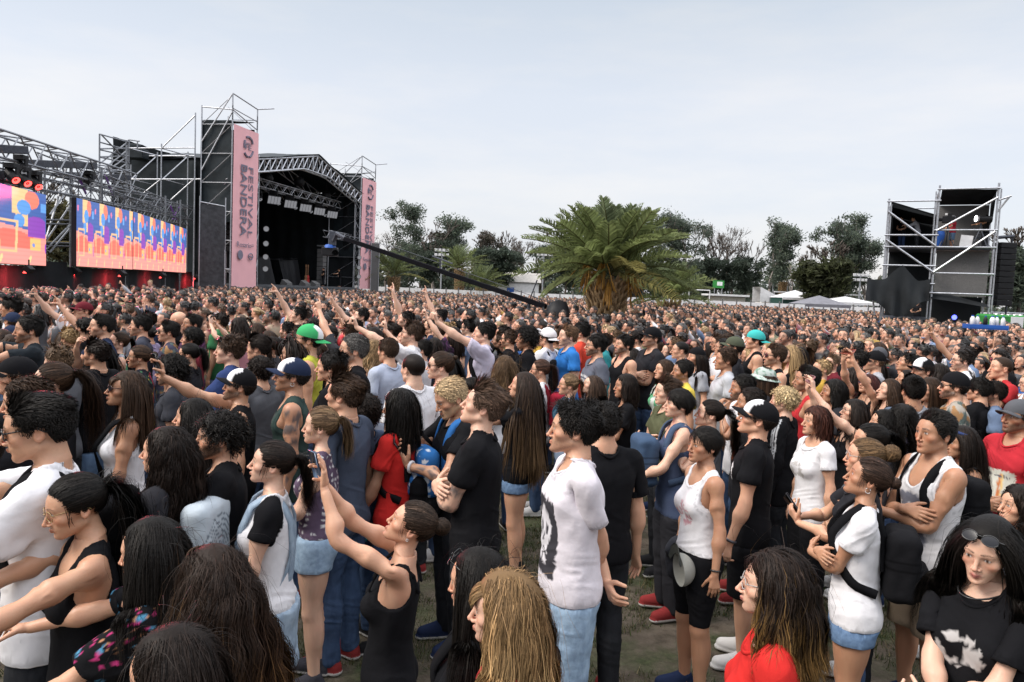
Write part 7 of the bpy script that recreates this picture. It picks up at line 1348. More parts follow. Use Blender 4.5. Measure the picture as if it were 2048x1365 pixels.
def band_on(B, side, col, name='bracelet', t=.93, r=.031, w=.006, bone='fore'):
    J = skeleton(B.g); S = V3(side, 1, 1); n = 'L' if side > 0 else 'R'; a, b = J['fore'+n], J['hand'+n]; c = a+(b-a)*t; d = nrm(b-a); x = nrm(np.cross(d, V3(0, 1, 0))); y = np.cross(d, x); th = np.linspace(0, 2*math.pi, 16, endpoint=False); k = 1 if B.g == 'm' else .87; q = c+(np.cos(th)[:, None]*x+np.sin(th)[:, None]*y)*r*k; P, F = tube(q, w, 6, True); B.child(name, bone_pt(B.X, bone+n, P), F, np.array(col, float), 'gloss')
def earring(B, col=(.6, .6, .6), sides=(1,), r=.012):
    for s in sides: th = np.linspace(0, 2*math.pi, 12, endpoint=False); P, F = tube(V3(s*.0785, .010, -.052)+np.stack([0*th, np.sin(th)*r, np.cos(th)*r], 1), .0016, 5, True); B.child('earring', B.hx.to(P), F, col, 'gloss')
def band_head(B, col, name='headband', z=.06, w=.010):
    th = np.linspace(0, 2*math.pi, 40, endpoint=False); q = CC+np.stack([np.cos(th)*(CR[0]+.010), np.sin(th)*(CR[1]+.010), .030-np.sin(th)*.040], 1)*V3(.93, .93, 1); P, F = strap_loop(q, w); B.child(name, B.hx.to(P), F, col, 'cloth')
def strap_loop(q, w): out = nrm(q-CC); P = np.stack([q+V3(0, 0, w), q+out*.004+V3(0, 0, w), q+out*.004-V3(0, 0, w), q-V3(0, 0, w)], 1); n = len(q); I = np.arange(n*4).reshape(n, 4); J_ = np.roll(I, -1, 0); return P.reshape(-1, 3), np.stack([I, np.roll(I, -1, 1), np.roll(J_, -1, 1), J_], -1).reshape(-1, 4)
def necklace(B, col, drop=.10, r=.0022):
    th = np.linspace(0, 2*math.pi, 30, endpoint=False); q = np.stack([np.sin(th)*.075, .012-np.cos(th)*(.085+.035*(np.cos(th) > 0)), 1.475-drop*np.maximum(0, np.cos(th))**1.5], 1); P, F = tube(q, r, 5, True); B.child('necklace', skin(P, rest_weights(P, B.g), B.X), F, col, 'gloss')
# ---- the people one can tell apart, front to back
F = 'f'
def front_row():
    S = lambda l=.04, c=HD, **k: ('short', c, {'len': l, **k}); Lg = lambda l=.5, c=HD, **k: ('long', c, {'len': l, **k})
    # --- bottom edge and left corner
    b = put(1010, 1218, 172, 95, 'person in dark red top looking left at the bottom edge, right of the black rucksack', F, pose=P_((0, -2, 0), FRONT, FRONT), hair=('wavy', (.20, .12, .055), {'len': .38, 'tip': (.40, .26, .12), 'bangs': 1, 'amp': .006, 'freq': 40, 'n': 3600, 'vol': .02}), top=('tshirt', (.30, .03, .03)), bottom=('jeans', JN), skin_c='fair')
    b = put(955, 1160, 152, 105, 'person in black with glasses pushed up and chain necklace, near the bottom edge', F, pose=P_((0, -4, 0), BELLY, BELLY), hair=Lg(.5, HB, n=3000), top=('loose_tee', BLK), bottom=('jeans', BJN), glasses=('eye', (.02, .02, .02), 1)); necklace(b, (.5, .5, .52), .16, .005); bag_back(b, 'black rucksack at the bottom edge of the picture', BLK)
    b = put(1550, 1172, 160, 88, 'person in bright red top and clear glasses at the bottom edge, right of centre', F, pose=P_((0, 4, 0)), hair=('wavy', (.020, .013, .010), {'len': .30, 'tip': (.16, .09, .03), 'ombre': .45, 'amp': .007, 'freq': 35, 'n': 3600, 'vol': .018, 'swept': 1}), top=('wide_tee', RED), bottom=('jeans', JN), glasses=('eye', (.35, .34, .33)), skin_c='fair', lips=(.40, .10, .09)); earring(b)
    b = put(1975, 1096, 138, 25, 'person in printed black T-shirt clasping hands, sunglasses pushed up, at the right bottom corner', F, pose=P_((8, -14, 6), {'t': (-.02, -.27, 1.06), 'pole': (1, .2, -.6), 'dir': (-1, -.2, .1), 'palm': (0, 1, 0), 'curl': 30}, {'t': (-.02, -.26, 1.02), 'pole': (1, .2, -.6), 'dir': (-1, -.2, .1), 'palm': (0, 1, 0), 'curl': 30}), hair=Lg(.55, HB, n=3400), top=('loose_tee', D(BLK, pr_mid)), bottom=('skirt', BLK), glasses=('sun', (.03, .03, .03), 1), skin_c='fair', lips=(.35, .08, .08)); band_on(b, -1, (.03, .10, .09), t=.86, w=.010); earring(b, sides=(1, -1), r=.016); necklace(b, (.02, .02, .02), .02, .004)
    put(2040, 1012, 98, 55, 'person in dark grey T-shirt cut by the right edge, behind the one clasping hands', F, pose=P_(), hair=('wavy', HD, {'len': .35}), top=('tshirt', DRK), bottom=('jeans', JN))
    b = put(345, 1345, 215, 100, 'person in black whose crown alone shows at the bottom edge, left part', F, pose=P_((0, -10, 0)), hair=Lg(.4, HD, n=3600, tip=(.03, .02, .016)), top=('tshirt', BLK), bottom=('jeans', JN))
    b = put(425, 1168, 168, 148, 'person in white top with thin hairband seen from behind, bottom left', F, pose=P_((0, 0, 0)), hair=('wavy', (.022, .013, .009), {'len': .62, 'tip': (.13, .070, .028), 'ombre': .45, 'amp': .012, 'freq': 38, 'n': 3800, 'vol': .02, 'swept': 1}), top=('tshirt', WHT), bottom=('jeans', JN)); band_head(b, (.05, .03, .02), 'hairband', w=.004); earring(b, sides=(1,))
    b = put(302, 1100, 150, 112, 'person in black embroidered top stretching arms left, bottom left', F, pose=P_((0, -6, 0), {'t': (.12, -.48, 1.02), 'pole': (1, .3, -.5), 'dir': (-.1, -1, .1), 'palm': (-.3, 0, -1), 'curl': 20}, REACH), hair=Lg(.42, HB, n=3000), top=('loose_tee', D(BLK, pr_embro)), bottom=('jeans', BJN)); band_on(b, 1, (.12, .05, .35), t=.80); earring(b, (.5, .4, .2), r=.022)
    b = put(152, 1010, 137, 78, 'person in black tank top and round glasses reaching forward, bottom left', F, pose=P_((0, -12, 0), {'t': (.22, -.56, 1.28), 'pole': (1, .3, -.4), 'dir': (0, -1, .1), 'palm': (-.3, 0, -1), 'curl': 20}, REACH), hair=('pony', HB, {'len': .55, 'knot': (0, .10, .03)}), top=('tank', BLK), bottom=('jeans', BJN), glasses=('eye', (.30, .20, .08)), skin_c='olive')
    b = put(78, 855, 128, 100, 'person in white T-shirt and black sunglasses leaning forward, left edge', 'm', pose=P_((0, -8, 0), {'t': (.20, -.50, 1.10), 'pole': (1, .3, -.4), 'dir': (0, -1, .1), 'palm': (-.3, 0, -1), 'curl': 22}, REACH), hair=('quiff', HB, {'len': .040}), fade=.85, top=('loose_tee', WHT), bottom=('jeans', BJN), glasses=('sun', (.012, .012, .014)), skin_c='olive'); bag_back(b, 'black rucksack on the white T-shirt at the left edge', BLK)
    put(55, 803, 92, 100, 'person in dark T-shirt just behind the sunglasses wearer at the left edge', 'm', pose=P_((0, -4, 0), REACH, REACH), hair=S(.05, HBR), top=('tshirt', DRK), bottom=('jeans', JN))
    put(-60, 905, 118, 95, 'person beyond the left edge, only tattooed forearms resting forward', 'm', pose=P_((0, 0, 0), REACH, REACH), hair=S(.04), top=('tshirt', GRY), bottom=('jeans', JN), tattoo=[(1, 'f', .3, .8, (.07, .08, .09))])
    b = put(332, 902, 106, 115, 'person in dark jacket carrying the silver shell rucksack, left of centre', F, pose=P_((0, 2, 0)), hair=('wavy', HD, {'len': .38, 'amp': .010, 'freq': 40, 'n': 3000, 'swept': 1}), top=('jacket', DRK), bottom=('jeans', BJN))
    def shell_plain(P, c): c[:] = (.44, .50, .55); q = np.hypot(P[:, 0]*1.25, P[:, 2]-1.12); c[(P[:, 1] > .2) & (np.sin(q*230) > .55) & (q > .10) & (q < .24)] = (.14, .17, .20); c[(P[:, 1] > .2) & (q < .095)] = (.30, .36, .42); c[(np.abs(P[:, 0]) < .03) & (np.abs(P[:, 2]-1.12) < .035) & (P[:, 1] > .2)] = (.10, .10, .10); return c
    bag_back(b, 'silver grey hard shell rucksack with ringed ridges', (.42, .48, .52), plain=shell_plain, strap_col=BLK, z0=.98, z1=1.42, hw=.165, dp=.07, pocket=False)
    put(440, 874, 98, 92, 'person in black T-shirt, hand to mouth, behind the silver shell rucksack', 'm', pose=P_((0, 0, 0), CHIN, None), hair=('curly', HB, {'scale': 1.15}), beard=.95, top=('tshirt', BLK), bottom=('jeans', MJN))
    b = put(254, 779, 78, 82, 'person in white tank top, red-tinted sunglasses and crossed bag strap', F, pose=P_((0, 10, 0), {'t': (.19, -.14, .92), 'pole': (.6, 1, 0)}, None), hair=Lg(.36, HBR, bangs=1, n=2600), top=('tank', WHT), bottom=('jeans', DRK), glasses=('sun', (.05, .012, .012)), skin_c='tan'); cross_strap(b, 'black shoulder bag slung over the white tank top', BLK, True, -1); necklace(b, (.1, .08, .06), .09)
    put(105, 765, 80, 98, 'person in dark top leaning on one arm behind the plain black cap, left side', F, pose=P_((0, 4, 0), REACH, None), hair=('pony', HBR, {'len': .5, 'knot': (0, .115, .06)}), fade=.4, top=('tshirt', DRK), bottom=('jeans', JN), skin_c='fair')
    put(34, 752, 74, 95, 'person in plain black cap at the left edge', 'm', pose=P_((0, 0, 0), REACH, REACH), hair=S(.02), hat=('cap', BLK), top=('tshirt', DRK), bottom=('jeans', JN))
    put(386, 835, 84, 100, 'person in grey T-shirt between the hand at a mouth and the dark jacket', F, pose=P_((0, 4, 0)), hair=Lg(.4, HB), top=('tshirt', GRY), bottom=('jeans', JN))
    # --- two left rows
    b = put(480, 772, 68, 93, 'person in black tank top and white-fronted black cap holding up a phone', 'm', pose=P_((0, 10, 0), None, {'t': (.05, -.50, 1.70), 'pole': (.8, .2, -1), 'dir': (0, -.25, 1), 'palm': (-.5, -.8, 0), 'curl': 22, 'thumb': 25}), hair=S(.02), fade=.6, beard=.8, hat=('cap', BLK, WHT, BLK), top=('tank', BLK), bottom=('jeans', JN), skin_c='olive'); phone_in(b, 'black phone held up by the person in the white-fronted black cap', 'R', BLK); necklace(b, (.5, .5, .5), .03); bag_hat(b)
    b = put(585, 752, 68, 93, 'person in navy and white cap, dark vest and tattooed shoulder', 'm', pose=P_((0, 6, 0)), hair=S(.02), fade=.6, beard=.35, hat=('cap', NAVY, WHT, NAVY), top=('tank', (.03, .05, .045)), bottom=('jeans', JN), skin_c='tan', tattoo=[(1, 'u', .05, .5, (.05, .06, .07)), (1, 'u', .6, 1.0, (.03, .035, .04)), (1, 'f', .1, .7, (.06, .06, .07))]); earring(b); bag_hat(b)
    b = put(617, 679, 52, 95, 'person in backwards green and white cap, glasses and yellow vest', 'm', pose=P_((0, 6, 0)), hair=S(.02), hat=('backcap', (.05, .36, .13), WHT, (.05, .36, .13)), glasses=('eye', (.02, .02, .02)), top=('tank', (.45, .45, .06)), bottom=('jeans', JN), skin_c='olive')
    put(588, 708, 52, 105, 'person in black between the navy and white cap and the yellow vest', 'm', pose=P_((0, 0, 0)), hair=('dreads', HD, {}), top=('tshirt', BLK), bottom=('jeans', JN))
    put(707, 700, 57, 82, 'person in plain black T-shirt facing half left, right of the yellow vest', 'm', pose=P_((-5, 4, 0)), hair=S(.03, HGR), beard=.75, top=('tshirt', BLK), bottom=('jeans', JN))
    put(662, 734, 60, 100, 'person in plain black T-shirt in profile, right below the yellow vest', 'm', pose=P_((0, 0, 0)), hair=('messy', HB, {'len': .06}), top=('tshirt', BLK), bottom=('jeans', JN))
    put(690, 790, 80, 122, 'person in slate T-shirt looking away, behind the mauve top', 'm', pose=P_((0, 4, 0)), hair=('quiff', HBR, {'len': .07}), fade=.75, top=('tshirt', (.06, .075, .11)), bottom=('jeans', JN))
    put(727, 826, 72, 130, 'person in blue-grey T-shirt half behind the slate T-shirt, left of the red one', 'm', pose=P_((0, 4, 0)), hair=('curly', HD, {}), top=('tshirt', (.05, .07, .12)), bottom=('jeans', JN))
    b = put(642, 852, 84, 100, 'person in dotted mauve top and frayed denim shorts', F, pose=P_((0, 4, 0), BELLY, BELLY), hair=('pony', (.13, .08, .045), {'len': .25, 'tip': (.22, .15, .08)}), top=('crop_tank', D((.10, .07, .11), pr_dots)), bottom=('mini_shorts', LJN), skin_c='fair'); necklace(b, (.03, .03, .03), .01)
    b = put(545, 926, 104, 95, 'person in denim dungaree dress over black and white raglan T-shirt', F, pose=P_((0, 8, 0), {'t': (.20, -.16, .90), 'pole': (.6, 1, 0)}, None), hair=('pony', HD, {'len': .30, 'amp': .010, 'freq': 60, 'knot': (0, .118, .035)}), top=('crop_tee', D(WHT, pr_raglan)), bottom=('skirt', {'col': (.30, .38, .46), 'denim': 1}), skin_c='fair'); dungaree(b)
    b = put(824, 1050, 122, 95, 'person in black strappy top, both arms raised filming, left of centre', F, pose=P_((0, 26, 0), {'t': (.09, -.29, 1.82), 'pole': (.5, -1, -.9), 'dir': (-.03, -.05, 1), 'palm': (.3, -1, 0), 'curl': (4, 5, 6, 8), 'thumb': 4}, {'t': (-.01, -.30, 1.81), 'pole': (.25, -1, -.6), 'dir': (-.15, -.2, 1), 'palm': (-.6, -.8, 0), 'curl': (24, 26, 28, 30), 'thumb': 25}, lean=-6), hair=('bun', (.030, .019, .013), {'scale': 1.2, 'knot': (0, .112, .055)}), top=('cami', BLK), bottom=('trousers', BLK), skin_c='light'); phone_in(b, 'thin pale phone between two raised hands, left of centre', 'R', (.10, .16, .26)); earring(b, r=.006)
    # --- middle
    b = put(968, 812, 88, 97, 'person in black T-shirt, arms crossed with forearm tattoos, chin raised', 'm', pose=cross((0, 16, 0)), hair=('quiff', (.070, .042, .028), {'len': .060}), fade=.55, top=('tshirt', BLK), bottom=('jeans', BJN), skin_c='fair', tattoo=[(1, 'u', .62, 1.0, (.08, .09, .10)), (1, 'f', .1, .6, (.08, .09, .10))])
    b = put(902, 795, 75, 68, 'person in black T-shirt looking down at a phone, blue rucksack worn in front', 'm', pose=P_((0, -24, 0), READ, dict(READ, t=(.02, -.35, 1.26))), hair=('short', (.42, .30, .17), {'len': .035}), fade=.35, beard=.5, top=('tshirt', BLK), bottom=('jeans', BJN), skin_c='olive', tattoo=[(1, 'f', .1, .9, (.07, .07, .08))]); bag_back(b, 'blue rucksack with white scribbles worn on the chest', (.03, .14, .38), front=True, strap_col=(.03, .13, .36), z0=1.0, z1=1.32, hw=.12, dp=.07, plain=lambda P, c: np.where(((vnoise(P, 40, 6) > .25) & (P[:, 1] < -.2))[:, None], (.6, .65, .7), c)); phone_in(b, 'small dark phone in the hands above the blue rucksack', 'R'); band_on(b, 1, (.6, .6, .62), 'watch', .95, .032, .010)
    b = put(798, 815, 76, 118, 'person in printed red T-shirt and blue jeans, back half turned, holding a cup', F, pose=P_((6, 0, 0), {'t': (.21, -.17, .88), 'pole': (.6, 1, 0), 'curl': 40}, dict(CHIN, t=(.0, -.30, 1.36))), hair=('bob', HB, {'len': .28, 'vol': .022, 'n': 3200}), top=('tshirt', D(RED, pr_red)), bottom=('jeans', JN), skin_c='brown'); bag_back(b, 'small black leather rucksack on the red T-shirt', BLK, z0=.92, z1=1.22, hw=.11, dp=.06, strap_col=BLK); cup_in(b); band_on(b, 1, (.1, .1, .1))
    b = put(826, 738, 60, 145, 'person in white T-shirt seen from behind with one black strap', 'm', pose=P_((0, 0, 0)), hair=('buzz', HD, {}), fade=.9, top=('loose_tee', WHT), bottom=('jeans', BJN), skin_c='fair'); cross_strap(b, 'thin black strap bag across the white T-shirt back', BLK, False)
    put(776, 702, 48, 135, 'person in pale grey-blue T-shirt seen from behind, left of the white T-shirt', 'm', pose=P_((0, 0, 0)), hair=S(.03, HBR), fade=.5, top=('loose_tee', (.38, .42, .52)), bottom=('jeans', JN))
    b = put(881, 732, 56, 90, 'person in long grey vest and orange sunglasses, right of the white back with strap', 'm', pose=P_((0, 4, 0)), hair=('bun', HBR, {'scale': .55, 'knot': (0, .10, .075)}), fade=.6, glasses=('sun', (.10, .04, .015)), top=('long_tank', (.16, .15, .17)), bottom=('jeans', JN), skin_c='fair')
    b = put(1047, 772, 60, 97, 'person in black T-shirt and short denim shorts, centre', F, pose=P_((0, 10, 0), REACH, None), hair=Lg(.78, (.028, .017, .012), tip=(.10, .06, .03), n=3000), top=('wide_tee', BLK), bottom=('mini_shorts', MJN), skin_c='light'); earring(b, r=.016)
    put(942, 777, 52, 112, 'person in dark top behind the blue rucksack wearer', F, pose=P_((0, 0, 0)), hair=('pony', HB, {'len': .35}), top=('tshirt', DRK), bottom=('jeans', JN), skin_c='tan')
    put(1008, 735, 50, 150, 'person in white strappy top seen from behind near the centre', F, pose=P_((0, 0, 0)), hair=('wavy', (.085, .050, .026), {'len': .5, 'tip': (.25, .16, .08), 'amp': .006}), top=('cami', WHT), bottom=('jeans', JN))
    b = put(1150, 858, 100, 76, 'person in white T-shirt with skull print, hands behind back, denim shorts', 'm', pose=P_((-17, 2, 0), BACK, dict(BACK, t=(-.06, .19, .90))), hair=('messy', HB, {'len': .055}), beard=.45, top=('loose_tee', D((.66, .62, .66), pr_skull)), bottom=('shorts', LJN), skin_c='light')
    put(1207, 846, 86, 152, 'person in black T-shirt and black jeans right behind the skull T-shirt', 'm', pose=P_((0, 0, 0)), hair=('messy', HB, {'len': .05}), fade=.4, top=('loose_tee', BLK), bottom=('jeans', BJN), skin_c='light')
    b = put(1408, 890, 84, 62, 'person in white sleeveless top and black knee leggings, grey cap on the belt', F, pose=P_((10, 2, 0), None, None), hair=('short', HB, {'len': .10, 'lift': .1, 'comb': (.1, .7, -.5)}), top=('crop_tank', D(WHT, pr_pink)), bottom=('biker', BLK), skin_c='tan'); belt_cap(b); band_on(b, 1, (.02, .02, .02)); jacket_waist(b)
    b = put(1517, 838, 76, 92, 'person in black T-shirt and white-topped black cap, chin raised', 'm', pose=P_((0, 12, 0), {'t': (.27, -.10, .84), 'pole': (.5, 1, 0), 'curl': 35}, None), hair=S(.015, HD), fade=.6, hat=('cap', BLK, WHT, BLK), top=('tshirt', D(BLK, pr_chest)), bottom=('shorts', BLK), skin_c='light'); band_on(b, 1, (.05, .05, .06), 'watch', .95, .032, .009)
    put(1501, 806, 62, 80, 'person in dark T-shirt with orange print, behind the white-topped cap', 'm', pose=P_((0, 4, 0)), hair=S(.03), beard=.85, fade=.5, top=('tshirt', D(DRK, pr_orange)), bottom=('jeans', JN), skin_c='tan')
    b = put(1357, 808, 66, 70, 'person in dark blue strappy top with denim-blue rucksack in front', F, pose=P_((0, 4, 0), FRONT, None), hair=('short', HB, {'len': .11, 'lift': .1, 'comb': (.2, .6, -.6)}), top=('cami', (.06, .08, .14)), bottom=('trousers', DRK), skin_c='fair'); bag_back(b, 'denim-blue rucksack with green neckerchief worn in front', (.045, .075, .13), front=True, strap_col=(.06, .09, .15)); scarf(b)
    put(1420, 828, 66, 85, 'person in grey vest, hand at chin, behind the white sleeveless top', F, pose=P_((0, 8, 0), CHIN, None), hair=('pony', HD, {'len': .45}), top=('tank', GRY), bottom=('jeans', JN), skin_c='fair')
    put(1334, 784, 57, 70, 'person in olive T-shirt with folded arms, centre right', 'm', pose=cross((0, 2, 0)), hair=('quiff', HBR, {'len': .06}), top=('tshirt', OLV), bottom=('jeans', BJN), skin_c='fair')
    put(1251, 773, 54, 78, 'person in black T-shirt with hand at chest, left of the olive T-shirt', F, pose=P_((0, 4, 0), dict(CHIN, t=(.02, -.22, 1.30)), None), hair=('bob', HD, {'len': .2, 'n': 2400}), top=('tshirt', BLK), bottom=('jeans', BJN), skin_c='tan')
    put(1185, 772, 50, 78, 'person in grey T-shirt gazing upwards, behind the skull T-shirt', F, pose=P_((0, 20, 0)), hair=Lg(.42, (.045, .027, .018)), top=('tshirt', GRY), bottom=('jeans', JN), skin_c='fair')
    b = put(1137, 770, 50, 85, 'person in pale blue T-shirt and glasses with teal rucksack', F, pose=P_((0, 4, 0)), hair=('pony', (.16, .10, .055), {'len': .2}), glasses=('eye', (.3, .2, .1)), top=('tshirt', LBL), bottom=('jeans', JN)); bag_back(b, 'teal rucksack carried beside the skull T-shirt', (.05, .13, .20))
    b = put(1081, 740, 46, 95, 'person in white T-shirt and glasses with dark red rucksack', F, pose=P_((0, 2, 0)), hair=('pony', (.06, .03, .02), {'len': .3}), glasses=('eye', (.02, .02, .02)), top=('tshirt', WHT), bottom=('jeans', JN)); bag_back(b, 'dark red rucksack on a white T-shirt, left of the teal rucksack', (.25, .015, .03))
    # --- right side
    b = put(1870, 866, 85, 50, 'person in white vest with large numeral, arms crossed, beige shorts', 'm', pose=cross((4, 2, 0)), hair=('quiff', HB, {'len': .030}), fade=.9, top=('long_tank', D((.62, .61, .62), pr_five)), bottom=('shorts', BEI), skin_c='tan'); bag_back(b, 'black rucksack on the person in the numeral vest', BLK)
    b = put(1737, 957, 98, 85, 'person in white V-neck T-shirt, arms crossed, black rucksack straps, denim shorts', F, pose=cross((0, 16, 0)), hair=('bun', (.035, .020, .014), {'scale': .9, 'knot': (0, .115, .02)}), top=('vneck_tee', WHT), bottom=('mini_shorts', MJN), skin_c='tan'); bag_back(b, 'black rucksack on the crossed-arms person in white V-neck', BLK); earring(b, r=.014)
    b = put(1730, 915, 88, 82, 'person in dark T-shirt and clear glasses holding a phone, behind the white V-neck', F, pose=P_((0, 6, 0), READ, READ), hair=('bun', (.10, .06, .03), {'scale': 1.5, 'knot': (0, .12, .05)}), glasses=('eye', (.4, .38, .36)), top=('tshirt', DRK), bottom=('jeans', JN), skin_c='light'); phone_in(b, 'small black lighter-sized phone held beside the white V-neck', 'L')
    put(1741, 882, 80, 72, 'person in grey sleeveless top, behind the clear glasses and the white V-neck', F, pose=P_((0, 4, 0), BELLY, BELLY), hair=('pony', HB, {'len': .3}), top=('tank', GRY), bottom=('jeans', BJN), skin_c='olive')
    put(1632, 842, 67, 58, 'person in white cap-sleeve T-shirt with faint print and black trousers', F, pose=P_((0, 2, 0)), hair=('bob', (.05, .018, .012), {'len': .16, 'swept': 1, 'n': 2400}), top=('wide_tee', D(WHT, pr_mid)), bottom=('trousers', BLK), tops=(), skin_c='light')
    put(1568, 802, 60, 105, 'person in black jacket with three white sleeve stripes', F, pose=P_((0, 2, 0)), hair=('curly', (.48, .36, .20), {'scale': .75}), top=('jacket', D(BLK, pr_stripes)), bottom=('jeans', BJN), skin_c='fair')
    put(1614, 760, 52, 78, 'person in red vest, right of the striped black jacket', 'm', pose=P_((0, 2, 0)), hair=('quiff', HB, {'len': .04}), fade=.8, beard=.7, top=('tank', (.42, .03, .035)), bottom=('jeans', JN), skin_c='tan')
    b = put(1923, 885, 75, 60, 'person with navy headband in dark top, behind the numeral vest', F, pose=P_((0, -2, 0), BELLY, BELLY), hair=Lg(.4, HD), top=('tank', DRK), bottom=('jeans', JN), skin_c='tan'); band_head(b, (.04, .06, .16))
    put(2036, 835, 70, 42, 'person in red T-shirt with pale picture print and grey cap, right edge', 'm', pose=P_((0, 6, 0), BELLY, BELLY), hair=S(.02), beard=.8, hat=('cap', GRY), top=('tshirt', D((.40, .025, .035), pr_band)), bottom=('jeans', JN), skin_c='tan')
    b = put(1859, 780, 53, 48, 'person in black with big sunglasses, green earring and choker', F, pose=P_((0, 2, 0)), hair=Lg(.42, HBR), glasses=('sun', (.015, .015, .015)), top=('tank', BLK), bottom=('jeans', JN), skin_c='light', lips=(.3, .05, .05)); necklace(b, (.02, .02, .02), .01, .004); earring(b, (.05, .45, .15), (1,), .012)
    put(1909, 773, 55, 84, 'person in patterned short-sleeve shirt, dark sunglasses and black beanie', 'm', pose=P_((0, 4, 0)), hair=S(.02, HD), beard=.95, hat=('beanie', BLK), glasses=('sun', (.04, .02, .01)), top=('tshirt', D((.32, .29, .25), pr_leafy)), bottom=('jeans', JN), skin_c='light')
    put(1826, 782, 58, 160, 'person in grey and slate raglan T-shirt seen from behind', 'm', pose=P_((0, 0, 0)), hair=('quiff', HB, {'len': .03}), fade=.85, top=('tshirt', D((.26, .27, .30), pr_raglan2)), bottom=('jeans', JN), skin_c='tan')
    put(1958, 780, 50, 115, 'person in plain black T-shirt and glasses, back half turned, upper right', 'm', pose=P_((0, 0, 0)), hair=S(.035, HB), glasses=('eye', (.02, .02, .02)), top=('tshirt', BLK), bottom=('jeans', JN))
    put(1987, 787, 50, 82, 'person in steel-blue T-shirt, right of the plain black one with glasses', 'm', pose=P_((0, 6, 0)), hair=S(.03), beard=.6, fade=.5, top=('tshirt', (.13, .18, .28)), bottom=('jeans', JN))
    b = put(1708, 824, 60, 72, 'person with glasses raising both arms to film with a pink phone', F, pose=phone2((0, 10, 0), 1.84, -.36, .075), hair=Lg(.35, HD), glasses=('eye', (.03, .03, .03)), top=('cami', BLK), bottom=('jeans', JN), skin_c='fair'); phone_in(b, 'pink phone held high with both hands, right of centre', both=True, col=(.62, .30, .32))
    b = put(1737, 770, 48, 40, 'person in sunglasses holding an orange-cased phone overhead', F, pose=phone2((0, 20, 0), 1.95, -.30, .04), hair=Lg(.35, (.06, .02, .018)), glasses=('sun', (.05, .02, .02)), top=('tank', BLK), bottom=('jeans', JN)); phone_in(b, 'orange-cased phone held overhead, above the pink one', both=True, col=(.55, .16, .10))
    put(1667, 784, 53, 72, 'person in dark T-shirt between the red vest and the pink phone', 'm', pose=P_((0, 4, 0)), hair=('bob', HB, {'len': .22, 'swept': 1, 'n': 2200}), top=('tshirt', DRK), bottom=('jeans', JN), skin_c='tan')
    put(1778, 781, 50, 68, 'person smiling upward in dark top, right of the overhead phone', F, pose=P_((0, 12, 0)), hair=Lg(.4, HBR), top=('tank', BLK), bottom=('jeans', JN), skin_c='fair')
    put(1767, 846, 62, 80, 'person in dark T-shirt facing left, below the overhead phone', F, pose=P_((0, 8, 0)), hair=('wavy', HB, {'len': .42, 'amp': .016, 'freq': 75}), top=('tshirt', DRK), bottom=('jeans', JN), skin_c='light')
    put(1803, 834, 62, 150, 'person in lilac T-shirt, back turned, right of the pink phone', F, pose=P_((0, 0, 0)), hair=('wavy', HB, {'len': .45, 'amp': .016, 'freq': 75}), top=('tshirt', (.42, .36, .48)), bottom=('jeans', JN))
    put(1528, 757, 50, 88, 'person in pale patterned bucket hat, right of centre', F, pose=P_((0, 2, 0)), hair=Lg(.3, HBR), hat=('bucket', (.42, .48, .45)), top=('tshirt', DRK), bottom=('jeans', JN), extra={'hat_paint': lambda P, c: np.where((vnoise(P, 45, 4) > .15)[:, None], (.16, .26, .20), c)})
    put(1485, 776, 54, 72, 'person in white T-shirt, hand at chin, left of the bucket hat', 'm', pose=P_((0, 0, 0), CHIN, None), hair=S(.045, HB), beard=.9, top=('tshirt', WHT), bottom=('jeans', JN), skin_c='tan')
    # --- third row, still distinct
    put(203, 653, 44, 80, 'person in navy T-shirt with hand at mouth, left side', 'm', pose=P_((0, 2, 0), None, CHIN), hair=('quiff', HB, {'len': .035}), beard=.6, top=('tshirt', D(NAVY, pr_mid)), bottom=('jeans', JN), skin_c='light')
    b = put(237, 684, 43, 76, 'person in pale leafy sleeveless top, head tilted up, left side', F, pose=P_((0, 12, 0), BELLY, BELLY), hair=('pony', HBR, {'len': .2}), top=('tank', D((.40, .40, .44), pr_tropic)), bottom=('jeans', BJN), skin_c='fair'); bag_back(b, 'black strapped rucksack on the pale sleeveless top', BLK)
    put(279, 714, 49, 95, 'person in dark floral shirt and thin glasses', 'm', pose=P_((0, 2, 0)), hair=('bun', HBR, {'scale': 1.0, 'knot': (0, .12, .02)}), beard=.4, glasses=('eye', (.2, .16, .1)), top=('loose_tee', D((.012, .014, .022), pr_floral)), bottom=('jeans', JN), skin_c='tan')
    put(343, 743, 60, 95, 'person in charcoal T-shirt right of the dark floral shirt', 'm', pose=P_((0, 0, 0)), hair=('afro', HB, {'scale': .75}), beard=.9, top=('tshirt', (.035, .037, .045)), bottom=('jeans', JN), skin_c='light')
    b = put(57, 660, 50, 82, 'person in black T-shirt filming sideways with a phone, upper left', 'm', pose=P_((0, 0, 0), {'t': (.03, -.42, 1.56), 'pole': (.9, 0, -.9), 'dir': (-.3, -.3, .9), 'palm': (-.5, -.8, 0), 'curl': 25, 'thumb': 25}, PH1), hair=S(.04, HB), beard=.85, top=('tshirt', (.02, .025, .03)), bottom=('jeans', JN), skin_c='olive'); phone_in(b, 'black phone held sideways at the upper left edge', 'L', BLK); band_on(b, 1, (.15, .45, .08), t=.85)
    put(22, 616, 41, 98, 'person in white T-shirt in profile against the left edge, near the black cloth', 'm', pose=P_((0, 0, 0)), hair=('messy', HB, {'len': .05}), top=('tshirt', WHT), bottom=('jeans', JN), skin_c='tan')
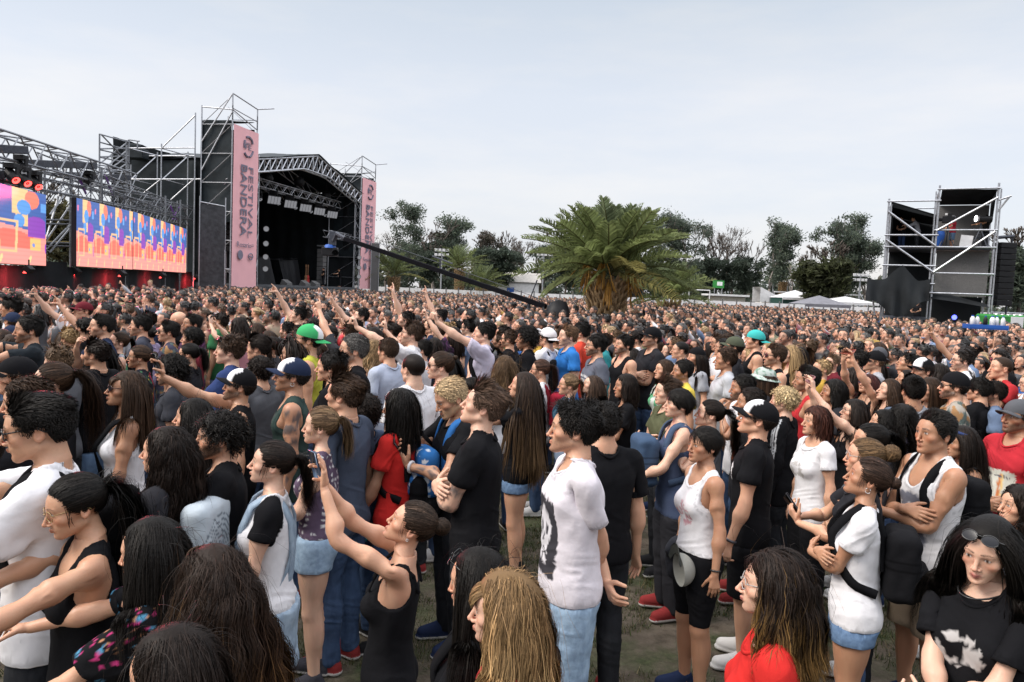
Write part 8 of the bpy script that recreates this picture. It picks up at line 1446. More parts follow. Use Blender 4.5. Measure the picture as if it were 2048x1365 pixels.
    b = put(460, 701, 55, 100, 'person in blue T-shirt with sunglasses pushed up, left part', 'm', pose=P_((0, 4, 0), FRONT, None), hair=('messy', HBR, {'len': .06}), top=('tshirt', (.03, .05, .14)), bottom=('jeans', JN), skin_c='fair', glasses=('sun', (.03, .03, .03), 1))
    put(520, 742, 58, 140, 'person in grey T-shirt seen from behind, between the two white-fronted caps', 'm', pose=P_((0, 0, 0)), hair=('curly', HD, {'scale': .7}), top=('tshirt', GRY), bottom=('jeans', JN))
    put(517, 696, 50, 112, 'person in grey marl T-shirt, further back than the two white-fronted caps', 'm', pose=P_((0, 0, 0)), hair=('quiff', HD, {'len': .04}), fade=.7, top=('tshirt', (.14, .14, .16)), bottom=('jeans', JN))
    put(378, 708, 47, 110, 'person in dark top behind the phone of the white-fronted black cap', F, pose=P_((0, 0, 0)), hair=('pony', HB, {'len': .25}), top=('tshirt', DRK), bottom=('jeans', JN)); put(384, 678, 42, 105, 'person in burgundy T-shirt just behind the dark top by the raised phone', 'm', pose=P_(), hair=('curly', HB, {'scale': .8}), top=('tshirt', MAR), bottom=('jeans', JN))
    put(384, 648, 37, 68, 'person in striped plum T-shirt, left part', 'm', pose=P_((0, 4, 0)), hair=('quiff', HB, {'len': .045}), fade=.7, top=('tshirt', D((.05, .03, .05), pr_bands)), bottom=('jeans', JN), skin_c='tan')
    put(357, 642, 36, 130, 'person in black T-shirt with head turned away, left of the striped plum T-shirt', 'm', pose=P_(), hair=None, top=('tshirt', BLK), bottom=('jeans', JN), skin_c='light'); put(337, 664, 40, 92, 'person in patterned dark shirt and sunglasses, left of the striped plum T-shirt', 'm', pose=P_((0, 4, 0)), hair=('quiff', HB, {'len': .04}), fade=.8, glasses=('sun', (.02, .02, .02)), top=('tshirt', D((.05, .05, .08), pr_leafy)), bottom=('jeans', JN))
    put(281, 652, 40, 95, 'person in slate T-shirt, left of the patterned dark shirt', 'm', pose=P_((0, 2, 0)), hair=S(.04, HB), beard=.6, top=('tshirt', (.05, .055, .075)), bottom=('jeans', JN))
    put(167, 622, 33, 70, 'person in maroon cap near the black cloth, upper left', 'm', lod=1, pose=P_((0, 4, 0)), hair=S(.02), hat=('cap', MAR), top=('tshirt', GRY), bottom=('jeans', JN))
    put(743, 702, 45, 112, 'person in beige strappy top with bare shoulders, left of the grey-blue T-shirt', F, pose=P_(), hair=('wavy', (.22, .14, .07), {'len': .42, 'tip': (.42, .30, .17)}), top=('cami', BEI), bottom=('jeans', JN), skin_c='light')
    put(1053, 678, 39, 88, 'person in printed black T-shirt, left of the backwards white cap', 'm', pose=P_((0, 2, 0)), hair=('afro', HB, {'scale': .95}), beard=.5, top=('tshirt', D(BLK, pr_mid)), bottom=('jeans', JN), skin_c='tan')
    b = put(1095, 676, 37, 122, 'person in backwards white cap and white T-shirt', 'm', pose=P_((0, 4, 0)), hair=S(.02), hat=('backcap', WHT), top=('tshirt', WHT), bottom=('jeans', JN)); bag_back(b, 'big black rucksack below the backwards white cap', BLK, hw=.17, dp=.1)
    put(1136, 673, 38, 72, 'person in bright blue T-shirt smiling, centre', 'm', pose=P_((0, 2, 0)), hair=('quiff', (.10, .055, .03), {'len': .04}), beard=.45, top=('tshirt', (.03, .16, .46)), bottom=('jeans', JN), skin_c='fair', hat=None)
    put(1162, 664, 36, 105, 'person in orange-red T-shirt right of the bright blue one', 'm', pose=P_(), hair=S(.045, HB), top=('tshirt', (.55, .06, .035)), bottom=('jeans', JN))
    put(1192, 692, 43, 74, 'person in grey T-shirt with white lettering, and glasses', 'm', pose=P_((0, 2, 0)), hair=S(.06, HB), beard=.95, glasses=('eye', (.02, .02, .02)), top=('tshirt', D((.10, .11, .14), pr_words)), bottom=('jeans', JN))
    put(1248, 690, 39, 60, 'person in black vest, right of the lettered T-shirt', 'm', pose=P_((0, 6, 0)), hair=('messy', HB, {'len': .04}), beard=.9, top=('tank', BLK), bottom=('jeans', JN)); put(1329, 740, 45, 64, 'person in green and white leaf-print top, centre right', F, pose=P_((0, 4, 0)), hair=Lg(.3, HBR), top=('cami', D((.45, .50, .45), pr_tropic)), bottom=('jeans', JN)); put(1365, 743, 46, 70, 'person in yellow T-shirt, centre right', 'm', pose=P_((0, 4, 0)), hair=S(.04, HB), beard=.5, top=('tshirt', YEL), bottom=('jeans', JN), skin_c='tan')
    put(1393, 715, 41, 62, 'person laughing in backwards black cap, centre right', F, pose=P_((0, 8, 0)), hair=Lg(.42, HD), hat=('backcap', BLK), top=('tshirt', LGR), bottom=('jeans', JN)); put(1451, 720, 44, 76, 'person in pale grey T-shirt right of the backwards black cap', 'm', pose=P_(), hair=('messy', HBR, {'len': .045}), top=('tshirt', (.42, .43, .46)), bottom=('jeans', JN), skin_c='tan'); put(1468, 694, 38, 92, 'person in olive cap and dark T-shirt, centre right', 'm', pose=P_(), hair=S(.02), hat=('cap', (.07, .08, .055)), top=('tshirt', DRK), bottom=('jeans', JN)); put(1510, 681, 37, 82, 'person in backwards teal cap and black vest', 'm', pose=P_(), hair=S(.02), hat=('backcap', (.05, .40, .38)), top=('tank', BLK), bottom=('jeans', JN)); put(1304, 676, 38, 60, 'person in black cap and open dark shirt, arms folded, centre right', 'm', pose=cross(), hair=S(.02), beard=.6, hat=('cap', BLK), top=('tshirt', DRK), bottom=('jeans', JN))
    put(1550, 712, 43, 72, 'person in black vest and sunglasses, right of the teal cap', 'm', pose=P_((0, 4, 0)), hair=('quiff', HBR, {'len': .035}), fade=.6, beard=.7, glasses=('sun', (.02, .02, .02)), top=('tank', BLK), bottom=('jeans', JN), skin_c='light'); put(1581, 709, 43, 60, 'person in black vest without glasses, right of the one in vest and sunglasses', F, pose=P_((0, 2, 0)), hair=Lg(.4, (.30, .20, .10)), top=('tank', BLK), bottom=('jeans', JN), skin_c='fair'); put(1845, 741, 46, 52, 'person in black and white trucker cap, upper right', 'm', pose=P_(), hair=S(.02), hat=('cap', BLK, WHT, BLK), top=('tshirt', BLK), bottom=('jeans', JN))
    # --- the raised arms
    put(824, 668, 42, 95, 'person in white T-shirt and glasses pointing up with a straight arm', 'm', pose=P_((0, 8, 0), dict(UP, t=(.16, -.62, 1.74)), None), hair=('messy', HBR, {'len': .05}), beard=.6, glasses=('eye', (.02, .02, .02)), top=('tshirt', WHT), bottom=('jeans', JN), skin_c='fair')
    b = put(968, 667, 41, 85, 'person in pale lilac T-shirt with black straps, one arm pointing up', 'm', pose=P_((0, 6, 0), dict(UP, t=(.20, -.58, 1.80)), BELLY), hair=S(.045, HB), top=('tshirt', (.52, .48, .58)), bottom=('jeans', JN), skin_c='fair'); bag_back(b, 'black rucksack on the pale lilac T-shirt', BLK)
    for (u, v, hp, f, lab, tp, side) in ((722, 634, 31, 80, 'person in grey and white T-shirt, arm raised, left of centre', ('tshirt', D((.5, .5, .52), pr_raglan)), 'R'), (597, 631, 33, 95, 'person in dark vest reaching up with bare arm near the stage', ('tank', DRK), 'R'), (880, 634, 32, 90, 'person in white T-shirt, arm straight up, pointing finger, centre', ('tshirt', WHT), 'R'), (812, 640, 33, 92, 'person in black T-shirt with bare arm straight up, left of centre', ('tshirt', BLK), 'R'), (845, 700, 40, 100, 'person in white T-shirt leaning with arm pointing to the screens', ('tshirt', WHT), 'L'), (146, 628, 33, 80, 'person in white with arm raised in front of the black cloth', ('tshirt', WHT), 'R'), (905, 672, 36, 95, 'person in striped dark top raising a hand, centre', ('tshirt', D(DRK, pr_bands)), 'L')):
        kq = np.random.default_rng(u); pz = dict(UPH if 'straight' in lab else [UP, OPEN, UP][u % 3]); pz['t'] = tuple(np.array(pz['t'])+kq.normal(0, .07, 3)); pz['dir'] = tuple(np.array(pz['dir'])+kq.normal(0, .25, 3)); pz = P_((0, 10, 0), **{side: pz}); put(u, v, hp, f, lab, 'm' if u != 905 else F, 0 if hp > 36 else 1, pz, hair=S(.045, HB) if u != 905 else Lg(.3), top=tp, bottom=('jeans', JN), skin_c='fair', beard=.4 if u in (722, 812) else 0)
def bag_hat(b): pass
def dungaree(b):
    """bib and straps of the denim dress, lying on the T-shirt"""
    f = []; col = np.array((.30, .38, .46))
    for x in (1, -1):
        pts = [(.075, -.128, 1.22), (.085, -.125, 1.32), (.088, -.07, 1.45), (.088, .0, 1.492), (.085, .07, 1.46), (.075, .118, 1.36), (.06, .125, 1.22), (.05, .115, 1.05)]; q = np.array(pts)*V3(x, 1, 1); t = np.linspace(0, 7, 26); i = np.clip(t.astype(int), 0, 6); q = q[i]*(1-(t-i)[:, None])+q[i+1]*(t-i)[:, None]; f.append((*strap_tube(q, .020, .006), col))
    u, v = np.meshgrid(np.linspace(-1, 1, 17), np.linspace(0, 1, 12), indexing='ij')
    z = 1.02+.22*v; w = .150*(1-v)**1.0+.082*v; y = -(.108+.020*v)*np.sqrt(np.maximum(0, 1-(u*w/.17)**2))-.030+.02*(1-v); P = np.stack([u*w, y, z], -1).reshape(-1, 3); I = np.arange(17*12).reshape(17, 12); Q = np.stack([I[:-1, :-1], I[1:, :-1], I[1:, 1:], I[:-1, 1:]], -1).reshape(-1, 4); f.append((P, Q, col)); f.append((P*V3(1, -1, 1)*V3(1, .86, 1)+V3(0, .0, -.02), Q[:, ::-1], col))
    P, F_, C = join(f); b.child('dungaree_bib', skin(P, rest_weights(P, b.g), b.X), F_, C, 'denim')
def cup_in(b):
    m = MB().lathe((.04, .045, 0), [(.001, -.06), (.034, -.06), (.042, .055), (.039, .055), (.032, -.05), (.001, -.05)], 16, (0, 0, 1)); P, F_, _ = m.p[0]; held(b, 'drinking_cup', 'turquoise plastic cup hanging from the hand beside the red T-shirt', [(P, F_, (.05, .42, .45))], hand='L', cat='cup')
def belt_cap(b):
    P, F_, C = cap_mesh('cap', (.30, .30, .27), (.30, .30, .27), (.06, .065, .06)); P = P-V3(0, 0, .03); q = P @ rx(-78).T @ rz(0).T; q = q*.92+V3(.105, -.165, .90); o = worn(b, 'cap', 'grey cap with dark brim hanging from the belt of the white sleeveless top', [(q, F_, C)], cat='cap')
def jacket_waist(b):
    f = Field((-.30, -.18, .62), (-.08, .16, 1.02), .011); f.add(p_ell((-.185, -.02, .84), (.05, .10, .16)), .02); f.add(p_ell((-.16, -.05, .93), (.06, .09, .08)), .03); P, Q = surfnet(f.v, f.lo, f.h); P = P+vnormals(P, Q)*(.012*vnoise(P, 18, 4))[:, None]; worn(b, 'jacket', 'dark denim jacket tied at the hip of the white sleeveless top', [(P, Q, (.035, .037, .045))], cat='jacket')
def scarf(b):
    f = Field((-.02, -.40, .95), (.16, -.22, 1.32), .010); f.add(p_cone((.06, -.32, 1.28), (.10, -.335, 1.02), .020, .045, (1, .5, 1)), .02); f.add(p_cone((.06, -.32, 1.28), (.02, -.335, 1.08), .018, .030, (1, .5, 1)), .02); f.add(p_ell((.06, -.325, 1.27), (.03, .022, .025)), .01); P, Q = surfnet(f.v, f.lo, f.h); worn(b, 'neckerchief', 'bright green neckerchief knotted on the denim-blue rucksack', [(P, Q, (.08, .42, .12))], cat='scarf')
front_row()
# ---- everyone else: the nearest as single people, the far mass as one crowd
LAND = [((1212, 600), 'the big palm'), ((1875, 560), 'the control tower'), ((480, 560), 'the left pink banner'), ((728, 560), 'the far pink banner'), ((1092, 612), 'the crane base'), ((617, 672), 'the green and white cap'), ((480, 760), 'the white-fronted black cap'), ((585, 742), 'the navy and white cap'), ((1053, 676), 'the printed black T-shirt'), ((1095, 676), 'the backwards white cap'), ((1136, 672), 'the bright blue T-shirt'), ((1162, 664), 'the orange-red T-shirt'), ((1192, 690), 'the lettered grey T-shirt'), ((1365, 742), 'the yellow T-shirt'), ((1393, 715), 'the backwards black cap'), ((1468, 694), 'the olive cap'), ((1510, 680), 'the backwards teal cap'), ((1528, 757), 'the bucket hat'), ((1568, 802), 'the striped black jacket'), ((1614, 760), 'the red vest'), ((1708, 790), 'the pink phone'), ((1735, 725), 'the overhead phone'), ((1845, 741), 'the trucker cap'), ((1859, 780), 'the green earring'), ((1870, 866), 'the numeral vest'), ((1909, 772), 'the patterned shirt'), ((2036, 835), 'the picture print T-shirt'), ((1581, 709), 'the vest without glasses'), ((167, 622), 'the maroon cap'), ((384, 648), 'the striped plum T-shirt'), ((357, 642), 'the head turned away'), ((203, 653), 'the hand at a mouth'), ((57, 660), 'the sideways phone'), ((343, 743), 'the charcoal T-shirt'), ((254, 779), 'the red-tinted sunglasses'), ((707, 700), 'the half-left black T-shirt'), ((776, 702), 'the grey-blue T-shirt'), ((826, 738), 'the white back with strap'), ((881, 732), 'the orange sunglasses'), ((968, 667), 'the lilac T-shirt'), ((824, 668), 'the straight pointing arm'), ((743, 702), 'the beige strappy top'), ((597, 631), 'the wristband arm'), ((1250, 650), 'the palm trunk'), ((1970, 655), 'the blue tray'), ((30, 560), 'the first video screen'), ((205, 560), 'the middle video screen'), ((320, 560), 'the last video screen'), ((1590, 600), 'the white tent'), ((1640, 608), 'the grey gazebo')]
def pix(p):
    q = _R.T @ (np.asarray(p, float)-V3(0, 0, CAMZ)); return 1024+FPX*q[0]/-q[2], 682.5-FPX*q[1]/-q[2]
SEEN = set()
def where(u, v, what, extras):
    o = sorted(((math.hypot(u-a[0], (v-a[1])*1.5), n, u-a[0], v-a[1]) for a, n in LAND))[:12]; alts = []
    for d, n, du, dv in o:
        side = 'right of' if du > 0 else 'left of'; dist = 'just ' if abs(du) < 45 else 'well ' if abs(du) > 130 else ''
        ver = ', further back' if dv < -14 else ', nearer the camera' if dv > 14 else ''
        if abs(du) < 14: alts.append(('behind ' if dv < 0 else 'in front of ')+n)
        else: alts.append(dist+side+' '+n+ver)
    for ex in extras+['']*0:
        for a in alts:
            t = 'person in '+what+ex+', '+a
            if t not in SEEN and len(t.replace(',', ' ').split()) <= 16: SEEN.add(t); return t
    t = 'person in '+what+', '+alts[0]; return t
TARGET = (-18.0, 13.0)
def facing(x, y): dx, dy = TARGET[0]-x, TARGET[1]-y; return math.degrees(math.atan2(-dx, -dy))
LINE = [(-16.2, 4), (-17.2, 28), (-17.6, 36), (-20.3, 52), (-17.2, 54), (-13.0, 76), (-11, 88)]
def free(x, y):
    if y < 84-.06*(x) and y > 4.4 and abs(x) < y*.74+1.6:
        if x < np.interp(y, [p[1] for p in LINE], [p[0] for p in LINE]): return False
        c = at(1212, 620, 26); t = at(1092, 614, 25.5); w = V3(*(TOWER[5] @ Vector(((TOWER[0]+TOWER[2])/2, TOWER[3]+1.6, 0))))
        return math.hypot(x-c[0], y-c[1]) > 1.15 and math.hypot(x-t[0], y-t[1]) > .8 and math.hypot(x-w[0], y-w[1]) > 3.9 and math.hypot(x-20.9, y-36) > 1.6
    return False
def lattice(s, y0, y1, rng, jit=.2):
    out = []
    for j, y in enumerate(np.arange(y0, y1, s*.88)):
        n = int((y*.76+2)/s); 
        for i in range(-n, n+1): out.append((i*s+(j % 2)*s/2+rng.normal(0, jit*s), y+rng.normal(0, jit*s)))
    return out
COLS = [('black', BLK, 24), ('dark grey', DRK, 9), ('charcoal', (.045, .047, .055), 7), ('grey', GRY, 8), ('white', WHT, 15), ('pale grey', (.36, .37, .40), 9), ('navy', NAVY, 7), ('blue', BLUE, 3), ('faded blue', (.14, .20, .32), 4), ('red', (.40, .03, .035), 3), ('burgundy', MAR, 4), ('olive', OLV, 3), ('green', (.04, .16, .07), 1), ('mustard', (.45, .28, .05), 1), ('pink', (.50, .24, .28), 2), ('lilac', (.32, .27, .42), 2), ('beige', BEI, 3), ('teal', (.03, .20, .22), 1)]
def auto_people(n_max):
    rng = np.random.default_rng(77); hero = np.array(PLACED); cand = []
    for x, y in lattice(.60, 4.6, 17.5, rng):
        if not free(x, y): continue
        d = np.hypot(hero[:, 0]-x, hero[:, 1]-y)
        if d.min() < .50: continue
        az, r = math.atan2(x, y), math.hypot(x, y); ha, hr = np.arctan2(hero[:, 0], hero[:, 1]), np.hypot(hero[:, 0], hero[:, 1])
        if r < 5.8: continue
        blk = (np.abs(ha-az) < .26/r) & (hr > r) & (hr < r+1.5) & (hr < 9.5)
        if blk.any(): continue
        if y < 6.4 and 1.0 < x < 2.6: continue
        cand.append((r, x, y))
    cand.sort(); use = cand[:n_max]; names = [c[0] for c in COLS]; w = np.array([c[2] for c in COLS], float); w /= w.sum(); rest = [(x, y) for r, x, y in cand[n_max:]]
    SK = ['light', 'fair', 'tan', 'olive', 'light', 'fair', 'olive', 'brown']; HC_ = [HB, HB, HB, HD, HD, HD, HBR, HBR, HLB, HBL]
    for i, (r, x, y) in enumerate(use):
        fem = rng.random() < .42; g = F if fem else 'm'; k = rng.choice(len(COLS), p=w); cn, cc, _ = COLS[k]; H = rng.normal(1.63, .05) if fem else rng.normal(1.75, .055); ex = []
        garm = rng.choice(['tshirt', 'tank', 'tshirt', 'cami', 'jacket'] if fem else ['tshirt', 'tshirt', 'tshirt', 'loose_tee', 'tank', 'jacket'], p=[.4, .22, .2, .08, .1] if fem else [.3, .25, .2, .1, .1, .05]); gn = {'tshirt': 'T-shirt', 'loose_tee': 'loose T-shirt', 'tank': 'vest', 'cami': 'strappy top', 'jacket': 'long-sleeved top'}[garm]
        hc = HC_[rng.integers(0, len(HC_))]; bd = 0
        if fem: hair = [('long', hc, {'len': rng.uniform(.3, .5)}), ('pony', hc, {'len': .3}), ('wavy', hc, {'len': .4}), ('bob', hc, {'len': .2}), ('bun', hc, {})][rng.choice(5, p=[.38, .24, .2, .1, .08])]
        else: hair = [('short', hc, {'len': .04}), ('messy', hc, {'len': .05}), ('quiff', hc, {'len': .045}), ('curly', hc, {'scale': .8}), ('buzz', hc, {}), ('bob', hc, {'len': .2, 'swept': 1})][rng.choice(6, p=[.34, .22, .2, .12, .06, .06])]; bd = rng.choice([0, .5, .8, .95], p=[.35, .2, .25, .2])
        hat = gl = None; pose = P_((rng.normal(0, 12), rng.normal(5, 5), rng.normal(0, 4)))
        q = rng.random()
        if q < .09: hcn, hcol = [('black', BLK), ('white', WHT), ('red', (.3, .03, .03)), ('grey', GRY), ('navy', NAVY)][rng.integers(0, 5)]; hat = (['cap', 'backcap'][rng.integers(0, 2)], hcol); ex.append(' and '+('backwards ' if hat[0] == 'backcap' else '')+hcn+' cap'); hair = ('short', hc, {'len': .02}) if not fem else hair
        elif q < .20: gl = ('sun', (.02, .02, .02)); ex.append(' and sunglasses')
        elif q < .30: gl = ('eye', (.03, .03, .03)); ex.append(' and glasses')
        q = rng.random(); ph = None
        if q < .05: pose = P_(pose['head'], *( (UP, None) if rng.random() < .5 else (None, UP))); ex.append(' pointing upward')
        elif q < .10: pose = phone2(pose['head'], rng.uniform(1.6, 1.85)); ph = 1; ex.append(' filming with phone')
        elif q < .24: pose = cross(pose['head']); ex.append(' with folded arms')
        elif q < .30: pose = P_(pose['head'], CHIN, None); ex.append(' with hand at chin')
        elif q < .42: pose = P_(pose['head'], BELLY, BELLY); ex.append(' with clasped hands')
        b_ = [JN, MJN, BJN, LJN, DRK, BLK][rng.integers(0, 6)]; u, v = pix((x, y, H-.1)); ext = [''.join(ex)] if ex else ['']; ext += [e for e in ex]
        lab = where(u, v, cn+' '+gn, ext)
        f = facing(x, y)+rng.normal(0, 14)
        b = make_person((x, y, 0), f, H, g, 1, pose, SK[rng.integers(0, len(SK))], hair, bd, .6 if hair[0] in ('quiff', 'buzz') else 0, (garm, D(cc, [None, None, None, pr_mid, pr_words][rng.integers(0, 5)] if garm in ('tshirt', 'loose_tee') and k < 5 else None)), (('jeans', 'shorts')[int(rng.random() < .25)], b_), hat=hat, glasses=gl, seed=500+i, label=lab)
        if ph: phone_in(b, 'phone held by the '+cn+' '+gn+' wearer,'+lab.split(',', 1)[1], both=True)
    return rest
def variants(lod, n, rng):
    out = []
    for i in range(n):
        g = F if i % 5 in (1, 3) else 'm'; P, F_, W = tpl('body', g, lod); a = i % 7; pose = P_((rng.normal(0, 14), rng.normal(6, 5), rng.normal(0, 4)), *((UP, None) if a == 3 and i % 2 else (CROSS_L, CROSS_R) if a == 5 else (BELLY, BELLY) if a == 6 else (None, None))); X = solve(g, pose)
        hc = (.5, .5, .5); c = paint_body(P, g, SKIN['light'], (.02, .014, .01), [0, .9, .7, 0][i % 4] if g == 'm' else 0, .0); pid = np.zeros(len(P), int); kind = ['tshirt', 'tshirt', 'tank', 'jacket'][i % 4]; r = region(kind, P, g); arm = (np.abs(P[:, 0]) > .16) & (P[:, 2] < 1.36); sh = (r < 0) & ~(arm & (kind == 'tank')) & (np.abs(P[:, 0]) < skeleton(g)['handL'][0]-.03); pid[(P[:, 2] < 1.0) & (np.abs(P[:, 0]) < .28)] = 3; pid[sh] = 1; N = vnormals(P, F_); P = P+N*(np.where(pid == 1, .014, 0))[:, None]
        hx = HeadX(X, g, lambda q: np.array(q, float)); P1 = skin(P, W, X); st = (['long', 'pony', 'wavy', 'bob'][i % 4] if g == F else ['short', 'messy', 'quiff', 'curly', 'short'][i % 5]); hp_, hf, hcol = make_hair(st, hx, rng, (.5, .5, .5), 2, len=.3 if g == F else .05, **({'n': 2600} if g == F else {}))
        if lod == 3:
            p, q = scalp_shell(.026, (14, 9), .3, i, .008); hp_ = hx.to(p); hf = [q]; hcol = np.full((len(p), 3), .4)
            if g == F: t = bone_pt(X, 'head', HC); e = MB().lathe(V3(0, .055, 0)+t, [(.03, -.30), (.10, -.22), (.105, -.05), (.08, .06)], 8).p[0]; hp_ = np.concatenate([hp_, e[0]]); hf = hf+[e[1]+len(p)]; hcol = np.full((len(hp_), 3), .4)
        low = P1[:, 2] > .80; F2 = F_[low[F_].all(1)]
        k = 1/1.76; PP = np.concatenate([P1, hp_])*k; tri = [F2]; qd = [q+len(P1) for q in hf]; T = [f for f in tri+qd if f.shape[1] == 3]; Qd = [f for f in tri+qd if f.shape[1] == 4]; T = np.concatenate(T); Qd = np.concatenate(Qd); T = np.concatenate([T, Qd[:, :3], Qd[:, [0, 2, 3]]])
        cc0 = np.concatenate([c, hcol]); pid = np.concatenate([pid, np.full(len(hp_), 2)]); us = np.unique(T); mp = np.full(len(PP), -1); mp[us] = np.arange(len(us)); PP, T, cc0, pid = PP[us], mp[T], cc0[us], pid[us]
        out.append((PP, T, cc0, pid, g))
    return out
def mass(points, lod, nv, rng, parts, off):
    V = variants(lod, nv, rng); pts = np.array(points); vi = rng.integers(0, nv, len(pts)); cw = np.array([c[2] for c in COLS], float); cw /= cw.sum(); cc = np.array([c[1] for c in COLS])
    hcs = np.array([HB, HB, HB, HB, HD, HD, HD, HBR, HBR, HLB, HBL, HGR]); tr = np.array([BLK, DRK, (.05, .08, .14), (.12, .19, .30), (.2, .2, .2)])
    for j, (P, T, C, pid, g) in enumerate(V):
        s = pts[vi == j]; n = len(s)
        if not n: continue
        f = np.radians([-(facing(x, y)+rng.normal(0, 34)) for x, y in s]); H = np.where(g == F, rng.normal(1.62, .075, n), rng.normal(1.76, .08, n)); c_, s_ = np.cos(f), np.sin(f); X = (P[None, :, 0]*c_[:, None]-P[None, :, 1]*s_[:, None])*H[:, None]+s[:, :1]; Y = (P[None, :, 0]*s_[:, None]+P[None, :, 1]*c_[:, None])*H[:, None]+s[:, 1:]; Z = P[None, :, 2]*H[:, None]
        tone = (np.array([.95, 1.06, .68, .82, .46])[rng.choice(5, n, p=[.35, .25, .18, .17, .05])])[:, None, None]*np.array([1, 1.0, 1.04]); col = C[None]*tone; sc = cc[rng.choice(len(cc), n, p=cw)][:, None]; hcc = hcs[rng.integers(0, 12, n)][:, None]*2.2; tc = tr[rng.integers(0, 5, n)][:, None]; pd = pid[None, :, None]
        col = np.where(pd == 1, sc*(1+.12*vnoise(P, 14, 3))[None, :, None], np.where(pd == 2, hcc*C[None], np.where(pd == 3, tc, col)))
        parts.append((np.stack([X, Y, Z], -1).reshape(-1, 3).astype(F4), (T[None]+(np.arange(n)*len(P))[:, None, None]).reshape(-1, 3)+off, col.reshape(-1, 3).astype(F4))); off += n*len(P)
    return off
def far_crowd(rest):
    rng = np.random.default_rng(5); near, far = list(rest), []
    for x, y in lattice(.66, 17.5, 34, rng, .27):
        if free(x, y): near.append((x, y))
    for x, y in lattice(.92, 34, 83, rng, .3):
        if free(x, y): far.append((x, y))
    parts = []; o = mass(near, 2, 14, rng, parts, 0); o = mass(far, 3, 8, rng, parts, o)
    print('crowd', len(near), len(far), sum(len(p[0]) for p in parts))
    me = raw_mesh('crowd', np.concatenate([p[0] for p in parts]), np.concatenate([p[1] for p in parts]), np.concatenate([p[2] for p in parts])); me.materials.append(MAT['skin_far']); ob = bpy.data.objects.new('crowd', me); link(ob); tag(ob, 'dense festival crowd filling the field as far as the white fence', 'crowd', kind='stuff')
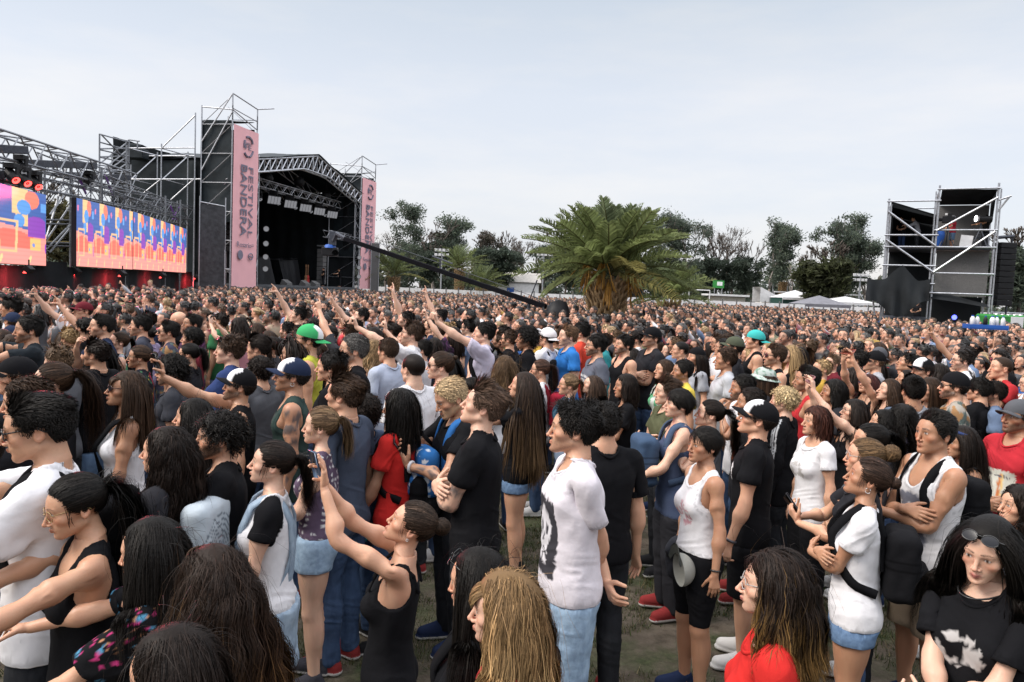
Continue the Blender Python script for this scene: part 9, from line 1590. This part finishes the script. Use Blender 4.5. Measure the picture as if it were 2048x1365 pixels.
def crew():
    Xl, Xm, Xr, Y, ZF, M = TOWER
    def on(x, y, z, f, lab, H=1.75, **kw): p = M @ Vector((x, y, z)); return make_person(tuple(p), f, H, 'm', 1, label=lab, group='crew on the control tower', **kw)
    xa = Xm+(Xr-Xm)*.30; on(xa, Y+1.6, ZF, 100, 'person in red shirt and denim shorts operating the camera on the tower', pose=P_((0, 0, 0), FRONT, FRONT), top=('loose_tee', (.42, .03, .05)), bottom=('shorts', MJN), seed=901, hair=('short', HGR, {'len': .02}), hat=('cap', LGR)); on(Xm+(Xr-Xm)*.88, Y+1.5, ZF, 80, 'person in black working the follow spot on the tower', pose=P_((0, 0, 0), REACH, REACH), top=('tshirt', BLK), bottom=('jeans', BJN), seed=902, hair=('messy', HB, {'len': .05}), skin_c='tan')
    on(Xl+(Xm-Xl)*.62, Y+1.5, ZF, 110, 'person in grey shirt bending in the left bay of the tower', pose=P_((0, -10, 0), REACH, REACH, lean=28), top=('jacket', (.30, .31, .34)), bottom=('jeans', BJN), seed=903, hair=('short', HB, {})); on(Xl+(Xm-Xl)*.30, Y+1.8, ZF, 60, 'person in dark blue in the left bay of the tower, beside the grey shirt', pose=P_((0, -10, 0), BELLY, BELLY, lean=15), top=('tshirt', BLK), bottom=('trousers', (.03, .05, .11)), seed=904, hair=('short', HB, {}))
    for i, (t, l) in enumerate(((.35, 'person at the mixing desk in the tower, left one'), (.75, 'person at the mixing desk in the tower, right one'))): on(Xl+(Xm-Xl)*t, Y+1.5, 1.0, 60, l, pose=P_((0, -10, 0), FRONT, FRONT), top=('tshirt', DRK), bottom=('jeans', BJN), seed=905+i, hair=('messy', HB, {'len': .04}))
    make_person(tuple(SP(.80, 2, 2.0)), 60, 1.75, 'm', 1, P_((0, -6, 0), BELLY, BELLY), top=('tshirt', D(BLK, pr_mid)), bottom=('jeans', BJN), seed=907, hair=('short', HB, {}), label='stage hand person in black with a white sheet on the right stage half', group='crew on the stage'); make_person(tuple(SP(.90, 1.2, 2.0)), 60, 1.75, 'm', 1, P_((0, -6, 0), REACH, BELLY, lean=12), top=('tshirt', BLK), bottom=('jeans', BJN), seed=908, hair=('short', HLB, {}), label='stage hand person in black bending near the right pink banner', group='crew on the stage')
    # the water seller and the tray carried overhead
    p = at(1970, 658, 15.5); z = p[2]; hold = {'t': (.26, -.06, 2.02), 'pole': (1, .2, -.3), 'dir': (0, .2, 1), 'palm': (0, .3, 1), 'curl': 10}; H = z/2.20*1.76; make_person((p[0], p[1], 0), 60, H, 'm', 1, P_((0, 0, 0), hold, hold), top=('tshirt', DRK), bottom=('jeans', BJN), seed=910, hair=('short', HBR, {}), label='person carrying a blue tray of bottles overhead, below the control tower')
    t = empty('serving_tray', 'blue plastic tray carried overhead near the control tower', 'tray', None, (p[0], p[1], z)); t.rotation_euler = (0, 0, -.25); MB().box((0, 0, .01), (.36, .22, .018)).build('base', 'blue', t); m = MB(); m.box((0, -.215, .05), (.36, .012, .035)).box((0, .215, .05), (.36, .012, .035)).box((-.35, 0, .05), (.012, .202, .035)).box((.35, 0, .05), (.012, .202, .035)); m.build('rim', 'blue', t)
    for i, (x, y) in enumerate(((-.27, -.1), (-.17, -.05), (-.22, .1), (-.03, -.08), (.10, -.1), (.19, -.05), (.15, .1), (.28, -.12))):
        q = Matrix.Rotation(-.25, 3, 'Z') @ Vector((x, y, 0)); e = empty('water_bottle', 'clear water bottle standing on the blue tray', 'bottle', 'bottles on the blue tray', (p[0]+q[0], p[1]+q[1], z+.03)); MB().lathe((0, 0, 0), [(.001, 0), (.042, .0), (.042, .17), (.018, .22), (.001, .225)], 10).build('bottle_body', 'white' if i != 3 else 'plastic_black', e, True); MB().lathe((0, 0, .215), [(.018, 0), (.018, .03), (.001, .03)], 8).build('bottle_cap', 'blue', e)
    # added red beams from the roof lamps, for the unseen stage's glow on faces
    for i, (u, v, Y) in enumerate(((24, 352, 29), (48, 359, 30), (70, 366, 31))):
        l = bpy.data.lights.new('red_fill_beam', 'SPOT'); l.energy = 1300; l.color = (1, .07, .12); l.spot_size = math.radians(75); l.spot_blend = 1; l.shadow_soft_size = .3; lo = bpy.data.objects.new('red_fill_beam', l); link(lo); lo.location = at(u, v, Y)+V3(.3, -.5, -.45); lo.rotation_euler = Vector((15, -25, -3.5)).to_track_quat('-Z', 'Y').to_euler()
MAT['skin_far'] = MAT['skin'].copy(); MAT['skin_far'].node_tree.nodes['Principled BSDF'].inputs['Roughness'].default_value = .75
REST = auto_people(300-len(PLACED)-9); far_crowd(REST); crew()
